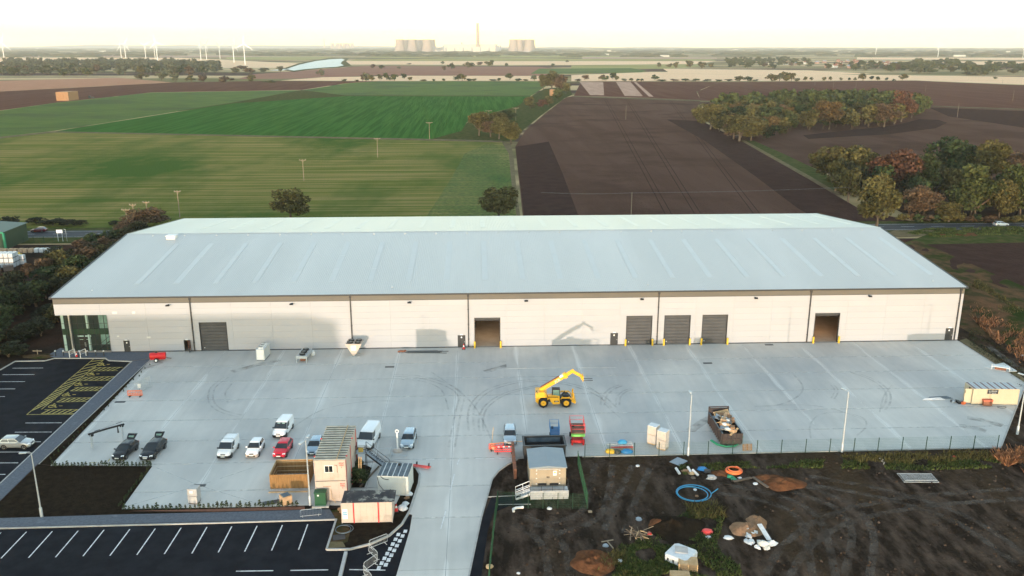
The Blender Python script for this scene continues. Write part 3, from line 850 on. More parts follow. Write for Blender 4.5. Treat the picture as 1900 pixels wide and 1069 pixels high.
for i, (px, pb, pt, wp) in enumerate(HR):
    tone = rr.choices(['olive green', 'dark green', 'mid green', 'grey green', 'brown'], [4, 3, 3, 1, 1.5])[0]
    ptree(px, pb, pt, wp, tone, '{0} hedgerow tree beyond the {3} fields, {1}, {2} of the row'.format(TONEW[tone], *place(G(px, pb), 640, 1050, 110, 152) if px < 1050 else place(G(px, pb), 1050, 1700, 110, 152), 'green crop' if px < 1050 else 'ploughed'), 'far', 'hedgerow trees beyond the fields')
# trees round the village and the woods to its right
for k, (poly, n, dm) in enumerate((([(1345, 130), (1345, 112), (1450, 110), (1510, 116), (1520, 130)], 34, 26), ([(1520, 131), (1700, 133), (1700, 124), (1560, 121)], 18, 26), ([(1640, 137), (1760, 137), (1830, 137), (1840, 126), (1760, 116), (1700, 118), (1650, 130)], 38, 24), ([(1790, 144), (1830, 144), (1830, 130), (1790, 130)], 8, 12), ([(1830, 135), (1960, 140), (1960, 126), (1830, 124)], 22, 22))):
    vt = scatter(poly, n * 2, dm * .8, 60 + k)
    vt.sort(key=lambda q: q[1])
    vn = max(3, n // 4)
    mass('village_woodland', [(p, rr.uniform(9, 17), rr.uniform(17, 26)) for p in vt[vn:]], 'mid green', 'mass of trees ' + ('round the far village', 'among the far village houses', 'right of the far village', 'making the dark clump right of the village', 'at the far right beyond the village')[k])
    for p in vt[:vn]:
        tone = rr.choices(['grey green', 'dark green', 'mid green', 'brown', 'olive green'], [3, 3, 3, 1.2, 2])[0]
        tree(p, rr.uniform(9, 15), rr.uniform(17, 26), tone, f'{TONEW[tone]} tree {"near the village" if k < 2 else "in the wood right of the village"}', 'far', 'trees round the village')
# far woods and hedges that read as one mass
fw = B()
rr = random.Random(77)
def blob(x, y, rx, ry, h):
    n = 7
    rings = []
    for (k, z) in ((1, 0), (1.02, .45), (.75, .8), (.25, 1)):
        rings.append([(x + rx * k * math.cos(2 * math.pi * j / n) * rr.uniform(.75, 1.2), y + ry * k * math.sin(2 * math.pi * j / n), -.3 + h * z * rr.uniform(.8, 1.15)) for j in range(n)])
    fw.loft(rings)
for i in range(3400):
    py = 89.5 + 16.5 * rr.random() ** 1.5
    d = 1589 * 50.9 / (py - 85.6)
    px = rr.uniform(-150, 2050)
    if py > 104 and (500 < px < 660 or rr.random() < .4):
        continue
    if mnoise.noise((px * .012, d * .0016, 3)) < -.05 and py > 92:
        continue
    p = G(px, py)
    if abs(p.y) > 24000:
        continue
    k = rr.uniform(.6, 1.5)
    blob(p.x, p.y, 26 * k + d * .006, 14, rr.uniform(6, 13) + d * .0004)
tag(fw.obj('distant_woodland', mat('leaf far', (.045, .055, .028), (.08, .08, .045), sc=.02, r=1, isl=.25, spec=.03), fix=False), 'woods and hedges far off that run together below the horizon', 'woodland', kind='stuff')
# ------------------------------------------------------------------ concrete yard in cast bays
YARD = gp([(288, 658)]) + [(-71 + 13.9, -.02), (85.6, -.02)] + gp([(1779, 633), (1903, 712), (1856, 829), (1080, 846), (962, 851), (940, 862), (925, 873), (913, 888), (893, 960)]) + [(-1.5, -69), (-3.5, -80), (-10.6, -80)] + gp([(735, 1069), (760, 985), (765, 955), (700, 938), (580, 937), (490, 940), (226, 944), (283, 864.5), (97, 863)])
YARD[1] = (YARD[0][0] + .2, -.02)
yard = struct(bpy.data.objects.new('concrete_yard', None)); COL.objects.link(yard)
B().slab(YARD, -.12, -.012).obj('joint_bed', M['mark_dark'], yard)
xs = [-73.5 + 10 * i for i in range(18)]
ys = [-80, -66, -56.2, -49.1, -42, -35.4, -28.8, -21.6, -14.4, -7.6, 0]
for i in range(len(xs) - 1):
    for j in range(len(ys) - 1):
        c = clip(YARD, xs[i] + .02, xs[i + 1] - .02, ys[j] + .024, ys[j + 1] - .024)
        if len(c) > 2 and not (8 < (xs[i] + xs[i + 1]) / 2 < -8):
            B().slab(c, -.011, 0).obj('concrete_slab', M['concrete'], yard)
for yj in ys[2:-1]:
    c = [q for q in clip(YARD, -75, 95, yj - .05, yj + .05)]
    if len(c) > 2:
        xa, xb2 = min(q[0] for q in c), max(q[0] for q in c)
        B().poly([(xa + .1, yj + .03, .0035), (xb2 - .1, yj + .03, .0035), (xb2 - .1, yj + .22, .0035), (xa + .1, yj + .22, .0035)]).obj('joint_laitance', M['laitance'], yard)
# the two paler cast panels in front of the wall right of the open door
pad = gp([(938, 641), (1129, 641), (1143, 682), (940, 684.5)])
mid0, mid1 = G(1032, 641), G(1040, 683)
P4 = struct(bpy.data.objects.new('ramp_pad', None)); COL.objects.link(P4)
B().slab([pad[0], (mid0.x - .03, mid0.y), (mid1.x - .03, mid1.y), pad[3]], .002, .03).obj('concrete_slab', M['concrete'], P4)
B().slab([(mid0.x + .03, mid0.y), pad[1], pad[2], (mid1.x + .03, mid1.y)], .002, .03).obj('concrete_slab', M['concrete'], P4)
# drains and manhole covers
for px, py in ((723, 681), (1313, 674), (370, 901), (223, 746), (1427, 640)):
    p = G(px, py)
    d = B().box(-.75, .75, -.3, .3, .002, .02).obj('drain_cover', M['charcoal'])
    d.location = (p.x, p.y, 0)
    tag(d, 'dark drain grate set in the concrete yard', 'drain cover', 'drain grates in the yard')
# tyre marks: worn rubber bands on the concrete
def mark(pts, wd=.28, m='tyre_mark', gap=None, z=.005):
    for off in ((-gap / 2, gap / 2) if gap else (0,)):
        b = B()
        L_, R_ = [], []
        for i, p in enumerate(pts):
            q0, q1 = Vector(pts[max(i - 1, 0)]), Vector(pts[min(i + 1, len(pts) - 1)])
            d = (q1 - q0).normalized()
            n = Vector((-d.y, d.x))
            c = Vector(p) + n * off
            L_.append((*(c + n * wd / 2), z)); R_.append((*(c - n * wd / 2), z))
        k = len(pts)
        b.add(L_ + R_, [(i, i + 1, k + i + 1, k + i) for i in range(k - 1)])
        b.obj('tyre_mark', M[m], yard)
def arcpx(pts, n=24):
    q = gp(pts)
    out = []
    for i in range(len(q) - 1):
        p0, p1, p2, p3 = (Vector(q[max(i - 1, 0)]), Vector(q[i]), Vector(q[i + 1]), Vector(q[min(i + 2, len(q) - 1)]))
        for k in range(6):
            t = k / 6
            out.append(tuple(.5 * ((2 * p1) + (p2 - p0) * t + (2 * p0 - 5 * p1 + 4 * p2 - p3) * t * t + (3 * p1 - p0 - 3 * p2 + p3) * t ** 3)))
    out.append(q[-1])
    return out
mark(arcpx([(875, 800), (873, 770), (882, 745), (912, 722), (965, 708), (1010, 708), (1060, 714), (1110, 732), (1140, 757)]), .3, gap=.75)
mark(arcpx([(893, 800), (893, 775), (905, 752), (940, 730), (1000, 716)]), .3, gap=.6)
mark(arcpx([(1118, 752), (1122, 735), (1135, 722), (1152, 715)]), .34, gap=.6)
mark(arcpx([(1146, 752), (1148, 737), (1158, 727), (1172, 722)]), .3, gap=.5)
mark(arcpx([(1080, 711), (1110, 730), (1125, 752), (1150, 775)]), .25)
mark(arcpx([(730, 697), (780, 700), (830, 715), (855, 735), (850, 765), (838, 830)]), .3, gap=.8)
mark(arcpx([(745, 704), (790, 709), (820, 725), (832, 760)]), .26)
mark(arcpx([(420, 700), (395, 720), (392, 745), (410, 762), (445, 772)]), .28, gap=.7)
mark(arcpx([(430, 712), (418, 730), (424, 750)]), .26)
mark(arcpx([(1470, 693), (1487, 712), (1488, 727), (1470, 742), (1440, 752), (1400, 754)]), .3)
mark(arcpx([(1505, 815), (1503, 790), (1520, 770), (1560, 765), (1600, 775), (1607, 792), (1590, 808)]), .24)
mark(arcpx([(1580, 690), (1620, 705), (1645, 725), (1648, 745), (1638, 760)]), .3, gap=.6)
mark(arcpx([(1545, 715), (1552, 725), (1545, 740)]), .24, gap=.5)
mark(arcpx([(1655, 715), (1640, 735), (1632, 765)]), .24)
mark(arcpx([(1440, 752), (1500, 752), (1550, 760), (1605, 780)]), .22)
mark(arcpx([(540, 795), (600, 760), (680, 745), (760, 745)]), .26)
mark(arcpx([(800, 690), (870, 742), (905, 800), (915, 838)]), .26)
for a, b in (((1795, 775), (1860, 790)), ((1780, 790), (1830, 800)), ((430, 690), (520, 668)), ((250, 690), (300, 672)), ((900, 690), (1010, 662)), ((985, 672), (1030, 667)), ((1280, 800), (1330, 770)), ((1830, 640), (1900, 690))):
    p, q = G(*a), G(*b)
    mark([(p.x, p.y), ((p.x + q.x) / 2, (p.y + q.y) / 2 + .4), (q.x, q.y)], 1.3, 'stain', z=.0045)
for pts in ([(1480, 905), (1560, 935), (1600, 985), (1590, 1069)], [(1330, 905), (1420, 920), (1500, 960), (1530, 1069)], [(1120, 860), (1110, 920), (1085, 960), (1000, 985)], [(1190, 865), (1160, 930), (1140, 985)], [(1500, 890), (1640, 915), (1780, 960), (1900, 1040)], [(1440, 1069), (1480, 1010), (1560, 960), (1700, 930), (1890, 915)], [(960, 960), (1020, 1000), (1040, 1069)]):
    q = arcpx(pts)
    for off in (-1.1, 1.1):
        b = B(); L_, R_ = [], []
        for i, p in enumerate(q):
            d = (Vector(q[min(i + 1, len(q) - 1)]) - Vector(q[max(i - 1, 0)])).normalized()
            n = Vector((-d.y, d.x)); cc = Vector(p) + n * off
            L_.append((*(cc + n * .42), -.094)); R_.append((*(cc - n * .42), -.094))
        k = len(q)
        struct(b.add(L_ + R_, [(i, i + 1, k + i + 1, k + i) for i in range(k - 1)]).obj('wheel_track', M['dust']))
cl = B(); rc = random.Random(44)
wg = gp([(905, 1069), (930, 950), (1100, 950), (1100, 856), (1850, 836), (1900, 900), (1900, 1069)])
for k in range(2300):
    x, y = rc.uniform(-3, 84), rc.uniform(-72, -41)
    if not inside((x, y), wg):
        continue
    r = .04 + .2 * rc.random() ** 4
    a = rc.uniform(0, 6)
    base = [(x + r * math.cos(a + t) * rc.uniform(.7, 1.2), y + r * math.sin(a + t) * rc.uniform(.7, 1.2), -.11) for t in (0, 1.57, 3.14, 4.71)]
    top = [(x + (p[0] - x) * .5, y + (p[1] - y) * .5, -.1 + r * rc.uniform(.5, 1)) for p in base]
    cl.hexa(base + top)
tag(cl.obj('soil_clods', mat('clods', (.03, .022, .017), (.065, .048, .038), sc=2, r=1, isl=.5, spec=0), fix=False), 'clods and stones strewn over the waste ground', 'clods', kind='stuff')
# saw-cut diagonal lines round the drain and the road edge dashes
def line(name, a, b, wd, m, par, z=.006, h=.004):
    p, q = Vector((a[0], a[1], z)), Vector((b[0], b[1], z))
    return B().bar(p, q, wd, h).obj(name, M[m], par)
def pline(name, a, b, wd, m, par, z=.006, zg=0):
    return line(name, G(*a, zg), G(*b, zg), wd, m, par, zg + z)
for a, b in (((240, 938), (370, 901)), ((290, 868), (370, 901)), ((370, 901), (475, 866)), ((370, 901), (470, 932))):
    pline('saw_cut', a, b, .1, 'laitance', yard)
rm = struct(bpy.data.objects.new('road_marking', None)); COL.objects.link(rm)
for a, b in (((836, 909), (843, 880)), ((818, 981), (828, 945)), ((848, 862), (853, 851)), ((770, 852.3), (784, 852.2)), ((790, 852.2), (806, 852.1)), ((812, 852), (828, 851.9)), ((882, 851), (896, 850.9)), ((902, 850.8), (917, 850.7)), ((923, 850.6), (938, 850.5)), ((944, 850.4), (955, 850.3))):
    pline('dash', a, b, .11, 'paint_white', rm)
for y in ((0, 90), ):
    pass
for a, b in (((200, 857), (204, 851)), ((165, 859), (180, 858))):
    pline('yellow_mark', a, b, .12, 'paint_yellow', rm)

# ------------------------------------------------------------------ car parks, kerbs and paths
def stones(name, pts, wd, z0, z1, ln=.915, m='kerb', par=None):
    root = par or struct(bpy.data.objects.new(name, None))
    if not par:
        COL.objects.link(root)
    for i in range(len(pts) - 1):
        a, b = Vector((*pts[i][:2], 0)), Vector((*pts[i + 1][:2], 0))
        L_ = (b - a).length
        n = max(1, round(L_ / ln))
        for k in range(n):
            d = (b - a) / L_
            p, q = a + d * (L_ * k / n + .006), a + d * (L_ * (k + 1) / n - .006)
            p.z = q.z = (z0 + z1) / 2
            B().bar(p, q, wd, z1 - z0).obj('kerb_stone', M[m], root)
    return root
cp = sheet('car_park', gp([(-420, 960), (0, 686), (28, 669.5), (84, 668.5), (101, 664), (194, 664), (201, 668.5), (243, 669.5), (134, 771), (0, 896), (-200, 1060), (-420, 1060)], -.08), M['asphalt'], -.08)
cp2 = sheet('car_park', gp([(-420, 985), (0, 979), (400, 970), (624, 963), (606, 1018), (650, 1018), (688, 1008), (722, 993), (746, 972), (764, 952), (758, 985), (735, 1069)], -.08) + [(-10.4, -80), (-80, -84)], M['asphalt'], -.08)
z = -.08
bm_ = struct(bpy.data.objects.new('bay_marking', None)); COL.objects.link(bm_)
tops = [(2, 988), (49, 987), (97, 986), (145, 985), (193, 983.4), (241, 982), (288, 981), (336, 979.5), (384, 978), (430, 977), (477, 976), (524, 974.5), (571, 973)]
bots = [(-49, 1037), (2, 1036), (53, 1035), (103, 1034), (154, 1032), (204, 1031), (254, 1029.5), (305, 1028), (356, 1027), (405, 1025), (454, 1023.5), (504, 1021.5), (554, 1020)]
for a, b in zip(tops, bots):
    pline('bay_line', a, b, .12, 'paint_white', bm_, .004, z)
for a, b in (((438, 1060), (507, 1059)), ((539, 1058.5), (609, 1057.5)), ((648, 1057), (715, 1058))):
    pline('bay_line', a, b, .14, 'paint_white', bm_, .004, z)
def z8(x, y):
    return (x / 2.8125, 540 + y / 2.8125)
for a, b in (((65, 403), (225, 402)), ((13, 437), (180, 436)), ((-60, 474), (130, 473)), ((-90, 512), (80, 511)), ((-120, 552), (25, 551)), ((132, 689), (323, 688)), ((77, 737), (270, 736)), ((20, 788), (213, 787)), ((-45, 841), (155, 840)), ((-110, 898), (95, 897)), ((-180, 958), (28, 957)), ((-250, 1020), (-40, 1019))):
    pline('bay_line', z8(*a), z8(*b), .12, 'paint_white', bm_, .004, z)
# give-way blocks where the car park meets the access road
for k in range(8):
    t = k / 7
    for s in (0, 1):
        px, py = 739 - 36 * t + s * 13 - 2 * t * 0, 992 + 62 * t + s * -6
        p = G(px, py, z)
        B().cbox((p.x, p.y, z + .006), (.38, .62, .004), -.08).obj('give_way_block', M['paint_white'], bm_)
# yellow hatched access strip and the accessible bays
hm = struct(bpy.data.objects.new('accessible_bays', None)); COL.objects.link(hm)
def yl(a, b, wd=.13):
    pline('hatch_line', z8(*a), z8(*b), wd, 'paint_yellow', hm, .004, z)
yl((495, 349), (140, 645)); yl((545, 356), (216, 618)); yl((140, 645), (395, 643))
for k in range(1, 15):
    t = k / 15
    yl((495 - 355 * t, 349 + 296 * t), (540 - 324 * max(0, t - .09), 360 + 260 * max(0, t - .09)), .26)
bands = [((478, 400), (640, 398), (462, 418), (615, 416)), ((430, 450), (610, 446), (408, 468), (590, 466)), ((388, 503), (548, 501), (368, 522), (525, 520)), ((315, 559), (487, 557), (296, 580), (460, 576)), ((232, 620), (418, 618), (216, 641), (395, 640))]
for a, b, c, d in bands:
    yl(a, b); yl(c, d)
    for k in range(6):
        t = k / 6.4
        yl((c[0] + (d[0] - c[0]) * t, c[1] + (d[1] - c[1]) * t), (a[0] + (b[0] - a[0]) * (t + .15), a[1] + (b[1] - a[1]) * (t + .15)), .24)
for x, y in ((525, 384), (470, 434), (407, 487), (343, 542), (272, 601)):
    c = G(*z8(x, y), z)
    s = B()
    zz = z + .006
    def T(u, v):
        return (c.x + u, c.y + v, zz)
    s.tube([T(*q) for q in [(.45 * math.cos(a), -.05 + .45 * math.sin(a)) for a in [R(110 + 20 * i) for i in range(13)]]], .05, 4)
    s.tube([T(-.1, .75), T(-.1, .1), T(.45, .1), T(.65, -.5), T(.9, -.4)], .055, 4)
    s.tube([T(-.1, .4), T(.4, .4)], .05, 4)
    s.lathe([(.13, zz - .002), (.13, zz + .003)], 10, (c.x - .1, c.y + .95, 0))
    s.tube([T(1.0, .0), T(1.5, .0)], .04, 4)
    o = s.obj('wheelchair_symbol', M['paint_yellow'], hm)
# paths of small setts
path_pts = gp([(246, 671), (282, 664), (292, 657)]) + [(-57.9, -.03), (-71.2, -.03)] + gp([(104, 658), (98, 663.4), (196, 663.4), (203, 668)])
sheet('paved_forecourt', gp([(98, 663.4), (88, 660), (112, 646)]) + [(-71.4, 2), (-71.4, -.03), (-56.0, -.03)] + gp([(292, 657), (281, 664.5), (246, 670), (202, 668), (195, 663.4)]), M['paving'], .04)
sheet('paved_path', gp([(246, 670), (281, 664.5), (215, 726), (129, 806), (72, 859), (0, 929.5), (-150, 1070), (-300, 1070), (0, 897), (135, 771.5)], .04), M['paving'], .04)
sheet('paved_path', gp([(-420, 970), (0, 961.5), (223, 954.5), (400, 950.5), (560, 946), (612, 945), (622, 962), (400, 967.5), (0, 978), (-420, 990)], .04), M['paving'], .04)
stones('kerb', gp([(-420, 989), (0, 979.5), (400, 969.5), (623, 963)], .05), .16, -.1, .06)
stones('kerb', gp([(624, 963), (606, 1019), (650, 1018.6), (688, 1008.5), (722, 993.5), (746, 972), (760, 948), (777, 897), (779, 880), (772, 868), (761, 861), (735, 856.5), (690, 856.5), (662, 858)], .05), .22, -.1, .10, .8)
stones('kerb', gp([(0, 897), (135, 771), (245, 670.5), (202, 668.5), (195, 664.3), (101, 664.3), (84, 669), (28, 670), (0, 686)], .05), .16, -.1, .07)
stones('kerb', gp([(72, 860.5), (281, 665)], .05), .10, -.1, .055)
stones('kerb', gp([(95, 864), (288, 660)], .02), .15, -.1, .03)
stones('kerb', gp([(960, 851), (940, 862), (925, 873), (913, 888), (893, 960)], .05) + [(-1.4, -69)], .18, -.1, .05)
stones('kerb', gp([(1779, 633.5), (1903, 712), (1857, 829)], .03), .2, -.1, .06)
stones('kerb', gp([(1857, 829.6), (1080, 846.4)], .03), .15, -.1, .02)
# planting beds and bare ground between paths and yard
sheet('planting_bed', gp([(281.5, 665.5), (288, 661), (96, 863.5), (74, 860)], 0), M['bed_soil'], -.02)
sheet('planting_bed', gp([(72, 861), (97, 864), (282, 865), (226, 945), (560, 939), (575, 938), (575, 946), (400, 949.5), (0, 961), (-200, 1000), (0, 930)], 0), M['bed_soil'], -.03)
sheet('planting_bed', gp([(235, 948), (380, 944.5), (565, 939.5), (566, 945), (400, 949)], 0), M['rusty'], -.02)
sheet('bare_ground', gp([(625, 963), (607, 1018), (650, 1017.6), (686, 1007.5), (720, 992.5), (744, 971), (758, 947), (775, 897), (777, 880), (770, 869), (760, 862), (752, 860), (752, 900), (735, 935), (700, 942), (600, 944), (612, 946)], .02), M['bed_soil'], .025)
sheet('sandy_ground', gp([(614, 947), (640, 944), (655, 950), (645, 972), (650, 985), (645, 1005), (630, 1012), (612, 1005), (624, 965)], .02), M['bank'], .03)
sheet('planted_corner', gp([(648, 862), (676, 862), (690, 868), (676, 905), (652, 905)], .02), M['bed_soil'], .03)
sheet('footpath', gp([(893, 961.5), (985, 921), (982, 938), (922, 938)], -.05) , M['asphalt'], -.055)
sheet('footpath', gp([(912, 922), (981, 919.5), (984, 933.5), (920, 934.5), (905, 985), (893, 1069)], -.05) + [(-.2, -80), (-2.4, -80)] + gp([(871, 1069), (894, 965)], -.05), M['asphalt'], -.05)
stones('kerb', gp([(905, 921.5), (981, 918.5)], 0), .08, -.1, .0)
stones('kerb', gp([(924, 936), (985, 935)], 0), .08, -.1, .0)
# fallen strip at the right corner of the building
sheet('gravel_strip', gp([(1780, 632), (1793, 628), (1868, 678), (1906, 706), (1903, 711)], -.05), M['track'], -.06)
sl = B().slab(gp([(1826, 681), (1862, 673), (1888, 689), (1862, 690)], 0), -.06, .03).obj('concrete_slab', M['cabin_grey'])
tag(sl, 'bare pale concrete slab just outside the right edge of the yard', 'slab')

# ------------------------------------------------------------------ the warehouse
X0, X1, DEP, EAVE, RIDGE = -71.55, 85.62, 68.24, 10.0, 13.5
wh = thing('warehouse', 'very long low warehouse with cream walls, brown eaves band and pale grey roof', 'warehouse')
def vx(px, py):
    return V(px, py, 0).x
OPEN = {}
def opening(k, pxl, pxr, pyt, pyb, z0=.05):
    a, b_, c = V(pxl, pyb, 0), V(pxr, pyb, 0), V((pxl + pxr) / 2, pyt, 0)
    OPEN[k] = (a.x, b_.x, z0, c.z)
opening('glass', 111, 207, 585, 655); OPEN['glass'] = (X0, OPEN['glass'][1] + .0, 0, V(150, 585, 0).z)
for k, a in (('d1', (231.5, 243, 632, 653.5)), ('d2', (343, 355.5, 631, 653)), ('d3', (849.5, 863.8, 622, 643.5)), ('d4', (1132, 1146, 618, 639.5)), ('d5', (1752, 1766, 609, 631)),
             ('s1', (374, 425, 598, 651.5)), ('s2', (880.5, 928.5, 589.5, 643)), ('s3', (1160.5, 1208.5, 586, 638)), ('s4', (1230.5, 1279, 585, 637)), ('s5', (1300.5, 1347.5, 584, 636)), ('s6', (1507.5, 1553.5, 581, 634))):
    opening(k, *a)
PIPES = [-48.79, -21.76, -1.64, 31.44, 58.22, 84.94]
BZ = 8.75                                         # underside of the brown eaves band
def holes(x0, x1, z0, z1):                        # rectangle less the openings
    rects = [(x0, x1, z0, z1)]
    for (a, b_, c, d) in OPEN.values():
        nr = []
        for (p, q, r_, s_) in rects:
            if a >= q or b_ <= p or c >= s_ or d <= r_:
                nr.append((p, q, r_, s_)); continue
            if r_ < c: nr.append((p, q, r_, c))
            if d < s_: nr.append((p, q, d, s_))
            lo_, hi_ = max(r_, c), min(s_, d)
            if p < a: nr.append((p, a, lo_, hi_))
            if b_ < q: nr.append((b_, q, lo_, hi_))
        rects = nr
    return [r_ for r_ in rects if r_[1] - r_[0] > .02 and r_[3] - r_[2] > .02]
xb = [X0]
for p in PIPES[:5]:
    n = max(2, round((p - xb[-1]) / 6.7)); s0 = xb[-1]
    xb += [s0 + (p - s0) * k / n for k in range(1, n + 1)]
n = 4; s0 = xb[-1]
xb += [s0 + (X1 - s0) * k / n for k in range(1, n + 1)]
zb = [.16, 1.24, 2.32, 3.4, 4.48, 5.56, 6.64, 7.72, BZ]
for i in range(len(xb) - 1):
    for j in range(len(zb) - 1):
        rs = holes(xb[i] + .008, xb[i + 1] - .008, zb[j] + .006, zb[j + 1] - .006)
        if rs:
            for r_ in rs:
                B().box(r_[0], r_[1], 0, .1, r_[2], r_[3]).obj('wall_panel', M['cream'], wh)
b = B()
for r_ in holes(X0 + .02, X1 - .02, .0, 9.6):
    b.box(r_[0], r_[1], .11, .2, r_[2], r_[3])
b.obj('inner_wall', M['cabin_grey'], wh)
b = B()
for r_ in holes(X0 + .01, X1 - .01, 0, .15):
    b.box(r_[0], r_[1], -.015, .10, r_[2], r_[3])
b.obj('plinth', M['charcoal'], wh)
b = B()                                           # profiled brown band under the gutter
for k in range(6):
    zz = BZ + .03 + k * .155
    b.box(X0 - .01, X1 + .01, -.04, .1, zz, zz + .09)
    b.box(X0 - .01, X1 + .01, -.01, .1, zz + .09, zz + .155)
b.obj('eaves_band', M['brown_band'], wh)
B().box(X0 - .02, X1 + .02, -.06, .1, BZ - .03, BZ + .028).obj('drip_flashing', M['charcoal'], wh)
B().ext([(-.42, 9.72), (.1, 9.72), (.1, 9.98), (.02, 9.98), (.02, 9.80), (-.34, 9.80), (-.34, 9.96), (-.42, 9.96)], X0 - .25, X1 + .25, 'X').obj('gutter', M['charcoal'], wh)
for p in PIPES:
    d = B().box(p - .09, p + .09, -.22, -.04, .1, 9.72)
    d.box(p - .17, p + .17, -.26, -.02, 9.3, 9.71)
    for zz in (1.5, 4.2, 6.9):
        d.box(p - .14, p + .14, -.16, -.001, zz, zz + .08)
    d.obj('downpipe', M['charcoal'], wh)
# sides and rear
gab = lambda x0, x1: B().ext([(.2, 0), (DEP, 0), (DEP, EAVE - .1), (DEP / 2, RIDGE - .12), (.2, EAVE - .1)], x0, x1, 'X')
gab(X1 - .15, X1).obj('side_wall', M['cream'], wh)
B().ext([(7, 0), (DEP, 0), (DEP, EAVE - .1), (DEP / 2, RIDGE - .12), (.2, EAVE - .1), (.2, 6.95), (7, 6.95)], X0, X0 + .15, 'X').obj('side_wall', M['cream'], wh)
B().box(X0 + .16, X1 - .16, DEP - .2, DEP, 0, EAVE - .05).obj('rear_wall', M['cream'], wh)
# ribbed roof sheets
def slope(y0, z0, y1, z1, name):
    b = B()
    n = int((X1 - X0 + .5) / .333)
    prof = []
    for i in range(n):
        x = X0 - .25 + i * .333
        prof += [(x, 0), (x + .225, 0), (x + .255, .034), (x + .30, .034)]
    prof.append((X0 - .25 + n * .333, 0))
    k = len(prof)
    b.add([(x, y0, z0 + h) for x, h in prof] + [(x, y1, z1 + h) for x, h in prof], [(i, i + 1, k + i + 1, k + i) for i in range(k - 1)])
    return b.obj(name, M['roof_sheet'], wh, fix=False)
slope(-.36, EAVE - .03, DEP / 2, RIDGE, 'roof_slope')
slope(DEP / 2, RIDGE, DEP + .36, EAVE - .03, 'roof_slope')
B().ext([(DEP / 2 - .45, RIDGE - .01), (DEP / 2, RIDGE + .075), (DEP / 2 + .45, RIDGE - .01), (DEP / 2, RIDGE - .03)], X0 - .2, X1 + .2, 'X').obj('ridge_cap', M['roof_sheet'], wh)
sk = (RIDGE - EAVE + .03) / (DEP / 2 + .36)
def zr(y):
    return EAVE - .03 + sk * (y + .36) if y < DEP / 2 else RIDGE - sk * (y - DEP / 2)
for x0 in (X0 - .42, X1 + .10):
    b = B()
    for (ya, yb) in ((-.40, DEP / 2), (DEP / 2, DEP + .40)):
        za, zc = zr(ya), zr(yb) if yb < DEP else zr(DEP + .4)
        b.hexa([(x0, ya, za - .3), (x0 + .32, ya, za - .3), (x0 + .32, yb, zc - .3), (x0, yb, zc - .3), (x0, ya, za + .06), (x0 + .32, ya, za + .06), (x0 + .32, yb, zc + .06), (x0, yb, zc + .06)])
    b.obj('verge_flashing', M['charcoal'], wh)
rl = None
def rlight(x, ya, yb, m):
    za, zc = zr(ya) + .038, zr(yb) + .038
    return B().hexa([(x, ya, za - .02), (x + 1.0, ya, za - .02), (x + 1.0, yb, zc - .02), (x, yb, zc - .02), (x, ya, za), (x + 1.0, ya, za), (x + 1.0, yb, zc), (x, yb, zc)]).obj('rooflight', M[m], wh)
for k in range(22):
    x = -60.0 + 6.76 * k
    for ya, yb in ((5.6, 12.0), (12.06, 19.5), (19.56, 27.5)):
        rlight(x, ya, yb, 'rooflight')
    for ya, yb in ((41, 52), (52.06, 63)):
        rlight(x, ya, yb, 'curtain' if False else 'rooflight')
vent = B().box(-62.6, -60.9, 30.4, 32.0, zr(31) - .2, zr(31) + .55).obj('roof_vent', M['white'], wh)
B().box(-62.75, -60.75, 30.25, 32.15, zr(31) + .552, zr(31) + .66).obj('cowl', M['white'], vent)
ad = None
for k in range(24):
    x = -66 + k * 6.4
    for yy in (32.6, 2.8):
        if yy < 10 and k not in (0, 23, 8, 15):
            continue
        if ad is None:
            ad = B().box(-.16, .16, -.16, .16, -.02, .06).lathe([(.03, .06), (.03, .22), (.05, .23), (.05, .27)], 8).obj('roof_anchor', M['galv'], wh)
            ad.location = (x, yy, zr(yy) + .03)
        else:
            inst(ad, wh, (x, yy, zr(yy) + .03))
# sectional shutters
for k in ('s1', 's3', 's4', 's5', 's2', 's6'):
    a, b_, c, d = OPEN[k]
    fr = B()
    fr.box(a, a + .12, -.03, .3, 0, d); fr.box(b_ - .12, b_, -.03, .3, 0, d); fr.box(a + .12, b_ - .12, -.03, .3, d - .14, d)
    frame = fr.obj('door_frame', M['charcoal'], wh)
    if k in ('s2', 's6'):
        continue
    n = 9
    hh = (d - .16) / n
    sh = B().box(a + .13, b_ - .13, .22, .26, .03, d - .15).obj('shutter', M['charcoal'], wh)
    for i in range(n):
        z0_ = .03 + i * hh
        B().ext([(.16, z0_ + .025), (.215, z0_ + .025), (.215, z0_ + hh - .025), (.20, z0_ + hh - .025), (.15, z0_ + hh * .45)], a + .14, b_ - .14, 'X').obj('shutter_section', M['shutter'], sh)
    B().box(a + .5, a + .62, .10, .16, .5, .62).obj('handle', M['white'], sh)
# rolled-up doors inside the two open doorways
for k in ('s2', 's6'):
    a, b_, c, d = OPEN[k]
    B().lathe([(.45, a + .1), (.45, b_ - .1)], 14, (0, .75, d - .35), axis='X').obj('rolled_shutter', M['shutter'], wh)
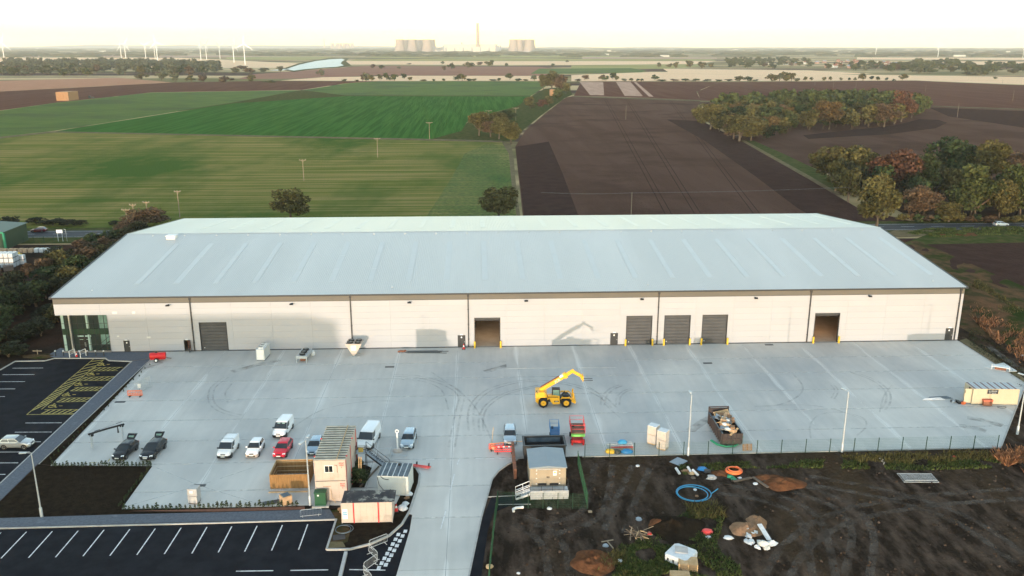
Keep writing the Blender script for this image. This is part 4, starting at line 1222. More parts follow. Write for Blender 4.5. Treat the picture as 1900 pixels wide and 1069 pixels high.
# personnel doors with a lamp above
for k in ('d1', 'd2', 'd3', 'd4', 'd5'):
    a, b_, c, d = OPEN[k]
    fr = B(); fr.box(a, a + .07, -.02, .2, 0, d); fr.box(b_ - .07, b_, -.02, .2, 0, d); fr.box(a + .07, b_ - .07, -.02, .2, d - .07, d)
    fr.obj('door_frame', M['charcoal'], wh)
    if k == 'd2':
        dr = B().cbox((b_ - .1, -.5, d / 2), (.05, 1.05, d - .1), .25).obj('door', M['charcoal'], wh)
        dr['label'] = 'dark personnel door standing open'
        B().box(a + .07, b_ - .07, 1.6, 1.64, 0.01, d - .08).obj('door_lining', M['rusty'], wh)
    else:
        dr = B().box(a + .07, b_ - .07, .05, .1, .02, d - .08).obj('door', M['charcoal'], wh)
        B().box((a + b_) / 2 - .12, (a + b_) / 2 + .10, .035, .049, d - .55, d - .3).obj('door_sign', M['white'], dr)
        B().box(b_ - .2, b_ - .12, .0, .049, .95, 1.08).obj('handle', M['steel'], dr)
    lm = B().box((a + b_) / 2 - .24, (a + b_) / 2 + .24, -.16, -.001, d + .06, d + .2).obj('bulkhead_lamp', M['white'], wh)
# floodlights under the eaves band
for px, py in ((313, 565), (542, 562.5), (760, 559.5), (976, 556.5), (1190, 553.5), (1401, 551.5), (1612, 548)):
    p = V(px, py, 0)
    f = B().box(p.x - .05, p.x + .05, -.5, -.001, p.z - .05, p.z + .05)
    f.cbox((p.x, -.62, p.z - .02), (.62, .36, .10), 0, 0, .35)
    f.obj('floodlight', M['charcoal'], wh)
# louvre plates and patches on the left end of the wall
for px, py, w_, h_ in ((212.5, 580.5, .8, .42), (248, 580, .5, .42), (219, 624, .34, .24), (276, 626, .66, .3)):
    p = V(px, py, 0)
    B().box(p.x - w_ / 2, p.x + w_ / 2, -.012, -.001, p.z - h_ / 2, p.z + h_ / 2).obj('vent_plate', M['cabin_grey'], wh)
# warehouse floor and portal frames seen through the open doors
B().box(X0 + .2, X1 - .2, .0, DEP - .25, -.1, .02).obj('floor', mat('sunlit_floor', (.46, .37, .29), (.38, .30, .235), sc=.4, r=.9), wh)  # floor colour lightened and browned to stand for sun through the open doors
cn = B()
for i in range(24):
    x = X0 + 2 + i * 6.7
    for y in (.5, 22, 45, 67):
        cn.box(x - .12, x + .12, y - .2 + .1, y + .2 + .1, 0.02, zr(y) - .5)
    for (ya, yb) in ((.4, 34), (34.2, 67.8)):
        cn.bar((x, ya, zr(ya) - .5), (x, yb, zr(yb) - .5), .2, .5)
cn.obj('portal_frame', M['steel'], wh)
# glazed entrance corner
ga, gb, gz0, gz1 = OPEN['glass']
gl = B().box(ga + .3, gb - .02, 1.7, 1.8, 0, gz1).box(ga + .3, ga + .4, 1.7, 7, 0, gz1).obj('glazing_core', M['black'], wh)
B().box(ga + .1, gb, .22, 1.9, gz1 - .02, gz1 + .12).box(ga + .1, ga + 1.9, 1.9, 7, gz1 - .02, gz1 + .12).obj('soffit', M['charcoal'], wh)
B().box(gb - .02, gb + .08, .0, 1.8, 0, gz1).obj('reveal', M['cream'], wh)
B().box(ga + .45, gb - .03, .78, .84, 3.05, 4.05).obj('spandrel', M['green_dark'], wh)
B().box(ga + .42, ga + .48, .84, 7, 3.05, 4.05).obj('spandrel', M['green_dark'], wh)
ncol = 9
gw = (gb - .05 - ga - .45) / ncol
for i in range(ncol):
    x = ga + .45 + i * gw
    pale = i >= ncol - 2  # right-hand panes: light reflection put into a paler glass colour
    for (z0_, z1_) in ((.1, 1.15), (1.2, 3.0), (4.1, 5.0), (5.05, gz1 - .05)):
        if z1_ < 3.1 and i in (3, 4):
            continue
        B().box(x + .04, x + gw - .04, .80, .815, z0_, z1_).obj('pane', M['glass_pale' if pale and z0_ > .5 else 'glass_green'], wh)
    B().box(x - .03, x + .03, .74, .84, .05, gz1 - .03).obj('mullion', M['charcoal'], wh)
for zz in (1.175, 5.025):
    B().box(ga + .45, gb - .05, .75, .835, zz - .035, zz + .035).obj('transom', M['charcoal'], wh)
for px in (117.5, 163):
    p = V(px + 1.5, 620, .77)
    for (z0_, z1_) in ((.1, 3.0), (4.1, gz1 - .05)):
        B().box(p.x - .22, p.x + .22, .785, .796, z0_, z1_).obj('blind', M['curtain'], wh)
ent = B().box(ga + .47 + 3 * gw, ga + .43 + 5 * gw, .79, .83, .05, 3.0).obj('entrance_door', M['black'], wh)
for dx in (-.62, .62):
    xc = ga + .45 + 4 * gw + dx
    B().box(xc - .5, xc + .5, .77, .789, 2.62, 2.88).obj('door_light', M['curtain'], ent)
    B().box(xc - .35, xc + .35, .77, .789, 2.1, 2.18).obj('door_strip', M['curtain'], ent)
    B().box(ga + .45 + 4 * gw + dx * .12 - .02, ga + .45 + 4 * gw + dx * .12 + .02, .74, .789, .8, 1.6).obj('handle', M['steel'], ent)
st_ = B()
st_.bar((gb - 2.3, .77, .25), (gb - .1, .77, 2.0), .02, .16); st_.bar((gb - 2.3, .77, 1.1), (gb - .1, .77, 2.85), .02, .07)
st_.obj('stair', M['black'], wh)

# ------------------------------------------------------------------ the unseen neighbour whose shadow lies on the left of the wall
nb = thing('brick_warehouse', 'plain brick warehouse behind the viewpoint, its shadow on the left of the long wall', 'warehouse', (0, -232, 0))
B().ext([(-135, 0), (-66.5, 0), (-68.2, 15.0), (-135, 15.2)], 0, 30).obj('wall', M['brick_house'], nb)
B().ext([(-135.5, 15.22), (-67.9, 15.02), (-68.0, 15.3), (-135.5, 15.6)], -.4, 30.4).obj('roof', M['tarmac_shed'], nb)
# ------------------------------------------------------------------ vehicles (local: +x forward, origin on the ground below the middle)
PROF = {  # stations x/L: bottom, top, half-width factor ; cabin: base rear, base front, roof rear, roof front (x/L), roof height
    'hatch': ([(-.5, .42, .78, .80), (-.475, .26, .92, .92), (-.36, .2, .97, .99), (0, .19, .95, 1), (.2, .19, .93, 1), (.38, .2, .84, .98), (.46, .22, .70, .90), (.5, .3, .56, .74)], (-.47, .24, -.36, .04), 1),
    'estate': ([(-.5, .42, .80, .82), (-.48, .26, .93, .93), (-.36, .2, .96, .99), (0, .19, .94, 1), (.2, .19, .92, 1), (.38, .2, .82, .98), (.46, .22, .68, .90), (.5, .3, .55, .74)], (-.485, .22, -.43, .03), 1),
    'van': ([(-.5, .38, 1.0, .90), (-.485, .24, 1.05, .96), (-.36, .2, 1.08, 1), (0, .2, 1.06, 1), (.22, .2, 1.04, 1), (.40, .2, .98, .98), (.465, .24, .82, .92), (.5, .32, .6, .78)], (-.49, .31, -.475, .12), 1),
    'transit': ([(-.5, .45, 1.1, .94), (-.49, .3, 1.2, .98), (-.36, .25, 1.25, 1), (0, .25, 1.25, 1), (.25, .25, 1.22, 1), (.40, .25, 1.12, .98), (.47, .28, .92, .92), (.5, .36, .7, .80)], (-.495, .37, -.485, .20), 1),
}
def quad_on(ring_a, ring_b, i, u0, u1, v0, v1, off):
    a, b = Vector(ring_a[i]), Vector(ring_a[(i + 1) % len(ring_a)])
    c, d = Vector(ring_b[(i + 1) % len(ring_b)]), Vector(ring_b[i])
    def P(u, v):
        return (a.lerp(b, u)).lerp(d.lerp(c, u), v)
    n = (b - a).cross(d - a).normalized()
    ctr = (a + b + c + d) / 4
    if n.dot(Vector((ctr.x * .3, ctr.y, .2))) < 0:
        n = -n
    return [tuple(P(u, v) + n * off) for u, v in ((u0, v0), (u1, v0), (u1, v1), (u0, v1))]
def car(kind, name, label, cat, paint, L, W, H, x, y, deg, z=0, hatch_open=False, rack=False, bumper=None, group=None, grille='black', visor=False):
    st, (br, bf, rr_, rf), _ = PROF[kind]
    t = thing(name, label, cat, (x, y, z), R(deg), group)
    P = M[paint]
    hs = 1.0
    rings = []
    for (sx, zb_, zt, wf) in st:
        w_ = W / 2 * wf
        X = sx * L
        zm = zb_ + (zt - zb_) * .55
        half = [(w_ * .86, zb_), (w_ * .98, zb_ + .12), (w_, zm), (w_ * .97, zt - .09), (w_ * .88, zt - .015), (w_ * .45, zt + .02)]
        rings.append([(X, a, b_) for a, b_ in half] + [(X, -a, b_) for a, b_ in half[::-1]])
    body = B().loft(rings).obj('body', P, t, smooth=38)
    belt = st[3][2] - .03
    wb, wr = W / 2 * .93, W / 2 * (.74 if kind in ('hatch', 'estate') else .86)
    def ring(xr, xf, w_, z_, ch):
        return [(xr * L, -w_ + ch, z_), (xr * L + ch * .6, -w_, z_), (xf * L - ch * 1.6, -w_, z_), (xf * L, -w_ + ch * 2, z_), (xf * L, w_ - ch * 2, z_), (xf * L - ch * 1.6, w_, z_), (xr * L + ch * .6, w_, z_), (xr * L, w_ - ch, z_)]
    r0 = ring(br, bf, wb, belt, .06)
    r1 = ring(rr_, rf, wr, H - .07, .06)
    r2 = ring(rr_ + .02, rf - .03, wr - .10, H - .005, .06)
    r3 = ring(rr_ + .06, rf - .08, wr - .35, H + .01, .06)
    cab = B().loft([r0, r1, r2, r3]).obj('cabin', P, t, smooth=38)
    g = lambda nm, *a: B().poly(quad_on(r0, r1, *a)).obj(nm, M['glass'], t, fix=False)
    g('windscreen', 3, -.10, 1.10, .10, .95, .014)
    sides = ((2, False), (5, True)) if False else ((1, 0), (5, 1))
    if kind in ('van', 'transit'):
        lo = .64 if kind == 'van' else .70
        g('side_window', 1, lo, .97, .10, .88, .012)
        g('side_window', 5, .03, 1 - lo, .10, .88, .012)
    else:
        g('side_window', 1, .06, .47, .14, .9, .012); g('side_window', 1, .50, .96, .12, .9, .012)
        g('side_window', 5, .53, .94, .14, .9, .012); g('side_window', 5, .04, .50, .12, .9, .012)
        if not hatch_open:
            g('rear_window', 7, .02, .98, .2, .88, .012)
    if hatch_open:
        ho = B().poly([(br * L + .03, s * wb * .86, belt + .05) for s in (1, -1)] + [(rr_ * L + .0, s * wr * .9, H - .12) for s in (-1, 1)])
        B().poly(quad_on(r0, r1, 7, .03, .97, .05, .95, .012)).obj('boot_opening', M['black'], t, fix=False)
        xb_, zb2 = (rr_ + .01) * L, H - .03
        tg = B()
        prof_ = [(0, 0, .50), (-.30, .20, .56), (-.60, .36, .58), (-.85, .34, .52)]
        tg.loft([[(xb_ + dx, -ww * 1.05, zb2 + dz), (xb_ + dx, ww * 1.05, zb2 + dz), (xb_ + dx - .06, ww * 1.05, zb2 + dz + .09), (xb_ + dx - .06, -ww * 1.05, zb2 + dz + .09)] for dx, dz, ww in prof_])
        tgo = tg.obj('tailgate', P, t)
        tgo['label'] = 'tailgate standing open above the roof'
        B().poly([(xb_ - .10, -.34, zb2 + .175), (xb_ - .10, .34, zb2 + .175), (xb_ - .34, .36, zb2 + .335), (xb_ - .34, -.36, zb2 + .335)]).obj('rear_window', M['glass_pale'], tgo, fix=False)
    # wheels with arches
    rw = .31 if kind != 'transit' else .35
    xw = (-.30 * L, .315 * L)
    for xx in xw:
        for s in (-1, 1):
            yo = s * (W / 2 + .012)
            yi = s * (W / 2 - .19)
            ty = B().lathe([(rw * .55, yi), (rw * .96, yi), (rw, yi + s * .04), (rw, yo - s * .04), (rw * .95, yo), (rw * .62, yo)], 18, (xx, 0, rw), axis='Y').obj('wheel', M['tyre'], t, smooth=40)
            rim = B().lathe([(rw * .64, yo - s * .02), (rw * .62, yo + s * .006), (rw * .2, yo - s * .02), (.02, yo + s * .004)], 14, (xx, 0, rw), axis='Y').obj('rim', M['steel'], ty, smooth=30)
            B().lathe([(rw * 1.17, s * (W / 2 - .25)), (rw * 1.17, s * (W / 2 + .004))], 18, (xx, 0, rw + .01), axis='Y').obj('wheel_arch', M['black'], t)
    xf_ = L / 2
    for s in (-1, 1):
        hl = B().hexa([(xf_ * .86, s * W * .40, .60), (xf_ * .955, s * W * .28, .56), (xf_ * .975, s * W * .28, .585), (xf_ * .90, s * W * .455, .60), (xf_ * .80, s * W * .42, .80 if kind in ('van', 'transit') else .775), (xf_ * .90, s * W * .26, .74), (xf_ * .945, s * W * .29, .70), (xf_ * .87, s * W * .475, .74)])
        hl.obj('headlight', M['headlamp'], t)
        B().cbox((bf * L - .28, s * (W / 2 + .08), belt + .12), (.12, .2, .15)).obj('wing_mirror', M['black'] if kind in ('van', 'transit') or paint == 'car_black' else P, t)
        B().cbox((-L / 2 + .06, s * W * .40, .82), (.1, .14, .22 if kind == 'hatch' else .4)).obj('tail_light', M['tail_lamp'], t)
    B().cbox((xf_ - .03, 0, .36), (.14, W * .62, .16)).obj('lower_grille', M['black'], t)
    B().cbox((xf_ + .03, 0, .47), (.04, .52, .11)).obj('number_plate', M['plate'], t)
    gz = .64 if kind in ('hatch', 'estate') else .72
    B().cbox((xf_ * .968, 0, gz), (.1, W * .34, .10)).obj('grille', M[grille], t)
    if bumper:
        bp = B()
        bp.loft([[(xf_ * .80, s * W * .505, z_) if False else (xf_ * kx, s * W * ky, z_) for (kx, ky) in ((.80, .508), (.93, .47), (1.015, .38))] + [(xf_ * kx, -s * W * ky, z_) for (kx, ky) in ((1.015, .38), (.93, .47), (.80, .508))] for s, z_ in ((1, .24), (1, .58))])
        bp.obj('bumper', M[bumper], t, smooth=30)
    if rack:
        for xx in (-.36 * L, -.02 * L):
            B().tube([(xx, -wr + .02, H - .06), (xx, -wr + .04, H + .16), (xx, wr - .04, H + .16), (xx, wr - .02, H - .06)], .025, 5).obj('roof_bar', M['charcoal'], t)
    if visor:
        for s in (-1, 1):
            q = quad_on(r0, r1, 3, .12 if s < 0 else .6, .40 if s < 0 else .88, .78, .90, .022)
            B().poly(q).obj('sun_visor', M['curtain'], t, fix=False)
    B().box(-.35 * L, .35 * L, -W * .40, W * .40, .16, .3).obj('underbody', M['black'], t)
    return t
car('hatch', 'hatchback_car', 'black hatchback with its tailgate up, nearest the black pole stand', 'car', 'car_black', 4.25, 1.76, 1.46, -45.55, -38.9, 262.5, hatch_open=True)
car('hatch', 'hatchback_car', 'larger black hatchback with tailgate up and chrome grille, right of its black neighbour', 'car', 'car_black', 4.8, 1.86, 1.50, -42.05, -38.8, 265, hatch_open=True, grille='headlamp')
car('van', 'small_van', 'small white van with two roof bars and a black bumper', 'van', 'car_white', 4.3, 1.76, 1.82, -32.42, -39.0, 266.5, rack=True, bumper='black')
car('hatch', 'small_car', 'small rounded white car between the roof-bar van and the red car', 'car', 'car_white', 3.9, 1.66, 1.50, -28.98, -39.0, 268.5, bumper='cabin')
car('van', 'small_van', 'plain white van parked behind the red hatchback', 'van', 'car_white', 4.4, 1.80, 1.84, -26.62, -33.2, 264, bumper='black', visor=True)
car('hatch', 'hatchback_car', 'red hatchback in front of the plain white van', 'car', 'car_red', 4.2, 1.72, 1.44, -25.38, -39.2, 266)
car('hatch', 'hatchback_car', 'pale blue car half hidden behind the stacked site cabins', 'car', 'car_pale', 4.1, 1.72, 1.46, -21.35, -38.7, 268)
car('transit', 'panel_van', 'large white panel van right of the stacked site cabins', 'van', 'car_white', 5.2, 1.98, 2.15, -14.55, -36.9, 261, bumper='black')
car('estate', 'estate_car', 'pale silver blue car behind the white post with a ring', 'car', 'car_silverblue', 4.5, 1.76, 1.47, -9.35, -37.2, 266.5)
car('estate', 'estate_car', 'pale blue estate car behind the red and white barrier', 'car', 'car_silverblue', 4.5, 1.76, 1.47, 4.1, -36.6, 268.5)
car('hatch', 'hatchback_car', 'silver hatchback parked in the asphalt car park at the left edge', 'car', 'car_silver', 4.2, 1.74, 1.48, -60.75, -35.95, -1, z=-.08)
car('hatch', 'hatchback_car', 'dark red hatchback on the road behind the green shed', 'car', 'car_maroon', 4.2, 1.75, 1.46, -124.2, 102.4, 180, z=-.16)
car('hatch', 'hatchback_car', 'light silver hatchback on the road beside the wood', 'car', 'car_silverblue', 4.3, 1.75, 1.48, 153.6, 99.2, 2, z=-.16)

# ------------------------------------------------------------------ telehandler
t = thing('telehandler', 'yellow telehandler with raised boom and black cab in the middle of the yard', 'telehandler', (11.1, -25.4, 0), R(-2))
t.scale = (1.08, 1.04, 1.08)
JB = M['jcb']
B().box(-2.1, 2.25, -.55, .55, .62, 1.0).obj('chassis', M['charcoal'], t)
B().ext([(-2.6, .85), (-2.2, .45), (-1.95, .55), (-2.2, 1.05), (-1.9, 1.4), (-1.05, 1.42), (-1.05, 1.8), (-1.5, 2.2), (-2.6, 2.1)], -1.0, 1.0).obj('rear_body', JB, t)
B().ext([(-1.0, 1.05), (-.95, 1.72), (-.2, 1.78), (.6, 1.66), (.66, .52), (-.25, .48), (-.55, .85), (-.75, 1.35)], -1.08, -.35).obj('engine_cover', JB, t)
B().box(.68, 1.0, -1.0, .2, .62, 1.4).obj('tank', M['black'], t)
B().box(-.95, .45, -1.095, -1.081, 1.48, 1.60).obj('vent', M['black'], t)
B().box(-.1, .5, -1.10, -1.081, .82, 1.0).obj('side_panel', M['black'], t)
cb = B()
for (x, y) in ((-.55, .25), (-.55, .98), (.55, .25), (.55, .98)):
    cb.bar((x, y, 1.05), (x * .85, y, 2.55), .09, .09)
cb.box(-.55, .52, .2, 1.02, 2.52, 2.62); cb.box(-.58, .95, .2, 1.03, .7, 1.45)
# the cab stands on the far side of the boom here mirrored towards the camera
cab = cb.obj('cab', M['black'], t)
cab.scale = (1, -1, 1); cab.location = (.15, .0, 0)
B().box(-.42, .46, -.96, -.27, 1.46, 2.5).obj('cab_glass', M['glass_pale'], cab).scale = (1, -1, 1)
for s in (-1, 1):
    B().ext([(.75, 1.28), (.95, 1.55), (1.95, 1.55), (2.3, 1.25), (2.3, 1.12), (1.95, 1.42), (.98, 1.42)], s * 1.12 - .18, s * 1.12 + .18).obj('mudguard', JB, t)
B().lathe([(.5, .0), (.45, .28), (.2, .36)], 14, (1.45, -.75, 1.45)).obj('air_cleaner', M['black'], t)
wheel = None
for x in (-1.55, 1.52):
    for s in (-1, 1):
        wt = B().lathe([(.36, -.24), (.60, -.24), (.66, -.17), (.66, .17), (.60, .24), (.36, .24)], 22, (0, 0, 0), axis='Y')
        for k in range(16):
            a = 2 * math.pi * k / 16
            wt.cbox((.665 * math.cos(a), (.1 if k % 2 else -.1), .665 * math.sin(a)), (.05, .26, .09), 0, 0, 0, -a)
        wt = wt.obj('wheel', M['tyre'], t, smooth=35)
        wt.location = (x, s * .98, .69)
        B().lathe([(.37, s * .25), (.34, s * .252), (.30, s * .14), (.12, s * .16)], 18, axis='Y').obj('rim', JB, wt)
        B().lathe([(.11, s * .12), (.11, s * .23), (.05, s * .25)], 10, axis='Y').obj('hub', M['charcoal'], wt)
pv, e1, e2 = Vector((-2.0, -.05, 2.15)), Vector((1.45, -.05, 4.32)), Vector((2.45, -.05, 4.95))
B().bar(pv, e1, .40, .52).obj('boom', JB, t)
d_ = (e1 - pv).normalized(); upb = Vector((-d_.z, 0, d_.x))
B().bar(pv + d_ * .3 + upb * .33, pv + d_ * 3.3 + upb * .33, .3, .08).obj('hose_tray', M['rusty'], t)
B().bar(pv + d_ * 3.25 + upb * .2, pv + d_ * 3.86 + upb * .2, .425, .26).obj('boom_label', M['white'], t)
B().bar(e1 - d_ * .3, e1 + d_ * .14, .56, .74).obj('boom_collar', JB, t)
B().bar(e1, e2 + d_ * .1, .32, .42).obj('inner_boom', JB, t)
tx = text('JCB', .52, M['white'], t, tuple(pv + d_ * 2.75 + Vector((0, -.235, -.05))), (R(90), -math.atan2(d_.z, d_.x), 0))
tx2 = text('JCB', .2, M['white'], t, (.2, -1.112, .91), (R(90), 0, 0))
B().bar(e2 - d_ * .12, Vector((3.5, -.05, 4.22)), .3, .36).obj('boom_head', JB, t)
B().bar(Vector((3.45, -.05, 4.3)), Vector((3.75, -.05, 3.7)), .3, .3).obj('quick_hitch', JB, t)
B().box(3.70, 3.82, -.55, .45, 3.55, 4.35).obj('carriage', JB, t)
for s in (-.4, .3):
    B().box(3.8, 5.1, s - .05, s + .05, 3.62, 3.68).obj('fork', M['charcoal'], t)
B().ext([(2.25, .75), (2.75, .5), (2.85, .8), (2.5, 1.25), (2.25, 1.2)], -.95, .95).obj('front_frame', JB, t)
for s in (-1, 1):
    B().bar((2.45, s * .75, .9), (2.5, s * .75, 2.0), .16, .22).obj('stabiliser', JB, t)
B().tube([(-2.3, -1.0, 1.9), (-2.45, -1.15, 2.3)], .02, 5).cbox((-2.46, -1.16, 2.4), (.14, .08, .2)).obj('mirror', M['black'], t)
B().tube([(1.0, -1.0, 2.2), (1.25, -1.2, 2.35)], .02, 5).cbox((1.27, -1.22, 2.4), (.08, .14, .2)).obj('mirror', M['black'], t)

# ------------------------------------------------------------------ scissor lifts
def scissor(name, label, x, y, deg, m, deck, h, Lx=2.4, W=1.3, lifted=0, tray=None):
    t = thing(name, label, 'scissor lift', (x, y, 0), R(deg))
    B().box(-Lx / 2, Lx / 2, -W / 2 + .22, W / 2 - .22, .25, .62).obj('chassis', M[m], t)
    wp = None
    for sx in (-1, 1):
        for s in (-1, 1):
            wo = B().lathe([(.12, -.11), (.30, -.11), (.32, 0), (.30, .11), (.12, .11)], 14, axis='Y').obj('wheel', M['tyre'], t)
            wo.location = (sx * Lx * .36, s * (W / 2 - .1), .32)
            B().lathe([(.14, s * .115), (.05, s * .12)], 10, axis='Y').obj('rim', M[m], wo)
    for s in (-1, 1):
        for k in range(3):
            z0 = .66 + k * (h - .75) / 3
            z1 = z0 + (h - .75) / 3
            b = B().bar((-Lx * .45, s * (W / 2 - .25), z0), (Lx * .45, s * (W / 2 - .25), z1), .06, .1)
            b.bar((-Lx * .45, s * (W / 2 - .33), z1), (Lx * .45, s * (W / 2 - .33), z0), .06, .1)
            b.obj('scissor_arm', M[m], t)
    B().box(-Lx / 2, Lx / 2, -W / 2, W / 2, h - .06, h + .04).obj('platform', M[deck], t)
    for px in range(9):
        xx = -Lx / 2 + .1 + px * (Lx - .2) / 8
        B().box(xx - .03, xx + .03, -W / 2 + .05, W / 2 - .05, h + .042, h + .06).obj('deck_rib', M['charcoal'], t)
    for zz in (.55, 1.1):
        r = B().tube([(-Lx / 2, -W / 2, h + zz), (Lx / 2, -W / 2, h + zz), (Lx / 2, W / 2, h + zz), (-Lx / 2, W / 2, h + zz)], .028, 5, closed=True)
        r.obj('guard_rail', M[m], t)
    for sx in (-1, -.33, .33, 1):
        for s in (-1, 1):
            B().tube([(sx * Lx / 2, s * W / 2, h), (sx * Lx / 2, s * W / 2, h + 1.1)], .028, 5).obj('rail_post', M[m], t)
    B().box(-Lx / 2, Lx / 2, -W / 2 - .012, -W / 2 + .012, h + .04, h + .2).box(-Lx / 2, Lx / 2, W / 2 - .012, W / 2 + .012, h + .04, h + .2).obj('toe_board', M[m], t)
    B().box(Lx / 2 - .4, Lx / 2 - .15, -W / 2 + .1, -W / 2 + .4, h + .8, h + 1.05).obj('control_box', M['black'], t)
    if tray:
        B().cbox((Lx / 2 + .05, 0, h - .28), (.34, W * .96, .3)).obj('counterbalance', M[tray], t)
        for s in (-1, 1):
            B().cbox((Lx / 2 + .02, s * W * .40, .38), (.2, .22, .75)).obj('outrigger', M[m], t)
    return t
scissor('scissor_lift', 'red rough-terrain scissor lift with a bright green end panel', 13.05, -37.2, -92, 'lift_red', 'rusty', 1.7, 3.0, 1.85, tray='lime')
scissor('scissor_lift', 'small blue scissor lift behind the dark open-topped box', 10.05, -36.9, -92, 'blue_lift', 'blue_lift', 1.25, 2.4, 1.2)
scissor('scissor_lift', 'orange scissor lift standing inside the open doorway', -.9, 11.5, 90, 'orange', 'rusty', 1.4, 2.2, 1.1)
scissor('scissor_lift', 'orange scissor lift deeper inside the open doorway', 2.6, 19.0, 30, 'orange', 'rusty', 1.5, 2.2, 1.1)

# ------------------------------------------------------------------ site cabins and containers
def cabin(name, label, x0, y0, L, W, H, z0=0, m='cabin', roofm='cabin_roof', ribs=0, front_joints=6, side_joints=8, deg=0, base=.12, cat='site cabin', group=None, corrug=None):
    """box cabin, local x along the front (0..L), y depth (0..W)"""
    t = thing(name, label, cat, (x0, y0, z0), R(deg), group)
    B().box(.03, L - .03, .03, W - .03, base, H - .03).obj('shell', M['charcoal'], t)
    fj = L / front_joints
    for i in range(front_joints):
        for (ya, yb) in ((0, .029), (W - .029, W)):
            B().box(i * fj + .006 + (.08 if i == 0 else 0), (i + 1) * fj - .006 - (.08 if i == front_joints - 1 else 0), ya, yb, base + .08, H - .12).obj('wall_panel', M[m], t)
    sj = W / side_joints
    for i in range(side_joints):
        for (xa, xb_) in ((0, .029), (L - .029, L)):
            B().box(xa, xb_, i * sj + .006 + (.08 if i == 0 else 0), (i + 1) * sj - .006 - (.08 if i == side_joints - 1 else 0), base + .08, H - .12).obj('wall_panel', M[m], t)
    f = B()
    for x in (-.01, L - .075):
        for y in (-.01, W - .075):
            f.box(x, x + .085, y, y + .085, 0, H)
    for z_ in (base - .05, H - .12):
        f.box(.076, L - .076, -.006, .028, z_, z_ + .12); f.box(.076, L - .076, W - .028, W + .006, z_, z_ + .12)
        f.box(-.006, .028, .076, W - .076, z_, z_ + .12); f.box(L - .028, L + .006, .076, W - .076, z_, z_ + .12)
    f.obj('frame', M[m], t)
    B().box(.03, L - .03, .03, W - .03, H - .029, H + .02).obj('roof', M[roofm], t)
    return t
CW, CL = 3.55, 9.2
for lv in (0, 1):
    t = cabin('site_cabin', ('upper' if lv else 'lower') + ' of the two stacked cream site cabins', -18.85, -52.1, CW, CL, 2.6, 2.62 * lv, side_joints=9, front_joints=4)
    if lv:
        for k in range(15):
            y = .18 + k * (CL - .36) / 14
            B().box(-.06, CW + .06, y - .14, y + .14, 2.625, 2.71).obj('roof_rib', M['roof_rib'], t)
        B().box(2.55, 2.65, -.02, CL, 2.71, 2.76).obj('roof_batten', M['wood_pale'], t)
        wf = B().box(1.15, 2.15, -.03, -.007, 1.10, 2.0).obj('window', M['white'], t)
        for a, b_ in ((1.22, 1.63), (1.67, 2.08)):
            B().box(a, b_, -.042, -.031, 1.17, 1.93).obj('pane', M['glass'], wf)
        B().bar((2.6, -.03, 2.0), (2.6, -.03, 1.1), .03, .05).bar((2.3, -.03, 2.04), (2.6, -.03, 2.0), .03, .05).obj('pipe', M['rusty'], t)
        text('BEAP\nHIRE\n6', .26, M['red'], t, (3.1, -.035, 2.0), (R(90), 0, 0))
    else:
        text('BEAP\nHIRE\n5', .26, M['red'], t, (3.1, -.035, 2.02), (R(90), 0, 0))
        B().box(.9, 1.75, -.022, -.006, 1.95, 2.0).obj('drip_rail', M['rusty'], t)
        B().tube([(1.75, -.02, 1.6), (1.85, -.35, .7), (2.3, -.5, .1), (2.2, -.2, .05)], .03, 5).obj('cable', M['wood_pale'], t)
    for y in (.3, CL * .42, CL - .8):
        B().box(CW + .008, CW + .05, y, y + .12, .05, 2.6).obj('red_post', M['red'], t)
    if lv:
        for y in (.9, 5.5):
            B().cbox((-.05, y, 2.7), (.16, .16, .12)).obj('lifting_eye', M['red'], t)
            B().cbox((CW + .05, y, 2.7), (.16, .16, .12)).obj('lifting_eye', M['red'], t)
for i in range(6):
    pad_ = B().box(-.3, .3, -.3, .3, 0, .1).obj('timber_pad', M['wood_dark'])
    pad_.location = (-18.5 + (i % 2) * 2.9, -51.7 + (i // 2) * 4.0, 0)
    tag(pad_, 'timber pad under the lower stacked site cabin', 'timber pad', 'timber pads under the stacked cabins')
# stair and landing to the upper cabin
t = thing('stair', 'grey steel stair and landing on the right of the stacked cabins', 'stair', (-15.2, -45.2, 0))
B().box(0, 1.3, 0, 1.2, 2.5, 2.58).obj('landing', M['grey_panel'], t)
for x, y in ((.08, .08), (1.22, .08), (.08, 1.12), (1.22, 1.12)):
    B().box(x - .04, x + .04, y - .04, y + .04, 0, 3.6).obj('post', M['charcoal'], t)
for k in range(11):
    B().box(1.35 + k * .24, 1.62 + k * .24, .1, 1.1, 2.36 - k * .22, 2.40 - k * .22).obj('step', M['grey_panel'], t)
for y in (.05, 1.15):
    B().bar((1.3, y, 2.5), (4.0, y, .05), .05, .2).obj('stringer', M['charcoal'], t)
    B().tube([(1.25, y, 3.6), (4.0, y, 1.1), (4.0, y, 0)], .028, 5).tube([(1.25, y, 3.1), (4.0, y, .6)], .025, 5).tube([(2.6, y, 2.35), (2.6, y, 1.3)], .025, 5).obj('handrail', M['charcoal'], t)
B().tube([(.08, .05, 3.58), (1.22, .05, 3.58)], .028, 5).tube([(.08, .05, 3.1), (1.22, .05, 3.1)], .025, 5).obj('guard_rail', M['charcoal'], t)
B().box(.4, 1.0, .02, .04, 2.75, 3.35).obj('warning_sign', M['paint_yellow'], t)
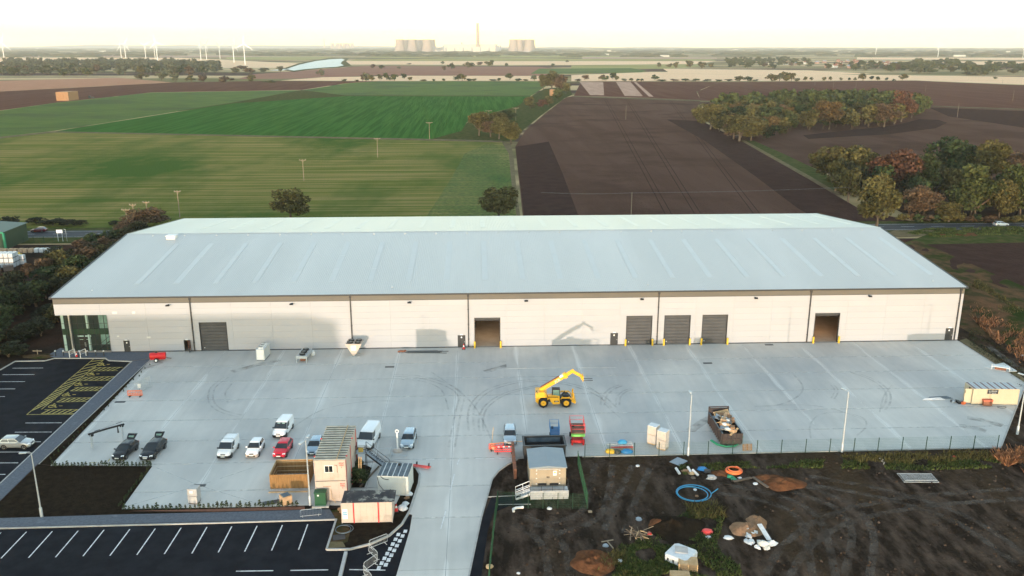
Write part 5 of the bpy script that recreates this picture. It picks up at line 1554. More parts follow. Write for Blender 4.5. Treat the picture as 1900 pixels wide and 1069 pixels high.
# welfare cabin with red straps
t = cabin('site_cabin', 'cream site cabin with two red straps and a flaking felt roof', -15.2, -57.0, 5.55, 2.75, 2.5, .06, front_joints=8, side_joints=3, roofm='felt')
for x in (1.35, 4.05):
    B().box(x - .06, x + .06, -.045, -.007, .02, 2.5).obj('red_strap', M['red'], t)
for k in range(7):
    x = .35 + k * .8
    B().box(x - .05, x + .05, .05, 2.7, 2.525, 2.57).obj('roof_batten', M['felt'], t)
    B().box(x + .09, x + .69, .12, 2.62, 2.522, 2.535).obj('felt_sheet', M['felt'], t)
B().box(.3, 1.05, -.03, -.007, 1.85, 2.15).box(.36, .99, -.036, -.0305, 1.9, 2.1).obj('vent', M['cabin'], t)
nt = B().box(.12, .68, -.02, -.007, .55, 1.75).obj('notice', M['white'], t)
for (x, z_) in ((.2, 1.0), (.42, 1.0), (.2, 1.24), (.42, 1.24)):
    B().box(x, x + .18, -.026, -.0205, z_, z_ + .18).obj('pictogram', M['blue_plastic'], nt)
# pale container with blue ribbed roof
t = cabin('storage_container', 'pale grey container with a ribbed blue-black roof', -11.9, -50.9, 3.6, 3.3, 2.5, .03, m='cabin_grey', roofm='container_blue', front_joints=1, side_joints=1, deg=-6, cat='container')
for k in range(11):
    x = .18 + k * .324
    B().box(x - .045, x + .045, .04, 3.26, 2.525, 2.58).obj('roof_rib', M['galv'] if k % 2 else M['container_blue'], t)
B().lathe([(.14, 2.52), (.14, 2.75), (.1, 2.78)], 10, (2.1, 2.7, 0)).obj('roof_vent', M['black'], t)
B().tube([(.4, -.04, 2.5), (.7, -.05, 2.2), (1.1, -.06, 2.1), (1.35, -.05, 2.15)], .035, 5).tube([(0, -.05, 2.4), (.2, -.08, 1.4), (.75, -.05, .6)], .03, 5).obj('cable', M['black'], t)
B().box(1.0, 2.3, -.02, -.007, .25, 1.6).obj('door', M['cabin_grey'], t)
# yellowish shed on the right of the yard
t = cabin('storage_container', 'cream steel store with a dark sign and open end door at the yard right', 72.25, -28.0, 6.6, 2.6, 2.45, .03, m='cabin_shed', roofm='grey_panel', front_joints=22, side_joints=1, deg=-4, cat='container')
for k in range(20):
    x = .2 + k * .327
    B().box(x - .07, x + .07, .03, 2.57, 2.425, 2.49).obj('roof_rib', M['galv' if k % 3 else 'rusty'], t)
sg = B().box(2.0, 3.55, -.06, -.031, 1.72, 2.38).obj('sign', M['charcoal'], t)
text('mobile mini', .26, M['white'], sg, (2.775, -.066, 2.16), (R(90), 0, 0))
text('0845 300 3929', .17, M['white'], sg, (2.775, -.066, 1.86), (R(90), 0, 0))
B().box(-.04, -.008, .35, 1.25, .2, 2.3).obj('doorway', M['black'], t)
dd = B().box(-1.05, -.05, .27, .32, .15, 2.35).obj('door', M['cabin_shed'], t)
dd['label'] = 'end door of the store standing open'
B().box(-1.052, -1.0, .2, .262, 1.7, 2.1).obj('door_notice', M['charcoal'], dd)
rb = thing('drum_crate', 'reddish wooden crate standing against the front of the cream store', 'crate', (73.65, -28.65, 0), R(-4))
B().box(0, 1.25, 0, .4, .05, .95).obj('crate_side', M['rusty'], rb)
B().box(-.05, 1.3, -.05, .45, .70, 1.0).obj('lid', mat('rust_lid', (.45, .12, .07), r=.8), rb)
hs = B().tube(circle((76.1, -29.2, .04), .62, 24, .04, .3), .03, 5, closed=True)
tag(hs.obj('hose', M['black']), 'black hose loop lying in front of the cream store', 'hose')
for k, (x, y, sx, sy, h, m, lb) in enumerate(((68.8, -25.4, 3.8, .7, .12, 'container_blue', 'flat blue sheet stack left of the cream store'), (67.6, -25.9, 3.4, .5, .18, 'plastic_white', 'white lengths of trunking left of the cream store'))):
    b = B()
    for q in range(4):
        b.cbox((0, (q - 1.5) * sy / 4, .02 + h * (.3 + .2 * q) / 2), (sx * (1 - .08 * q), sy / 4.4, h * (.3 + .2 * q)), .03 * q)
    o = b.obj('sheet_stack', M[m]); o.location = (x, y, .01); tag(o, lb, 'building material')
for k in range(7):
    o = B().cbox((0, 0, .16), (.5 + .1 * (k % 3), .35, .3), k * .8, 0, .12 * (k % 2)).obj('tool_box', M[('charcoal', 'grey_panel', 'black')[k % 3]])
    o.location = (70.0 + .32 * k - (k % 2) * .3, -26.9 - .12 * (k % 3) * 2, 0)
    tag(o, 'dark box in the clutter by the open end of the cream store', 'box', 'clutter by the cream store')
o = B().cbox((0, 0, .14), (.6, .4, .26), .4).cbox((.05, 0, .30), (.3, .3, .1), .2).obj('generator', M['orange']); o.location = (71.2, -27.7, 0)
tag(o, 'small orange tool unit on the ground beside the open store door', 'tool')
# kiosk substation with steps
KX, KY = 5.88, -50.9
t = thing('substation_kiosk', 'tan kiosk substation with grey pitched roof and double doors', 'substation', (KX, KY, 0))
KW, KD, KH, KB = 4.28, 4.8, 3.1, .75
B().box(0, KW, .0, KD, .0, KB).obj('base', M['charcoal'], t)
B().box(.02, KW - .02, .02, KD - .02, KB, KH).obj('wall', M['kiosk_wall'], t)
B().ext([(-.1, KH), (KW + .1, KH), (KW + .1, KH + .10), (KW / 2, KH + .32), (-.1, KH + .10)], -.12, KD + .12).obj('roof', M['kiosk_roof'], t)
for i in (0, 1):
    dr = B().box(0.8 + i * 1.36, 2.13 + i * 1.36, -.02, .018, KB + .05, KH - .22).obj('door', M['kiosk_wall'], t)
    B().box(0.92 + i * 1.42, 1.98 + i * 1.42, -.04, -.021, KB + .08, KB + .42).obj('louvre', M['black'], dr)
    for z_ in (KB + .3, KB + 1.0, KB + 1.6, KB + 2.0):
        B().box(.72 + i * 2.72, .86 + i * 2.72, -.045, -.021, z_, z_ + .1).obj('hinge', M['paint_white'], dr)
    B().box(2.0 + i * .2, 2.1 + i * .2, -.06, -.021, KB + 1.1, KB + 1.3).obj('handle', M['black'], dr)
B().tube([(.75, -.03, KH - .16), (3.55, -.03, KH - .16)], .03, 4).obj('rain_strip', M['paint_white'], t)
sg = B().box(2.75, 3.15, -.035, -.021, KH - .95, KH - .35).obj('warning_sign', M['white'], t)
B().ext([(2.80, KH - .66), (3.10, KH - .66), (2.95, KH - .40)], -.045, -.036).obj('triangle', M['yellow'], sg)
pf = thing('access_platform', 'galvanised steps and railed platform in front of the kiosk doors', 'platform', (KX - .05, KY - 1.7, 0))
B().box(0, KW + .2, 0, 1.68, KB - .1, KB - .02).obj('deck', M['galv'], pf)
B().box(0, KW + .2, -.04, -.005, .3, KB + .35).obj('front_sheet', M['galv'], pf)
B().box(.05, KW + .15, .0, .05, .0, .31).obj('skirt', M['galv'], pf)
for x in (0, 1.3, 2.6, 3.9, KW + .2):
    B().tube([(x, 0, .0), (x, 0, KB + 1.05)], .03, 5).obj('post', M['charcoal'], pf)
for z_ in (KB + .5, KB + 1.05):
    B().tube([(0, 0, z_), (KW + .2, 0, z_), (KW + .2, 1.45, z_)], .028, 5).obj('rail', M['charcoal'], pf)
for k in range(4):
    B().box(-.25 - k * .26, .0 - k * .26, .1, 1.2, KB - .15 - k * .17, KB - .11 - k * .17).obj('step', M['galv'], pf)
for y in (.06, 1.25):
    B().bar((0, y, KB - .1), (-1.65, y, .05), .05, .24).obj('stringer', M['paint_white'], pf)
    B().tube([(0, y, KB + .95), (-1.65, y, 1.0), (-1.65, y, .0)], .05, 5).tube([(0, y, KB + .45), (-1.65, y, .55)], .045, 5).tube([(-.8, y, .75), (-.8, y, KB + .6)], .04, 5).obj('handrail', M['paint_white'], pf)
o = B()
for k in range(9):
    o.box(4.15, 4.5, -47.6 + k * .85, -46.78 + k * .85, 0, 1.3 - .06 * (k % 2) - .05 * k * 0)
tag(o.obj('timber_stack', M['rusty']), 'reddish brown timber retaining wall left of the kiosk', 'retaining wall')
# dark open-topped box behind the kiosk
t = thing('open_skip', 'dark steel open-topped box behind the kiosk', 'skip', (5.65, -42.8, 0))
for (a, b_, c, d) in ((0, 5.3, 0, .1), (0, 5.3, 2.7, 2.8), (0, .1, .1, 2.7), (5.2, 5.3, .1, 2.7)):
    B().box(a, b_, c, d, .1, 1.9).obj('side', M['charcoal'], t)
B().box(.1, 5.2, .1, 2.7, .1, .3).obj('floor', M['container_blue'], t)
B().box(-.12, .15, -.12, 2.92, 1.9, 2.05).box(5.15, 5.42, -.12, 2.92, 1.9, 2.05).box(.15, 5.15, -.12, .15, 1.9, 2.05).box(.15, 5.15, 2.65, 2.92, 1.9, 2.05).obj('rim', M['charcoal'], t)
for k in range(7):
    B().box(.3 + k * .75, .42 + k * .75, -.08, -.001, .1, 1.9).obj('rib', M['charcoal'], t)
B().box(.5, 4.8, 2.5, 2.62, 1.3, 1.85).obj('liner', M['container_blue'], t)
# timber fence box left of the stacked cabins
t = thing('timber_enclosure', 'open-topped enclosure of orange-brown boards beside the stacked cabins', 'enclosure', (-24.85, -48.8, 0))
ex, ey, eh = 4.45, 3.7, 1.85
def boards(x0, y0, x1, y1, n):
    for k in range(n):
        ax, ay = x0 + (x1 - x0) * k / n, y0 + (y1 - y0) * k / n
        bx, by = x0 + (x1 - x0) * (k + .95) / n, y0 + (y1 - y0) * (k + .95) / n
        B().bar((ax, ay, eh / 2), (bx, by, eh / 2), .03, eh - .04 * (k % 3 == 0)).obj('board', M['wood'], t)
boards(0, 0, ex, 0, 30); boards(0, ey, ex, ey, 30); boards(0, 0, 0, ey, 24); boards(ex, 0, ex, ey, 24)
for zz in (.4, 1.0, 1.6):
    B().box(.04, ex - .04, .02, .09, zz, zz + .09).box(.04, ex - .04, ey - .09, ey - .02, zz, zz + .09).box(.02, .08, .1, ey - .1, zz, zz + .09).box(ex - .08, ex - .02, .1, ey - .1, zz, zz + .09).obj('rail', M['wood_pale'], t)
B().box(-.03, ex + .03, ey - .06, ey + .06, eh, eh + .05).box(-.03, .06, .05, ey - .06, eh, eh + .05).obj('capping', M['wood_pale'], t)
B().box(.0, ex + .1, -1.0, -.8, .005, .1).obj('sleeper', M['wood_pale'], t)
# lamp posts
def lamp(x, y, h, label, arms, z=0, group='slim lamp posts'):
    t = thing('lamp_post', label, 'lamp post', (x, y, z), 0, group)
    B().lathe([(.16, 0), (.16, 1.15), (.10, 1.25)], 10).obj('base_section', M['galv'], t, smooth=40)
    B().lathe([(.095, 1.2), (.075, h * .6), (.05, h)], 8).obj('pole', M['galv'], t, smooth=40)
    for (dx, dy) in arms:
        d = Vector((dx, dy, 0)).normalized()
        B().tube([(0, 0, h - .02), tuple(d * .5 + Vector((0, 0, h + .03)))], .035, 5).obj('arm', M['galv'], t)
        hd = B().cbox(tuple(d * .85 + Vector((0, 0, h + .05))), (.75, .3, .1), math.atan2(d.y, d.x)).obj('lamp_head', M['galv'], t)
        B().cbox(tuple(d * .85 + Vector((0, 0, h - .008))), (.6, .22, .012), math.atan2(d.y, d.x)).obj('lens', M['curtain'], hd)
    return t
lamp(26.8, -42.35, 8.4, 'tall lamp post between the white wrapped packs and the full skip', [(0, 1)])
lamp(46.96, -42.2, 8.4, 'tall lamp post at the yard edge right of the full skip', [(-.3, 1)])
lamp(72.9, -38.0, 8.4, 'lamp post at the right picture edge by the cream store', [(-.5, 1)])
lamp(-19.42, -52.83, 8.2, 'twin-headed lamp post in front of the timber enclosure', [(-.4, -1), (.15, 1)])
lamp(-48.94, -54.1, 7.9, 'lamp post on the dark bed at the lower left', [(-1, -.1)], z=-.03)
t = thing('ring_post', 'white post with a round ring head on a concrete foot', 'post', (-10.6, -39.5, 0))
B().lathe([(.62, 0), (.62, .12), (.3, .3), (.12, .32)], 14).obj('foot', M['cabin'], t)
B().lathe([(.11, .3), (.11, 2.6)], 10).obj('pole', M['white'], t)
B().tube([(.2 * math.cos(a), 0, 2.8 + .2 * math.sin(a)) for a in [2 * math.pi * k / 14 for k in range(14)]], .07, 6, closed=True).obj('ring', M['white'], t)
# ------------------------------------------------------------------ things along the wall
bp = None
for i, (px, py) in enumerate(((881, 645), (929, 644.5), (1160, 641), (1210, 640.5), (1231, 640), (1279, 639.5), (1300.5, 639.3), (1349, 638.6), (1507.5, 636), (1554.5, 635))):
    p = G(px, py)
    side = 'left' if i % 2 == 0 else 'right'
    which = ('the open doorway with orange lifts', 'the first of the three closed grey shutters', 'the second of the three closed grey shutters', 'the third of the three closed grey shutters', 'the empty open doorway far right')[i // 2]
    o = B().lathe([(.17, 0), (.17, 1.12), (.12, 1.2), (.03, 1.23)], 12).obj('bollard', M['yellow'], smooth=40)
    o.location = (p.x, -.42, 0)
    tag(o, f'yellow bollard on the {side} of {which}', 'bollard', 'yellow bollards at the doors')
for px in (103.5, 118.5, 148, 163, 178, 193):
    p = G(px, 660.5, .04)
    t = thing('bollard', 'black bollard with a white top in front of the glazed entrance', 'bollard', (p.x, p.y, .04), 0, 'black entrance bollards')
    B().lathe([(.08, 0), (.08, .82)], 10).obj('post', M['charcoal'], t)
    B().lathe([(.12, .82), (.12, .95), (.06, 1.0)], 10).obj('cap', M['white'], t)
for px, lb in ((134.5, 'left'), (154.5, 'right')):
    p = G(px, 662, .04)
    o = B().tube([(0, -.5, 0), (0, -.5, 1.15), (0, .55, 1.25), (0, .55, 0)], .06, 6).tube([(.0, -.5, .55), (0, .55, .6)], .03, 5).obj('hoop_barrier', M['white'])
    o.location, o.rotation_euler = (p.x, p.y, .04), (0, 0, R(-30))
    tag(o, f'white hoop barrier on the {lb} of the glazed entrance door', 'barrier', 'hoop barriers at the entrance')
def cone(px, py, label, m='red', z=0, s=1.0):
    p = G(px, py, z)
    t = thing('traffic_cone', label, 'cone', (p.x, p.y, z))
    B().box(-.26 * s, .26 * s, -.26 * s, .26 * s, 0, .05).obj('base', M['charcoal'], t)
    B().lathe([(.2 * s, .05), (.12 * s, .4 * s)], 12).obj('cone_body', M[m], t)
    B().lathe([(.122 * s, .4 * s), (.08 * s, .62 * s)], 12).obj('stripe', M['white'], t)
    B().lathe([(.08 * s, .62 * s), (.03 * s, .85 * s)], 12).obj('tip', M[m], t)
cone(142.5, 662, 'red cone between the hoop barriers at the entrance', z=.04)
cone(860.5, 648, 'tall red cone in front of the dark door by the open doorway', s=1.15)
cone(735.5, 948.5, 'white-topped red cone right of the red-strapped cabin', s=1.1, z=.03)
# red bowser trailer
t = thing('bowser_trailer', 'small red two-wheeled bowser near the planted strip', 'trailer', (-53.4, -4.6, 0), R(8))
B().loft([[(x, w_ * c_, .98 + .52 * s_) for c_, s_ in [(math.cos(a), math.sin(a)) for a in [2 * math.pi * k / 10 for k in range(10)]]] for x, w_ in ((-1.25, .5), (-1.1, .66), (.9, .66), (1.25, .45))]).obj('tank', M['red'], t, smooth=50)
B().box(-1.2, 1.2, -.45, .45, .42, .56).obj('frame', M['red'], t)
B().bar((1.2, 0, .5), (2.1, 0, .35), .1, .1).obj('drawbar', M['charcoal'], t)
B().lathe([(.2, 1.48), (.2, 1.58)], 12, (-.2, 0, 0)).obj('lid', M['charcoal'], t)
for s in (-1, 1):
    wo = B().lathe([(.18, s * .62), (.36, s * .62), (.36, s * .82), (.2, s * .82)], 16, (-.2, 0, .37), axis='Y').obj('wheel', M['tyre'], t)
    B().lathe([(.2, s * .825), (.05, s * .83)], 12, (-.2, 0, .37), axis='Y').obj('rim', M['white'], wo)
# chillers
def fan(t, x, y, z, r, m='black'):
    o = B().lathe([(r, z), (r, z + .24), (r * .9, z + .26), (r * .9, z + .04)], 18, (x, y, 0), cap=False).obj('fan_cowl', M[m], t, smooth=40)
    g = B()
    for k in range(1, 4):
        g.tube(circle((x, y, z + .25), r * k / 4, 16), .012, 3, closed=True)
    for k in range(4):
        a = math.pi * k / 4
        g.bar((x - r * .9 * math.cos(a), y - r * .9 * math.sin(a), z + .25), (x + r * .9 * math.cos(a), y + r * .9 * math.sin(a), z + .25), .02, .02)
    g.obj('fan_guard', M['steel'], o)
    B().lathe([(.05, z + .02), (r * .88, z + .03)], 16, (x, y, 0)).obj('fan_blade', M['charcoal'], o)
t = thing('chiller', 'white wrapped box-shaped chiller standing end-on by the wall', 'chiller', (-37.0, -5.3, 0), R(-3))
B().box(0, 1.35, 0, 3.3, .12, 2.05).obj('casing', M['plastic_white'], t)
B().box(.02, 1.33, .02, 3.28, 0, .12).obj('skid', M['charcoal'], t)
for k in range(5):
    B().box(1.352, 1.375, .1 + k * .63, .66 + k * .63, .3, 1.95).obj('coil_panel', M['cabin_grey'], t)
B().box(.12, 1.23, -.025, -.001, .3, 1.9).obj('end_panel', M['white'], t)
for k in range(3):
    fan(t, .67, .65 + k * 1.0, 2.05, .42, 'white')
t = thing('chiller', 'low grey chiller on legs with three black fans in a row', 'chiller', (-30.2, -6.5, 0), R(-4))
for x in (.03, 1.65):
    for y in (.03, 3.6):
        B().box(x, x + .1, y, y + .1, 0, .75).obj('leg', M['galv'], t)
B().box(0, 1.78, 0, 3.75, .75, 1.2).obj('casing', M['galv'], t)
for k in range(3):
    fan(t, .89, .75 + k * 1.13, 1.2, .5)
B().box(.6, 1.4, .4, 1.0, .2, .7).obj('compressor', M['rusty'], t)
o = B().lathe([(.02, 0), (.36, .08), (.38, .5), (.2, .9), (.02, 1.0)], 12).obj('wrapped_sack', M['plastic_white'], smooth=50); o.location = (-28.05, -3.0, 0)
tag(o, 'white wrapped bundle beside the low three-fan chiller', 'sack')
t = thing('condenser', 'large V-shaped condenser with four fans by the wall', 'condenser', (-21.0, -4.2, 0), R(-3))
t.scale = (.86, .9, .86)
B().ext([(-.2, .35), (.2, .35), (1.55, 2.55), (1.55, 2.75), (-1.55, 2.75), (-1.55, 2.55)], 0, 2.6).obj('casing', M['cabin'], t)
B().box(-1.05, 1.05, .1, .25, .0, .1).box(-1.05, 1.05, 2.2, 2.35, 0, .1).box(-.08, .08, .1, 2.3, .1, .36).obj('base_rail', M['galv'], t)
B().box(-.5, .52, -.04, -.001, 1.45, 2.4).obj('control_box', M['white'], t)
for x in (-.75, .75):
    for y in (.68, 1.95):
        fan(t, x, y, 2.75, .58)
# pipes on the ground
for k in range(7):
    o = B().tube([(0, 0, 0), (5.6 + (k % 3) * .7, .1 * (k % 2), 0)], .06, 6).obj('steel_pipe', M['mark_dark'])
    o.location, o.rotation_euler = (-12.6 + .25 * (k % 4), -1.6 - .17 * k, .07), (0, 0, R(-1 - k * .8 * (k % 2)))
    tag(o, 'dark steel pipe in the bundle on the ground under the cabin shadow', 'pipe', 'steel pipes by the wall')
o = B()
for k in range(6):
    o.cbox((.2 * k, .12 * (k % 2), .12 + .05 * (k % 3)), (.4, .3, .2), k * .7)
o = o.obj('brick_rubble', M['rusty']); o.location = (-13.6, -2.0, 0)
tag(o, 'small reddish heap of offcuts at the left end of the steel pipes', 'rubble', kind='stuff')
# barriers
def barrier(p, deg, label, m='red_plastic', L=2.0, h=1.0, feet=True, z=0, name='plastic_barrier'):
    t = thing(name, label, 'barrier', (p[0], p[1], z), R(deg))
    f = B().box(-L / 2, L / 2, -.03, .03, h - .12, h).box(-L / 2, L / 2, -.03, .03, .18, .32).box(-L / 2, L / 2, -.025, .025, h * .5, h * .5 + .08)
    f.box(-L / 2, -L / 2 + .08, -.028, .028, .321, h - .121).box(L / 2 - .08, L / 2, -.028, .028, .321, h - .121)
    f.obj('frame', M[m], t)
    n = 9
    for k in range(1, n):
        x = -L / 2 + L * k / n
        B().box(x - .025, x + .025, -.018, .018, .33, h - .13).obj('bar', M[m], t)
    if feet:
        for x in (-L * .35, L * .35):
            B().box(x - .07, x + .07, -.35, .35, 0, .179).obj('foot', M['charcoal'], t)
    return t
p = G(251, 736)
t = barrier(p, 0, 'orange plastic barrier by the planted strip on the left of the yard', 'orange', 2.2)
def mesh_panel(p, deg, label, L=2.4, h=1.8, tilt=0, z=0, name='mesh_fence_panel', nx=12, nz=8, m='galv', cat='fence panel', group=None):
    t = thing(name, label, cat, (p[0], p[1], z), R(deg), group)
    t.rotation_euler = (R(tilt), 0, R(deg))
    B().tube([(-L / 2, 0, .05), (-L / 2, 0, h), (L / 2, 0, h), (L / 2, 0, .05)], .03, 5, closed=True).obj('frame', M[m], t)
    b = B()
    for k in range(1, nx):
        x = -L / 2 + L * k / nx
        b.bar((x, 0, .05), (x, 0, h), .008, .008)
    for k in range(1, nz):
        b.bar((-L / 2, .006, .05 + h * k / nz), (L / 2, .006, .05 + h * k / nz), .008, .008)
    b.obj('mesh', M[m], t)
    return t
p = G(266, 724)
mesh_panel(p, 62, 'grey mesh fence panel leaning behind the orange barrier', 2.4, 1.6, -12, nx=26, nz=20)
mesh_panel((p.x + .35, p.y + .4), 66, 'second mesh panel leaning behind the orange barrier', 2.2, 1.7, -10, nx=26, nz=20)
p = G(254, 729)
t = thing('sign_board', 'small white board on a stand behind the orange barrier', 'sign', (p.x + .2, p.y + .6, 0))
B().box(-.25, .25, -.02, .02, .5, 1.2).obj('board', M['white'], t); B().bar((0, .06, 0), (0, .06, 1.1), .04, .04).obj('post', M['charcoal'], t)
# temporary fence stand with a black pole across
a, b_ = G(172, 831), G(229, 813)
t = thing('fence_stand', 'two grey mesh panels carrying a long black pole, left of the black cars', 'fence stand', (a.x, a.y, 0))
d = Vector((b_.x - a.x, b_.y - a.y, 0))
for k, q in enumerate((Vector((0, 0, 0)), d)):
    m_ = B()
    for j in range(22):
        yy = -1.0 + 2.0 * j / 21
        m_.bar((q.x - .35 * yy, q.y + yy, .05), (q.x - .35 * yy, q.y + yy, 1.9), .018, .018)
    for j in range(10):
        m_.bar((q.x + .35, q.y - 1, .1 + j * .2), (q.x - .35, q.y + 1, .1 + j * .2), .012, .012)
    m_.tube([(q.x + .35, q.y - 1, 0), (q.x + .35, q.y - 1, 1.95), (q.x - .35, q.y + 1, 1.95), (q.x - .35, q.y + 1, 0)], .025, 5)
    m_.obj('mesh_panel', M['galv'], t)
B().tube([(-.3, -.1, 1.95), (d.x * .5, d.y * .5, 2.02), (d.x + .3, d.y + .1, 1.98)], .13, 7).obj('black_pole', M['black'], t)
B().tube([(.1, .9, 1.95), (d.x * .2, d.y * .2 + .9, 1.95)], .04, 5).tube([(d.x * .8 - .3, d.y * .8 + 1.0, 1.95), (d.x - .3, d.y + 1.0, 1.95)], .04, 5).tube([(0, .95, 1.93), (d.x - .3, d.y + 1, 1.93)], .015, 4).obj('rail', M['charcoal'], t)
B().lathe([(.03, 1.0), (.12, 1.0), (.05, 1.9)], 8, (d.x * .86, d.y * .86, 0)).obj('hanging_strap', M['black'], t)
for q in (Vector((.1, 0, 0)), d):
    B().cbox((q.x, q.y, 1.82), (.42, .3, .3)).obj('clamp', M['black'], t)
# red and white barrier by the access road
p = G(936, 841)
t = barrier(p, 0, 'red plastic barrier with white reflectors in front of the pale estate car', L=2.6)
for x in (-.75, -.1, .6):
    B().box(x - .13, x + .13, -.05, -.031, .86, .98).obj('reflector', M['white'], t)
p = G(921, 838)
barrier((p.x, p.y + .5), 12, 'second red barrier behind the first one by the access road', L=2.0)
t = thing('goal_frame', 'thin timber frame standing around the barriers by the access road', 'frame', tuple(G(909, 838)))
B().tube([(0, 0, 0), (0, 0, 1.15), (6.2, .8, 1.1)], .04, 5).tube([(6.2, .8, 1.1), (6.2, .8, 0)], .04, 5).obj('rail', M['wood_pale'], t)
B().tube([(.25, 1.6, 0), (.5, 1.8, 2.6)], .04, 5).obj('pole', M['wood_pale'], t)
o = B().lathe([(.4, 0), (.5, .3), (.35, .62), (.1, .7)], 12).obj('sand_bag', M['card'], smooth=50); o.location = (*G(915, 833)[:2], 0)
tag(o, 'tan sack behind the red barriers beside the access road', 'sack')
p = G(785, 864)
t = barrier(p, -20, 'red plastic barrier lying flat on the road by the kerb curve', L=2.3)
t.rotation_euler = (R(80), 0, R(-18)); t.location.z = .1
for k, (px, py, dg) in enumerate(((776, 867, 40), (793, 866, 80))):
    q = G(px, py)
    pass
p = G(942, 643)
barrier((p.x, p.y + .4), 25, 'pink-red barrier beside the right bollard of the open doorway', L=1.4, h=1.1)
barrier((p.x + .3, p.y + .8), 60, 'second pink-red barrier leaning near the open doorway', L=1.3, h=1.3)
# crowd-control barriers round the island
def crowd(a, b_, label, z=.02, tilt=0):
    A_, B_ = G(*a, z), G(*b_, z)
    L = (B_ - A_).length
    c = (A_ + B_) / 2
    t = thing('crowd_barrier', label, 'barrier', (c.x, c.y, z), math.atan2(B_.y - A_.y, B_.x - A_.x), 'steel crowd barriers')
    t.rotation_euler = (R(tilt), 0, t.rotation_euler[2])
    B().tube([(-L / 2, 0, .2), (-L / 2, 0, 1.0), (-L / 2 + .1, 0, 1.1), (L / 2 - .1, 0, 1.1), (L / 2, 0, 1.0), (L / 2, 0, .2)], .03, 5, closed=True).obj('frame', M['galv'], t)
    n = max(6, int(L / .16))
    b = B()
    for k in range(1, n):
        b.tube([(-L / 2 + L * k / n, 0, .2), (-L / 2 + L * k / n, 0, 1.1)], .009, 3)
    b.obj('bars', M['galv'], t)
    for s in (-1, 1):
        B().bar((s * L * .38, -.32, .02), (s * L * .38, .32, .02), .05, .04).bar((s * L * .38, 0, .03), (s * L * .38, 0, .2), .04, .04).obj('foot', M['galv'], t)
crowd((686, 1020), (719, 1007), 'steel crowd barrier along the kerb curve by the give-way blocks')
crowd((684, 1025), (701, 1042), 'steel crowd barrier leading off the kerb across the car park entrance')
crowd((700, 1045), (676, 1062), 'steel crowd barrier bent back across the car park entrance')
crowd((675, 1066), (690, 1085), 'steel crowd barrier at the bottom picture edge by the entrance')
crowd((557, 961), (596, 957), 'steel crowd barrier lying near the green cabinet on the path', z=.05, tilt=-70)
crowd((690, 848), (722, 846), 'steel crowd barrier behind the pale ribbed container')
crowd((726, 846), (755, 848), 'steel crowd barrier between the ring post and the ribbed container')
crowd((722, 856), (727, 842), 'steel crowd barrier end-on behind the ribbed container')
# perimeter fence of green posts and wire
def fence(name, label, pts, n, h=1.9, wires=9, vert=26, z=-.1):
    t = thing(name, label, 'fence', (pts[0][0], pts[0][1], z))
    o = Vector((*pts[0], 0))
    cum = []
    for i in range(len(pts) - 1):
        for k in range(n[i]):
            cum.append(Vector((*pts[i], 0)).lerp(Vector((*pts[i + 1], 0)), k / n[i]) - o)
    cum.append(Vector((*pts[-1], 0)) - o)
    for p in cum:
        B().box(p.x - .04, p.x + .04, p.y - .04, p.y + .04, 0, h + .1).obj('post', M['green_dark'], t)
    for a, b_ in zip(cum[:-1], cum[1:]):
        b = B()
        for k in range(wires):
            zz = .06 + (h - .08) * k / (wires - 1)
            b.bar(a + Vector((0, .03, zz)), b_ + Vector((0, .03, zz)), .008, .008)
        for k in range(1, vert):
            q = a.lerp(b_, k / vert)
            b.bar(q + Vector((0, .035, .05)), q + Vector((0, .035, h)), .006, .006)
        b.obj('mesh_panel', M['green'], t)
    return t
fa, fb = G(1085, 848.5), G(1850, 832)
fence('wire_fence', 'long green wire fence along the front edge of the yard', [(fa.x, fa.y), (fb.x, fb.y)], [17])
fence('wire_fence', 'dark green mesh fence running from the yard past the right of the kiosk', [tuple(G(1072, 862)[:2]), tuple(G(1090, 942)[:2])], [5], vert=44, wires=14)
fence('wire_fence', 'dark green mesh fence along the footpath at the bottom', [tuple(G(923, 940)[:2]), tuple(G(918, 975)[:2]), (.9, -67), (.2, -78)], [3, 4, 4], vert=44, wires=14)
fence('wire_fence', 'thin green wire fence across the front of the kiosk platform', [tuple(G(924, 938)[:2]), tuple(G(980, 942)[:2]), tuple(G(1090, 943)[:2])], [2, 4])
# saplings of the young hedges
hp = None
def sapling(p, h, label, group):
    global hp
    t = thing('hedge_plant', label, 'hedge plant', (p.x, p.y, -.02), trnd.uniform(0, 6), group)
    s = h
    t.scale = (s, s, s)
    if hp is None:
        rr_ = random.Random(5)
        hp = (B().tube([(0, 0, 0), (.02, 0, .9)], .03, 4).mesh('stem', M['bark']), leaves([((0, 0, .35), (.28, .28, .25)), ((0, 0, .65), (.2, .2, .28)), ((.02, 0, .85), (.1, .1, .16))], 60, .10, rr_).mesh('foliage', M['leaf dark green'], fix=False))
    for nm, me in zip(('stem', 'foliage'), hp):
        o = bpy.data.objects.new(nm, me); COL.objects.link(o); o.parent = t
    return t
for k in range(27):
    sapling(G(98 + k * 7.0 + trnd.uniform(-1.5, 1.5), 865.5 + trnd.uniform(-1, 1)), trnd.uniform(.55, .95), 'young hedge plant in the row in front of the black cars', 'young hedge by the black cars')
for k in range(38):
    sapling(G(232 + k * 8.6 + trnd.uniform(-1.5, 1.5), 947 - k * .22 + trnd.uniform(-1, 1)), trnd.uniform(.5, .95), 'young hedge plant in the row along the lower edge of the yard', 'young hedge along the lower yard edge')
for k in range(24):
    sapling(G(222 + k * 2.4 + trnd.uniform(-2, 2), 940 - k * 3.1), trnd.uniform(.35, .6), 'small hedge plant along the slanting edge of the dark bed', 'young hedge on the dark bed')
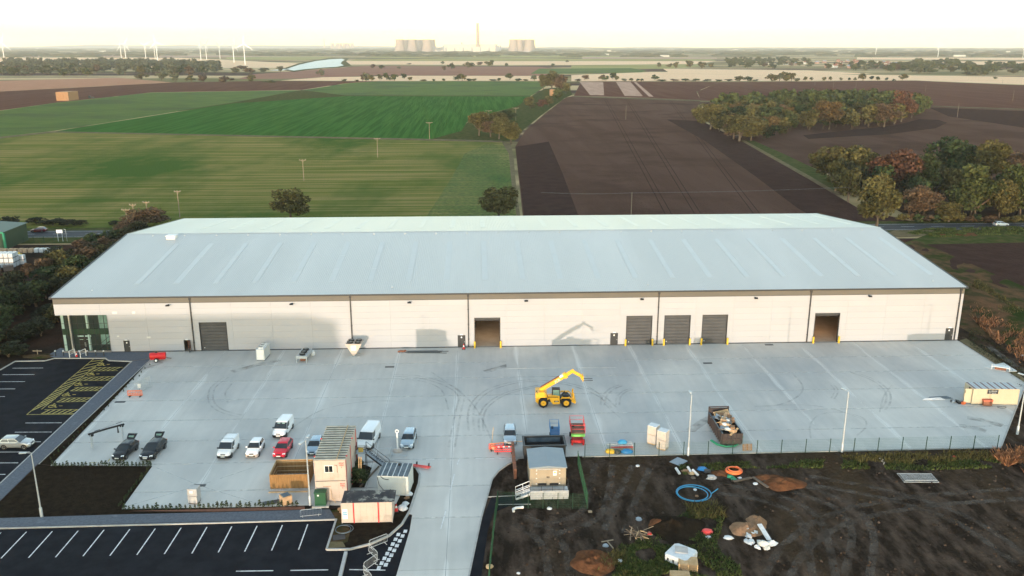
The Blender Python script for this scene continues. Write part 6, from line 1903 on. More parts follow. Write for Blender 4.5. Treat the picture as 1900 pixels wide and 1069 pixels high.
for k in range(26):
    sapling(G(96 + k * 7.3 + trnd.uniform(-3, 3), 853 - k * 7.0), trnd.uniform(.3, .5), 'small hedge plant in the narrow strip beside the sett path', 'young hedge in the narrow strip')
tree(G(668, 895), 2.0, 3.2, 'dark green', 'dark shrubs growing between the stacked cabins and the path', 'bush', name='shrub', z=.02, cat='shrub')
tree(G(662, 872), 1.5, 2.6, 'dark green', 'dark shrub beneath the cabin stair landing', 'bush', name='shrub', z=.02, cat='shrub')
tree(G(655, 893), 1.6, 1.4, 'yellowing', 'small yellow-leaved shrub against the stacked cabins', 'bush', name='shrub', z=.02, cat='shrub')
for k in range(2):
    o = B().bar((0, 0, 0), (.25, -.7, 3.6), .12, .05).obj('scaffold_board', M['wood_pale']); o.location = (*G(666 + k * 4, 893)[:2], 0)
    tag(o, 'pale board leaning in the shrubs beside the stacked cabins', 'board', 'boards leaning in the shrubs')
o = B().bar((0, 0, .1), (1.7, 5.2, .1), .18, .12).obj('timber_edging', M['wood_dark']); o.location = (*G(668, 905)[:2], 0)
tag(o, 'dark timber edging on the right of the planted corner', 'timber')
# packs, boxes and crates in front
t = thing('block_pack', 'two shrink-wrapped grey packs stacked on the corner of the yard', 'pack', (-32.9, -51.9, 0), R(-8))
t.scale = (.9, .9, .9)
for k in range(2):
    B().cbox((0, .4, .64 + 1.02 * k), (1.25 - .05 * (1 - k), 1.15, .96), .05 * k).obj('wrapped_pack', M['block_pack'], t)
    B().box(-.55, .55, -.15, .95, .02 + 1.02 * k * 1.0, .14 + 1.02 * k).obj('pallet', M['wood_dark'], t)
B().box(-.3, .15, -.22, -.17, 1.55, 1.9).obj('pack_label', M['paint_white'], t)
p = G(531, 934)
t = thing('cardboard_box', 'cardboard box on a pallet in front of the timber enclosure', 'box', (p.x, p.y, 0), R(35))
B().cbox((0, 0, .62), (1.1, 1.1, .95)).obj('box_body', M['card'], t)
B().cbox((0, 0, 1.12), (.85, .85, .05)).obj('blue_cover', M['container_blue'], t)
B().box(-.6, .6, -.6, .6, 0, .14).obj('pallet', M['wood_dark'], t)
o = B().cbox((0, 0, .06), (1.9, .75, .08), .3).obj('dark_panel', M['charcoal']); o.location = (*G(503, 933)[:2], 0)
tag(o, 'dark flat panel lying left of the cardboard box', 'panel')
p = G(596, 938)
t = thing('utility_cabinet', 'dark green steel cabinet on a pale base in front of the stacked cabins', 'cabinet', (p.x, p.y, 0))
B().box(-.95, .95, -.6, .6, 0, .18).obj('plinth', M['kerb'], t)
B().box(-.62, .62, -.4, .4, .18, 1.75).obj('casing', M['green'], t)
B().box(-.68, .68, -.46, .46, 1.752, 1.86).obj('lid', M['green'], t)
B().box(-.30, -.12, -.42, -.401, 1.4, 1.58).obj('label_plate', M['white'], t)
# hoses and lids near the cabins
def coil(c, r, n, wr, m, label, ry=None, name='hose_coil', tail=None):
    b = B()
    pts = []
    rr_ = random.Random(int(r * 100))
    for k in range(int(n * 28)):
        a = 2 * math.pi * k / 28
        lp_ = k / 28
        q = r * (1 - .09 * lp_ + .02 * math.sin(a * 2 + k * .03))
        pts.append((q * math.cos(a) + .16 * r * math.sin(lp_ * 2.1) * .5, (ry or r) / r * q * math.sin(a) + .1 * r * math.sin(lp_ * 1.7), wr + wr * 1.2 * lp_ * .8))
    if tail:
        pts = [tuple(Vector(pts[0]) + Vector(tail)), tuple(Vector(pts[0]) + Vector(tail) * .5)] + pts
    b.tube(pts, wr, 6)
    o = b.obj(name, M[m], smooth=60)
    o.location = (c[0], c[1], c[2])
    return tag(o, label, 'hose')
p = G(638, 984)
coil((p.x, p.y, .04), 1.0, 2.6, .04, 'container_blue', 'dull blue hose coil on the sandy ground below the red-strapped cabin')
o = B().cbox((0, 0, .04), (1.3, 1.0, .05), .2).obj('rubber_mat', M['charcoal']); o.location = (*G(629, 998)[:2], .04)
tag(o, 'dark square mat on the sandy ground below the blue hose coil', 'mat')
o = B().slab(gp([(611, 1006), (636, 1006), (641, 1015), (609, 1018)], .02), .03, .075).obj('concrete_slab', M['track']); tag(o, 'pale slab in the corner of the sandy ground', 'slab')
a, b_ = G(642, 1028, -.08), G(636, 1069, -.08)
o = B().bar((a.x, a.y, .08), (b_.x - .2, b_.y - 1, .08), .34, .3).obj('concrete_beam', M['block_pack']); tag(o, 'grey beam lying across the car park near the bottom edge', 'beam')
for k, (px, py, r) in enumerate(((758, 918, .5), (752, 936, .45), (747, 944, .6), (640, 950, .6), (634, 946, .5), (755, 925, .35))):
    b = B()
    rr_ = random.Random(k)
    b.loft([[(r * q * math.cos(a) * rr_.uniform(.7, 1.1), r * q * math.sin(a) * rr_.uniform(.7, 1.1), z_ * r) for a in [2 * math.pi * j / 9 for j in range(9)]] for q, z_ in ((1, 0), (1.05, .25), (.7, .5), (.2, .6))])
    o = b.obj('rag_heap', M['plastic_white' if k < 3 else 'sand_pale'], smooth=60); o.location = (*G(px, py)[:2], .03)
    tag(o, 'white plastic scrap by the kerb curve' if k not in (3, 4) else 'pale sack heap by the green cabinet', 'scrap', 'plastic scraps along the kerb curve' if k not in (3, 4) else 'sack heaps by the cabinet')
# two wrapped stacks
for (px, py, lb) in ((1213, 826, 'left and farther of the two tall white wrapped stacks'), (1231, 836, 'right and nearer of the two tall white wrapped stacks')):
    p = G(px, py)
    t = thing('wrapped_stack', lb, 'stack', (p.x, p.y + .6, 0), R(-38))
    for k in range(2):
        B().cbox((0, 0, .78 + 1.22 * k), (1.22, 1.12, 1.16), .03 * k).obj('wrapped_pack', M['wrap'], t)
        B().cbox((0, 0, .10 + 1.22 * k), (1.1, 1.0, .14), .03 * k).obj('pallet', M['wood_pale'], t)
    B().cbox((0, 0, 2.61), (1.24, 1.14, .05)).obj('top_sheet', M['plastic_white'], t)
# ladders and tools pile
p0 = G(1150, 838)
for k in range(5):
    b = B()
    L = 3.4 - .25 * k
    for s in (-.2, .2):
        b.bar((-L / 2, s, 0), (L / 2, s, 0), .06, .08)
    for j in range(9):
        b.bar((-L / 2 + .2 + j * (L - .4) / 8, -.2, 0), (-L / 2 + .2 + j * (L - .4) / 8, .2, 0), .04, .04)
    o = b.obj('ladder', M[('galv', 'plastic_white', 'red_plastic', 'wood_pale', 'galv')[k]]); o.location, o.rotation_euler = (p0.x + .2 + .1 * k, p0.y + 1.5 - .35 * k, .1 + .09 * (4 - k)), (0, 0, R(4 - 3 * k))
    tag(o, ('grey ladder at the back of the ladder pile', 'white ladder in the ladder pile', 'red ladder in the ladder pile', 'timber-coloured ladder in the ladder pile', 'grey ladder at the front of the ladder pile')[k], 'ladder', 'ladders in a pile by the fence')
for k, (dx, dy, m, nm, lb, sx) in enumerate(((.5, 1.4, 'blue_plastic', 'tarpaulin', 'blue tarpaulin bundle on top of the ladder pile', .9), (.9, -.35, 'blue_lift', 'tarpaulin', 'dark blue bundle in front of the ladder pile', 1.0), (-1.3, -.2, 'yellow', 'cable_reel', 'yellow bundle left of the dark blue one by the ladder pile', .9), (-.4, -.4, 'charcoal', 'tool_box', 'black box between the yellow and blue bundles', .7))):
    b = B(); rr_ = random.Random(k + 9)
    b.loft([[(sx * q * math.cos(a) * rr_.uniform(.7, 1.1), .55 * q * math.sin(a) * rr_.uniform(.7, 1.1), z_) for a in [2 * math.pi * j / 10 for j in range(10)]] for q, z_ in ((.8, 0), (.85, .2), (.6, .42), (.15, .5))])
    o = b.obj(nm, M[m], smooth=50); o.location = (p0.x + dx, p0.y + dy, .5 if k == 0 else 0.01); tag(o, lb, 'bundle')
# full roll-on skip
t = thing('roll_on_skip', 'long rusty grey roll-on skip heaped with waste', 'skip', (33.2, -39.8, 0), R(0))
sw, sl_, shh = 2.6, 6.6, 1.75
tilt = 0
B().box(-sw / 2, sw / 2, 0, sl_, .15, .25).obj('floor', M['skip'], t)
for s in (-1, 1):
    B().box(s * sw / 2 - .05, s * sw / 2 + .05, 0, sl_, .25, shh).obj('side', M['skip'], t)
    for k in range(10):
        y = .15 + k * .68
        B().box(s * (sw / 2 + .11) - .06, s * (sw / 2 + .11) + .06, y, y + .12, .2, shh).obj('rib', M['skip'], t)
    B().box(s * sw / 2 - .07, s * sw / 2 + .07, 0, sl_, shh, shh + .1).obj('top_rail', M['container_blue'], t)
B().box(-sw / 2 + .051, sw / 2 - .051, -.05, .05, .25, shh - .02).obj('tail_door', M['skip'], t)
for k in range(5):
    x = -sw / 2 + .1 + k * (sw - .3) / 4
    B().box(x, x + .1, -.13, -.051, .2, shh - .05).obj('rib', M['skip'], t)
for zz in (.3, .95):
    B().box(-sw / 2, sw / 2, -.11, -.052, zz, zz + .1).obj('rib', M['skip'], t)
B().box(-sw / 2, sw / 2, sl_ - .05, sl_ + .05, .25, shh + .75).obj('head_board', M['skip'], t)
B().box(-sw / 2 - .12, -sw / 2 + .1, sl_ + .05, sl_ + .2, .1, shh + .8).box(sw / 2 - .1, sw / 2 + .12, sl_ + .05, sl_ + .2, .1, shh + .8).box(-sw / 2 - .12, sw / 2 + .12, sl_ + .05, sl_ + .2, shh + .8, shh + .92).obj('front_frame', M['skip'], t)
for s in (-.6, .6):
    B().box(s - .08, s + .08, .1, sl_, .0, .15).obj('skid', M['charcoal'], t)
def mound(name, x, y, rx, ry, h, m, seed, label, cat='heap', z=-.1, kind='stuff', rough=.25, group=None):
    h *= .75 if z < 0 else 1
    b = B()
    nr, na = 14, 40
    vs_ = [(0, 0, h * (1 + rough * mnoise.noise((seed, 0, 0))))]
    for i in range(1, nr + 1):
        q = i / nr
        for j in range(na):
            a = 2 * math.pi * j / na
            k = 1 + .28 * mnoise.noise((math.cos(a) * 1.3 + seed, math.sin(a) * 1.3, seed))
            xx, yy = rx * q * k * math.cos(a), ry * q * k * math.sin(a)
            zz = h * max(0, math.cos(q * math.pi / 2)) ** 1.2 * (1 + rough * 1.6 * mnoise.noise((xx * 1.4 + seed, yy * 1.4, 0)) + rough * 1.1 * mnoise.noise((xx * 4 + seed, yy * 4, 3))) if i < nr else -.03
            vs_.append((xx, yy, zz))
    fs = [(0, 1 + j, 1 + (j + 1) % na) for j in range(na)]
    for i in range(nr - 1):
        for j in range(na):
            fs.append((1 + i * na + j, 1 + (i + 1) * na + j, 1 + (i + 1) * na + (j + 1) % na, 1 + i * na + (j + 1) % na))
    b.add(vs_, fs)
    o = b.obj(name, M[m], smooth=70)
    o.location = (x, y, z)
    return tag(o, label, cat, group, kind)
mound('waste_heap', 33.2, -36.4, 1.15, 3.0, 1.1, 'charcoal', 3, 'dark loose rubbish filling the roll-on skip', 'waste', z=.75)
pl = B()
for k in range(8):
    pl.box(-.9, .9, -.6 + k * .16, -.5 + k * .16, .1, .13)
for y in (-.6, 0, .58):
    pl.box(-.9, .9, y, y + .1, -.03, .0995)
def pallet(x, y, z, rot, label, group=None, m='wood_pale', L=1.2, W=1.0):
    t = thing('pallet', label, 'pallet', (x, y, z), 0, group)
    t.rotation_euler = rot
    for k in range(7):
        B().box(-L / 2, L / 2, -W / 2 + k * W / 7 + .01, -W / 2 + k * W / 7 + W / 7 - .05, .10, .125).obj('board', M[m], t)
    for x_ in (-L / 2 + .05, 0, L / 2 - .05):
        B().box(x_ - .05, x_ + .05, -W / 2, W / 2 - .04, .0, .099).obj('bearer', M[m], t)
    return t
pallet(33.3, -34.3, 2.05, (R(32), R(-8), R(8)), 'pale wooden pallet on top of the waste at the far end of the skip', L=2.1, W=1.1)
rr_ = random.Random(14)
for k in range(30):
    nm, m, cat = (('board', 'wood_pale', 'board'), ('cardboard_box', 'card', 'box'), ('plastic_sack', 'plastic_white', 'sack'), ('board', 'wood_dark', 'board'), ('cardboard_box', 'sand_pale', 'box'), ('panel', 'grey_panel', 'panel'))[k % 6]
    yy = -39.4 + 5.2 * (k + rr_.random() * .6) / 30
    xx = 33.2 + rr_.uniform(-.85, .85)
    zz = 1.55 + .6 * math.sin((yy + 39.7) * .55) + rr_.uniform(0, .25)
    sz = {'board': (1.9, .26, .07), 'box': (.8, .62, .5), 'sack': (.9, .7, .5), 'panel': (1.1, .9, .06)}[cat]
    b = B()
    if cat == 'sack':
        b.loft([[(sz[0] * q * math.cos(a) * .6 * rr_.uniform(.8, 1.1), sz[1] * q * math.sin(a) * .6, z_) for a in [2 * math.pi * j / 8 for j in range(8)]] for q, z_ in ((.6, -.15), (1, 0), (.8, .2), (.25, .28))])
    else:
        b.cbox((0, 0, 0), sz)
    o = b.obj(nm, M[m]); o.location, o.rotation_euler = (xx, yy, zz), (rr_.uniform(-.5, .5), rr_.uniform(-.4, .4), rr_.uniform(0, 3))
    col = {'wood_pale': 'pale', 'card': 'brown', 'plastic_white': 'white', 'wood_dark': 'dark', 'sand_pale': 'tan', 'grey_panel': 'grey'}[m]
    tag(o, f'{col} {nm.replace("_", " ")} among the waste heaped in the roll-on skip', cat, 'waste heaped in the skip')
gh = gp([(1318, 818), (1330, 826), (1345, 830), (1362, 829), (1372, 822), (1376, 812)])
o = B()
for k in range(3):
    o.tube([(x + .05 * k, y - .1 * k, .06 + .08 * k) for x, y in gh], .08, 6)
tag(o.obj('hose', M['green_bright'], smooth=60), 'bright green hose lying round the near end of the skip', 'hose')
p = G(1387, 837)
t = pallet(p.x, p.y + .3, .75, (R(75), 0, 0), 'orange-brown crate side standing by the fence right of the skip', m='wood', L=1.2, W=.9)
t.location.z = .45
# white bench frame near the right edge
p = G(1856, 686)
t = thing('trestle', 'white metal trestle frame by the pale slab at the right yard edge', 'trestle', (p.x, p.y, 0), R(-30))
B().tube([(-1.3, -.5, .55), (1.3, -.5, .55), (1.3, .5, .55), (-1.3, .5, .55)], .05, 5, closed=True).obj('top_frame', M['white'], t)
for x in (-1.2, 1.2):
    for y in (-.5, .5):
        B().tube([(x, y, .55), (x * 1.1, y * 1.1, 0)], .04, 5).obj('leg', M['white'], t)
B().box(-1.2, 1.2, -.45, .45, .56, .6).obj('sheet', M['plastic_white'], t)
o = B().cbox((0, 0, .2), (1.6, .6, .3)).obj('crate', M['rusty']); o.location, o.rotation_euler = (p.x, p.y, 0.01), (0, 0, R(-30)); tag(o, 'reddish crate under the white trestle frame', 'crate')
for k, (px, py) in enumerate(((1833, 571), (1835, 575), (1898, 664))):
    o = B().lathe([(.2, 0), (.38, .25), (.25, .5), (.05, .55)], 9).obj('plastic_scrap', M['plastic_white'], smooth=50); o.location = (*G(px, py)[:2], 0.0)
    tag(o, 'white scrap lying on the dark bank right of the building', 'scrap', 'white scraps on the bank')
# stakes at the left building corner
for k, (a, b2) in enumerate((((62, 660), (79, 660)), ((17, 667), (46, 647)))):
    p, q = G(*a, -.1), G(*b2, -.1)
    o = B().bar((p.x, p.y, .75), (q.x, q.y, .75), .06, .15)
    mid_ = (p + q) / 2
    o.bar((mid_.x, mid_.y, -.2), (mid_.x, mid_.y, .95), .1, .1)
    tag(o.obj('timber_rail', M['wood_pole']), ('short timber rail on a post left of the glazed entrance', 'slanting timber rail on the dark ground at the left car park edge')[k], 'rail')
o = mound('rubble_patch', *G(75, 660)[:2], 3.2, 1.2, .25, 'bank', 8, 'low brownish rubble patch left of the entrance forecourt', 'rubble', z=-.05)
# ------------------------------------------------------------------ waste ground, right foreground
p = G(1259, 856)
o = B().cbox((0, 0, .05), (1.8, 1.5, .06), .75).obj('grey_board', M['grey_panel']); o.location = (p.x, p.y, -.08); tag(o, 'square grey board lying behind the fence near the tall lamp post', 'board')
for k, (px, py, dg) in enumerate(((1257.5, 875, -80), (1279, 873, -85), (1290, 878, -70))):
    p = G(px, py)
    o = B().lathe([(.14, -.6), (.16, -.58), (.16, .58), (.14, .6)], 12, axis='X').obj('paper_roll', M['plastic_white']); o.location, o.rotation_euler = (p.x, p.y, .08), (0, R(8), R(dg))
    tag(o, ('white tube lying alone left of the rubbish cluster', 'white tube in the middle of the rubbish cluster', 'white tube at the right of the rubbish cluster')[k], 'tube', 'white tubes on the waste ground')
for k, (px, py, m, nm, lb, r) in enumerate(((1272, 874, 'sand_pale', 'sack', 'tan sack in the rubbish cluster behind the blue hose', .55), (1284, 878, 'wood_pale', 'plank_offcuts', 'pale timber offcuts between the white tubes', .5), (1302, 870, 'blue_lift', 'tarpaulin', 'dark blue tarpaulin heap right of the white tubes', .7), (1312, 874, 'charcoal', 'plastic_sheet', 'dark plastic sheet beside the blue tarpaulin', .6), (1320, 886, 'block_pack', 'rubble', 'grey rubble in front of the blue tarpaulin', .7), (1286, 886, 'wood_dark', 'board_offcut', 'dull board offcut in front of the white tubes', .35), (1355, 884, 'green_bright', 'tarpaulin', 'small green tarpaulin under the orange hose coil', .55), (1362, 889, 'green_bright', 'tarpaulin', 'second green scrap under the orange hose coil', .4), (1373, 886, 'plastic_white', 'plastic_scrap', 'white scrap right of the orange hose coil', .3), (1402, 897, 'plastic_white', 'plastic_scrap', 'white scrap between the two grey planks', .35), (1312, 987, 'red_plastic', 'cloth', 'crumpled red cloth on the grass', .7), (1315, 996, 'plastic_white', 'plastic_scrap', 'white scrap below the red cloth', .35), (1352, 998, 'plastic_white', 'plastic_scrap', 'round white sack left of the pale sand heap', .55))):
    b = B(); r_ = random.Random(k + 40)
    b.loft([[(r * q * math.cos(a) * r_.uniform(.6, 1.15), r * q * math.sin(a) * r_.uniform(.5, 1.0), z_ * r) for a in [2 * math.pi * j / 9 for j in range(9)]] for q, z_ in ((1, 0), (1, .18), (.65, .42), (.15, .5))])
    o = b.obj(nm, M[m]); o.location = (*G(px, py)[:2], -.09); tag(o, lb, nm.split('_')[-1])
p = G(1361, 876)
coil((p.x, p.y, .0), 1.05, 4.2, .09, 'orange', 'orange hose coil beside the sand heaps')
p = G(1286, 917)
coil((p.x, p.y, -.05), 2.15, 2.8, .06, 'blue_plastic', 'large bright blue hose coil on the waste ground', tail=(1.1, 1.1, 0))
for k, (a, b2) in enumerate((((1361, 893), (1394, 886)), ((1397, 885), (1425, 904)))):
    p, q = G(*a), G(*b2)
    o = B().bar((p.x, p.y, -.02), (q.x, q.y, -.02), .34, .12).obj('plank', M['wood_dark']); tag(o, ('left of two grey planks beside the orange hose coil', 'right of two grey planks beside the orange hose coil')[k], 'plank', 'grey planks by the orange coil')
mound('sand_heap', *G(1455, 897)[:2], 2.9, 1.7, .85, 'sand', 12, 'wide orange-brown sand heap right of the grey planks', 'sand heap')
mound('sand_heap', *G(1428, 886)[:2], 1.9, 1.0, .45, 'sand', 15, 'lower orange sand heap behind the wide one', 'sand heap')
mound('sand_heap', *G(1344, 877)[:2], 1.6, 1.0, .3, 'sand', 19, 'small sand patch left of the orange hose coil', 'sand heap')
mound('soil_heap', *G(1252, 978)[:2], 3.2, 2.6, 1.3, 'bed_soil', 22, 'big dark soil heap left of the red cloth', 'soil heap')
mound('sand_heap', *G(1226, 972)[:2], 1.5, 1.1, .8, 'sand', 25, 'orange sand on the left flank of the dark soil heap', 'sand heap')
mound('sand_heap', *G(1100, 1042)[:2], 2.3, 2.4, .8, 'sand', 29, 'cracked orange sand heap at the bottom edge', 'sand heap', rough=.5)
mound('sand_heap', *G(1385, 982)[:2], 2.0, 1.6, .9, 'sand_pale', 33, 'pale tan sand heap behind the white rubble sacks', 'sand heap')
mound('sand_heap', *G(1404, 968)[:2], 1.1, 1.4, .9, 'sand_pale', 37, 'tall tip of the pale tan sand heap', 'sand heap')
rr_ = random.Random(6)
for k in range(11):
    px, py = 1380 + rr_.uniform(0, 54), 996 + rr_.uniform(-10, 26)
    b = B(); r = rr_.uniform(.35, .8)
    b.loft([[(r * q * math.cos(a) * rr_.uniform(.6, 1.25), r * .65 * q * math.sin(a) * rr_.uniform(.6, 1.25), z_ * r * rr_.uniform(.6, 1.3)) for a in [2 * math.pi * j / 8 for j in range(8)]] for q, z_ in ((.9, 0), (1, .2), (.7, .4), (.25, .5))])
    o = b.obj('rubble_sack', M['plastic_white' if k % 3 else 'cabin_grey']); o.location, o.rotation_euler = (*G(px, py)[:2], -.08 + .3 * (k % 2)), (0, 0, rr_.uniform(0, 3))
    tag(o, 'white rubble sack in the pile at the foot of the pale sand heap', 'sack', 'white sacks by the pale sand heap')
p, q = G(1408, 984), G(1436, 1010)
o = B().bar((p.x, p.y, .75), (q.x - .4, q.y + .4, .3), .5, .1).obj('white_slab', M['plastic_white']); tag(o, 'long white slab leaning on the sack pile', 'slab')
# white tank cover, pallets
p = G(1263, 1036)
t = thing('tank_shell', 'white plastic tank shell with a grey board on it at the bottom edge', 'tank', (p.x, p.y, -.1), R(-40))
B().loft([[(x * k, y * k, z_) for x, y in ((-1.1, -1.3), (1.1, -1.3), (1.3, -1.0), (1.3, 1.1), (1.0, 1.4), (-1.0, 1.4), (-1.3, 1.1), (-1.3, -1.0))] for k, z_ in ((.95, 0), (1, .1), (1, .75), (.9, .85))]).obj('shell', M['plastic_white'], t, smooth=30)
for k in range(3):
    B().box(-.9 + k * .6, -.7 + k * .6, -1.32, -1.301, .2, .5).obj('slot', M['charcoal'], t)
o = B().cbox((0, 0, .05), (1.3, 1.1, .08)).obj('grey_board', M['block_pack']); o.location, o.rotation_euler = (p.x + .1, p.y + .3, .76), (R(3), R(4), R(-10)); tag(o, 'grey board lying on the white tank shell', 'board')
p = G(1276, 1052)
for k in range(6):
    pallet(p.x, p.y, -.08 + .14 * k, (0, 0, R(-12 + 2 * (k % 2))), 'pallet in the stack beside the white tank shell' if k < 5 else 'topmost pallet of the stack beside the white tank shell', 'pallet stack by the tank shell', L=1.9, W=1.5)
p = G(1262, 1074)
for k in range(4):
    pallet(p.x, p.y, -.08 + .14 * k, (0, 0, R(-5)), 'pallet in the low stack at the very bottom edge' if k < 3 else 'topmost pallet of the low stack at the very bottom edge', 'low pallet stack at the bottom edge', L=1.9, W=1.5)
rr_ = random.Random(9)
p = G(1184, 993)
for k in range(24):
    b = B().tube([(-.8, 0, 0), (0, .05, .03), (.8 + rr_.uniform(-.3, .3), 0, 0)], rr_.uniform(.03, .07), 5)
    o = b.obj('stick', M[('wood_dark', 'wood_pole', 'bark', 'wood_pale')[k % 4]]); o.location, o.rotation_euler = (p.x + rr_.uniform(-.9, .9), p.y + rr_.uniform(-.6, .6), .05 + .25 * rr_.random()), (0, rr_.uniform(-.35, .35), rr_.uniform(0, 3.1))
    tag(o, 'stick in the brushwood pile left of the dark soil heap', 'stick', 'sticks of the brushwood pile')
p = G(1205, 993)
o = B().lathe([(.05, 0), (.25, .1), (.2, .3), (.03, .36)], 9).obj('red_can', M['red']); o.location = (p.x, p.y, 0); tag(o, 'small red can at the right end of the brushwood pile', 'can')
p = G(1705, 890)
mesh_panel((p.x, p.y - .7), -3, 'galvanised mesh fence panel lying flat on the waste ground at the right', 4.2, 2.1, -88, nx=40, nz=14, z=.0)
mesh_panel((p.x + .1, p.y - .4), -3, 'second mesh panel lying on the first one on the waste ground', 3.9, 1.7, -89, nx=40, nz=14, z=.08)
p = G(961, 945)
o = B().tube([(-.5, -.5, .1), (-.55, -.05, .12), (-.2, .2, .14), (.65, .3, .16)], .16, 8).obj('pipe_bend', M['white'], smooth=50); o.location = (p.x, p.y, -.08); tag(o, 'white bent plastic pipe lying left of the kiosk platform', 'pipe')
for k, (a, b2, lb) in enumerate((((1116, 1005), (1138, 1001), 'short bar of a T-shaped timber on the waste ground'), ((1127, 1004), (1138, 1017), 'stem of the T-shaped timber on the waste ground'))):
    p, q = G(*a), G(*b2)
    tag(B().bar((p.x, p.y, -.04), (q.x, q.y, -.04), .12, .08).obj('timber', M['wood_pole']), lb, 'timber')
for k, (px, py, m, lb) in enumerate(((908, 1051, 'wood_pale', 'small square timber block by the footpath fence at the bottom'), (1095, 949, 'wood_pole', 'small round object on the ground right of the kiosk'), (1019, 943, 'plastic_white', 'white rag below the kiosk platform'), (1183, 864, 'plastic_white', 'small white scrap behind the fence left of the grey board'), (962, 1063, 'plastic_white', 'small white scrap near the bottom edge'), (1124, 1012, 'grey_panel', 'grey stone near the T-shaped timber'), (1185, 963, 'grey_panel', 'flat grey stone above the dark soil heap'), (1150, 1040, 'plastic_white', 'pale scrap in the weeds at the bottom'), (1290, 908, 'plastic_white', 'small white scrap inside the blue hose coil'), (1293, 920, 'sand_pale', 'small tan scrap inside the blue hose coil'), (1771, 847, 'red_plastic', 'small red and white can on the grass strip'), (1601, 848, 'plastic_white', 'tiny white scrap on the grass strip'))):
    b = B(); r = (.4, .3, .3, .28, .2, .35, .4, .3, .25, .25, .25, .2)[k]; r_ = random.Random(k)
    b.loft([[(r * q * math.cos(a) * r_.uniform(.7, 1.1), r * q * math.sin(a) * r_.uniform(.7, 1.1), z_ * r) for a in [2 * math.pi * j / 8 for j in range(8)]] for q, z_ in ((1, 0), (1, .3), (.6, .55))])
    o = b.obj('scrap', M[m]); o.location = (*G(px, py)[:2], -.08); tag(o, lb, 'scrap')
p = G(1634, 856)
o = B().tube([(0, 0, .1), (.3, .4, .12), (.1, .9, .1), (.5, 1.2, .1), (.2, 1.6, .1)], .08, 5).obj('flexible_pipe', M['cabin']); o.location = (p.x, p.y - .8, -.1); tag(o, 'pale curly pipe on the grass strip beyond the fence', 'pipe')
# grass, weeds and bramble on the waste ground
def grassy(name, polys, n, hgt, tone, label, seed, wsp=.08, cat='grass', z=-.1):
    b = B(); rr2 = random.Random(seed)
    pw = [gp(q) for q in polys]
    ar = []
    for q in pw:
        xs_, ys_ = [k[0] for k in q], [k[1] for k in q]
        ar.append((max(xs_) - min(xs_)) * (max(ys_) - min(ys_)))
    cnt = 0
    while cnt < n:
        q = rr2.choices(pw, ar)[0]
        xs_, ys_ = [k[0] for k in q], [k[1] for k in q]
        x, y = rr2.uniform(min(xs_), max(xs_)), rr2.uniform(min(ys_), max(ys_))
        cnt += 1
        if not inside((x, y), q) or mnoise.noise((x * .35, y * .35, seed)) < -.12:
            continue
        h = hgt * rr2.uniform(.4, 1.3)
        a = rr2.uniform(0, 6.28)
        l = Vector((rr2.gauss(0, .5), rr2.gauss(0, .5), 0)) * h
        s = Vector((math.cos(a), math.sin(a), 0)) * wsp * rr2.uniform(.5, 1.3)
        p = Vector((x, y, z))
        b.add([p - s, p + s, p + l + s * .3 + Vector((0, 0, h)), p + l - s * .3 + Vector((0, 0, h))], [(0, 1, 2, 3)])
    return tag(b.obj(name, M['leaf ' + tone], fix=False), label, cat, kind='stuff')
grassy('grass', [[(1255, 862), (1380, 856), (1520, 852), (1650, 856), (1800, 852), (1860, 850), (1850, 868), (1700, 872), (1520, 868), (1380, 868), (1270, 880)], [(1180, 1000), (1290, 940), (1345, 960), (1330, 1010), (1400, 1069), (1200, 1075), (1130, 1075)], [(1150, 1010), (1250, 1010), (1240, 1075), (1140, 1075)]], 26000, .22, 'grass blades', 'green grass patches on the waste ground', 5)
grassy('dry_weeds', [[(1110, 1020), (1160, 1025), (1165, 1075), (1100, 1075)], [(1270, 935), (1340, 930), (1350, 960), (1280, 965)], [(1560, 845), (1840, 838), (1880, 850), (1700, 862), (1560, 858)]], 5000, .5, 'yellowing', 'dry yellowish weeds on the waste ground', 6, .05)
grassy('bramble', [[(1838, 846), (1900, 838), (1960, 860), (1960, 900), (1880, 872)]], 5200, .9, 'russet bramble', 'rusty red bramble heap at the right edge of the waste ground', 7, .12)
grassy('bramble', [[(1795, 545), (1815, 548), (1920, 625), (1920, 700), (1850, 640), (1800, 590)]], 9000, .8, 'russet bramble', 'rusty weeds on the bank right of the building', 8, .14, z=.2)
grassy('weeds', [[(1790, 530), (1815, 525), (1920, 600), (1920, 640), (1820, 560)]], 7000, .7, 'olive green', 'green weeds along the top of the bank right of the building', 9, .14, z=.4)
grassy('grass', [[(1795, 600), (1850, 640), (1930, 700), (1930, 760), (1870, 690), (1800, 640)]], 9000, .15, 'blackish', 'dark rough grass at the foot of the bank', 10, .12)
grassy('grass', [[(1680, 432), (1720, 424), (1905, 420), (1905, 434), (1740, 440)]], 8000, .35, 'grass blades', 'green verge grass beside the road on the right', 12, .25)
# ------------------------------------------------------------------ yard of the neighbour on the left
t = thing('green_shed', 'dark green steel shed with a bright green eaves trim at the left edge', 'shed', (-126.9, 80, -.15), R(0))
B().box(-30, 4.9, 0, 12, 0, 4.6).obj('wall', M['green_dark'], t)
B().ext([(-30.3, 4.6), (5.2, 4.6), (5.2, 4.75), (-12, 5.9), (-30.3, 4.8)], -.3, 12.3).obj('roof', M['tarmac_shed'], t)
B().box(-30, 5.2, -.42, -.302, 4.4, 4.8).box(4.92, 5.3, -.42, .2, 0, 4.4).obj('trim', M['green_bright'], t)
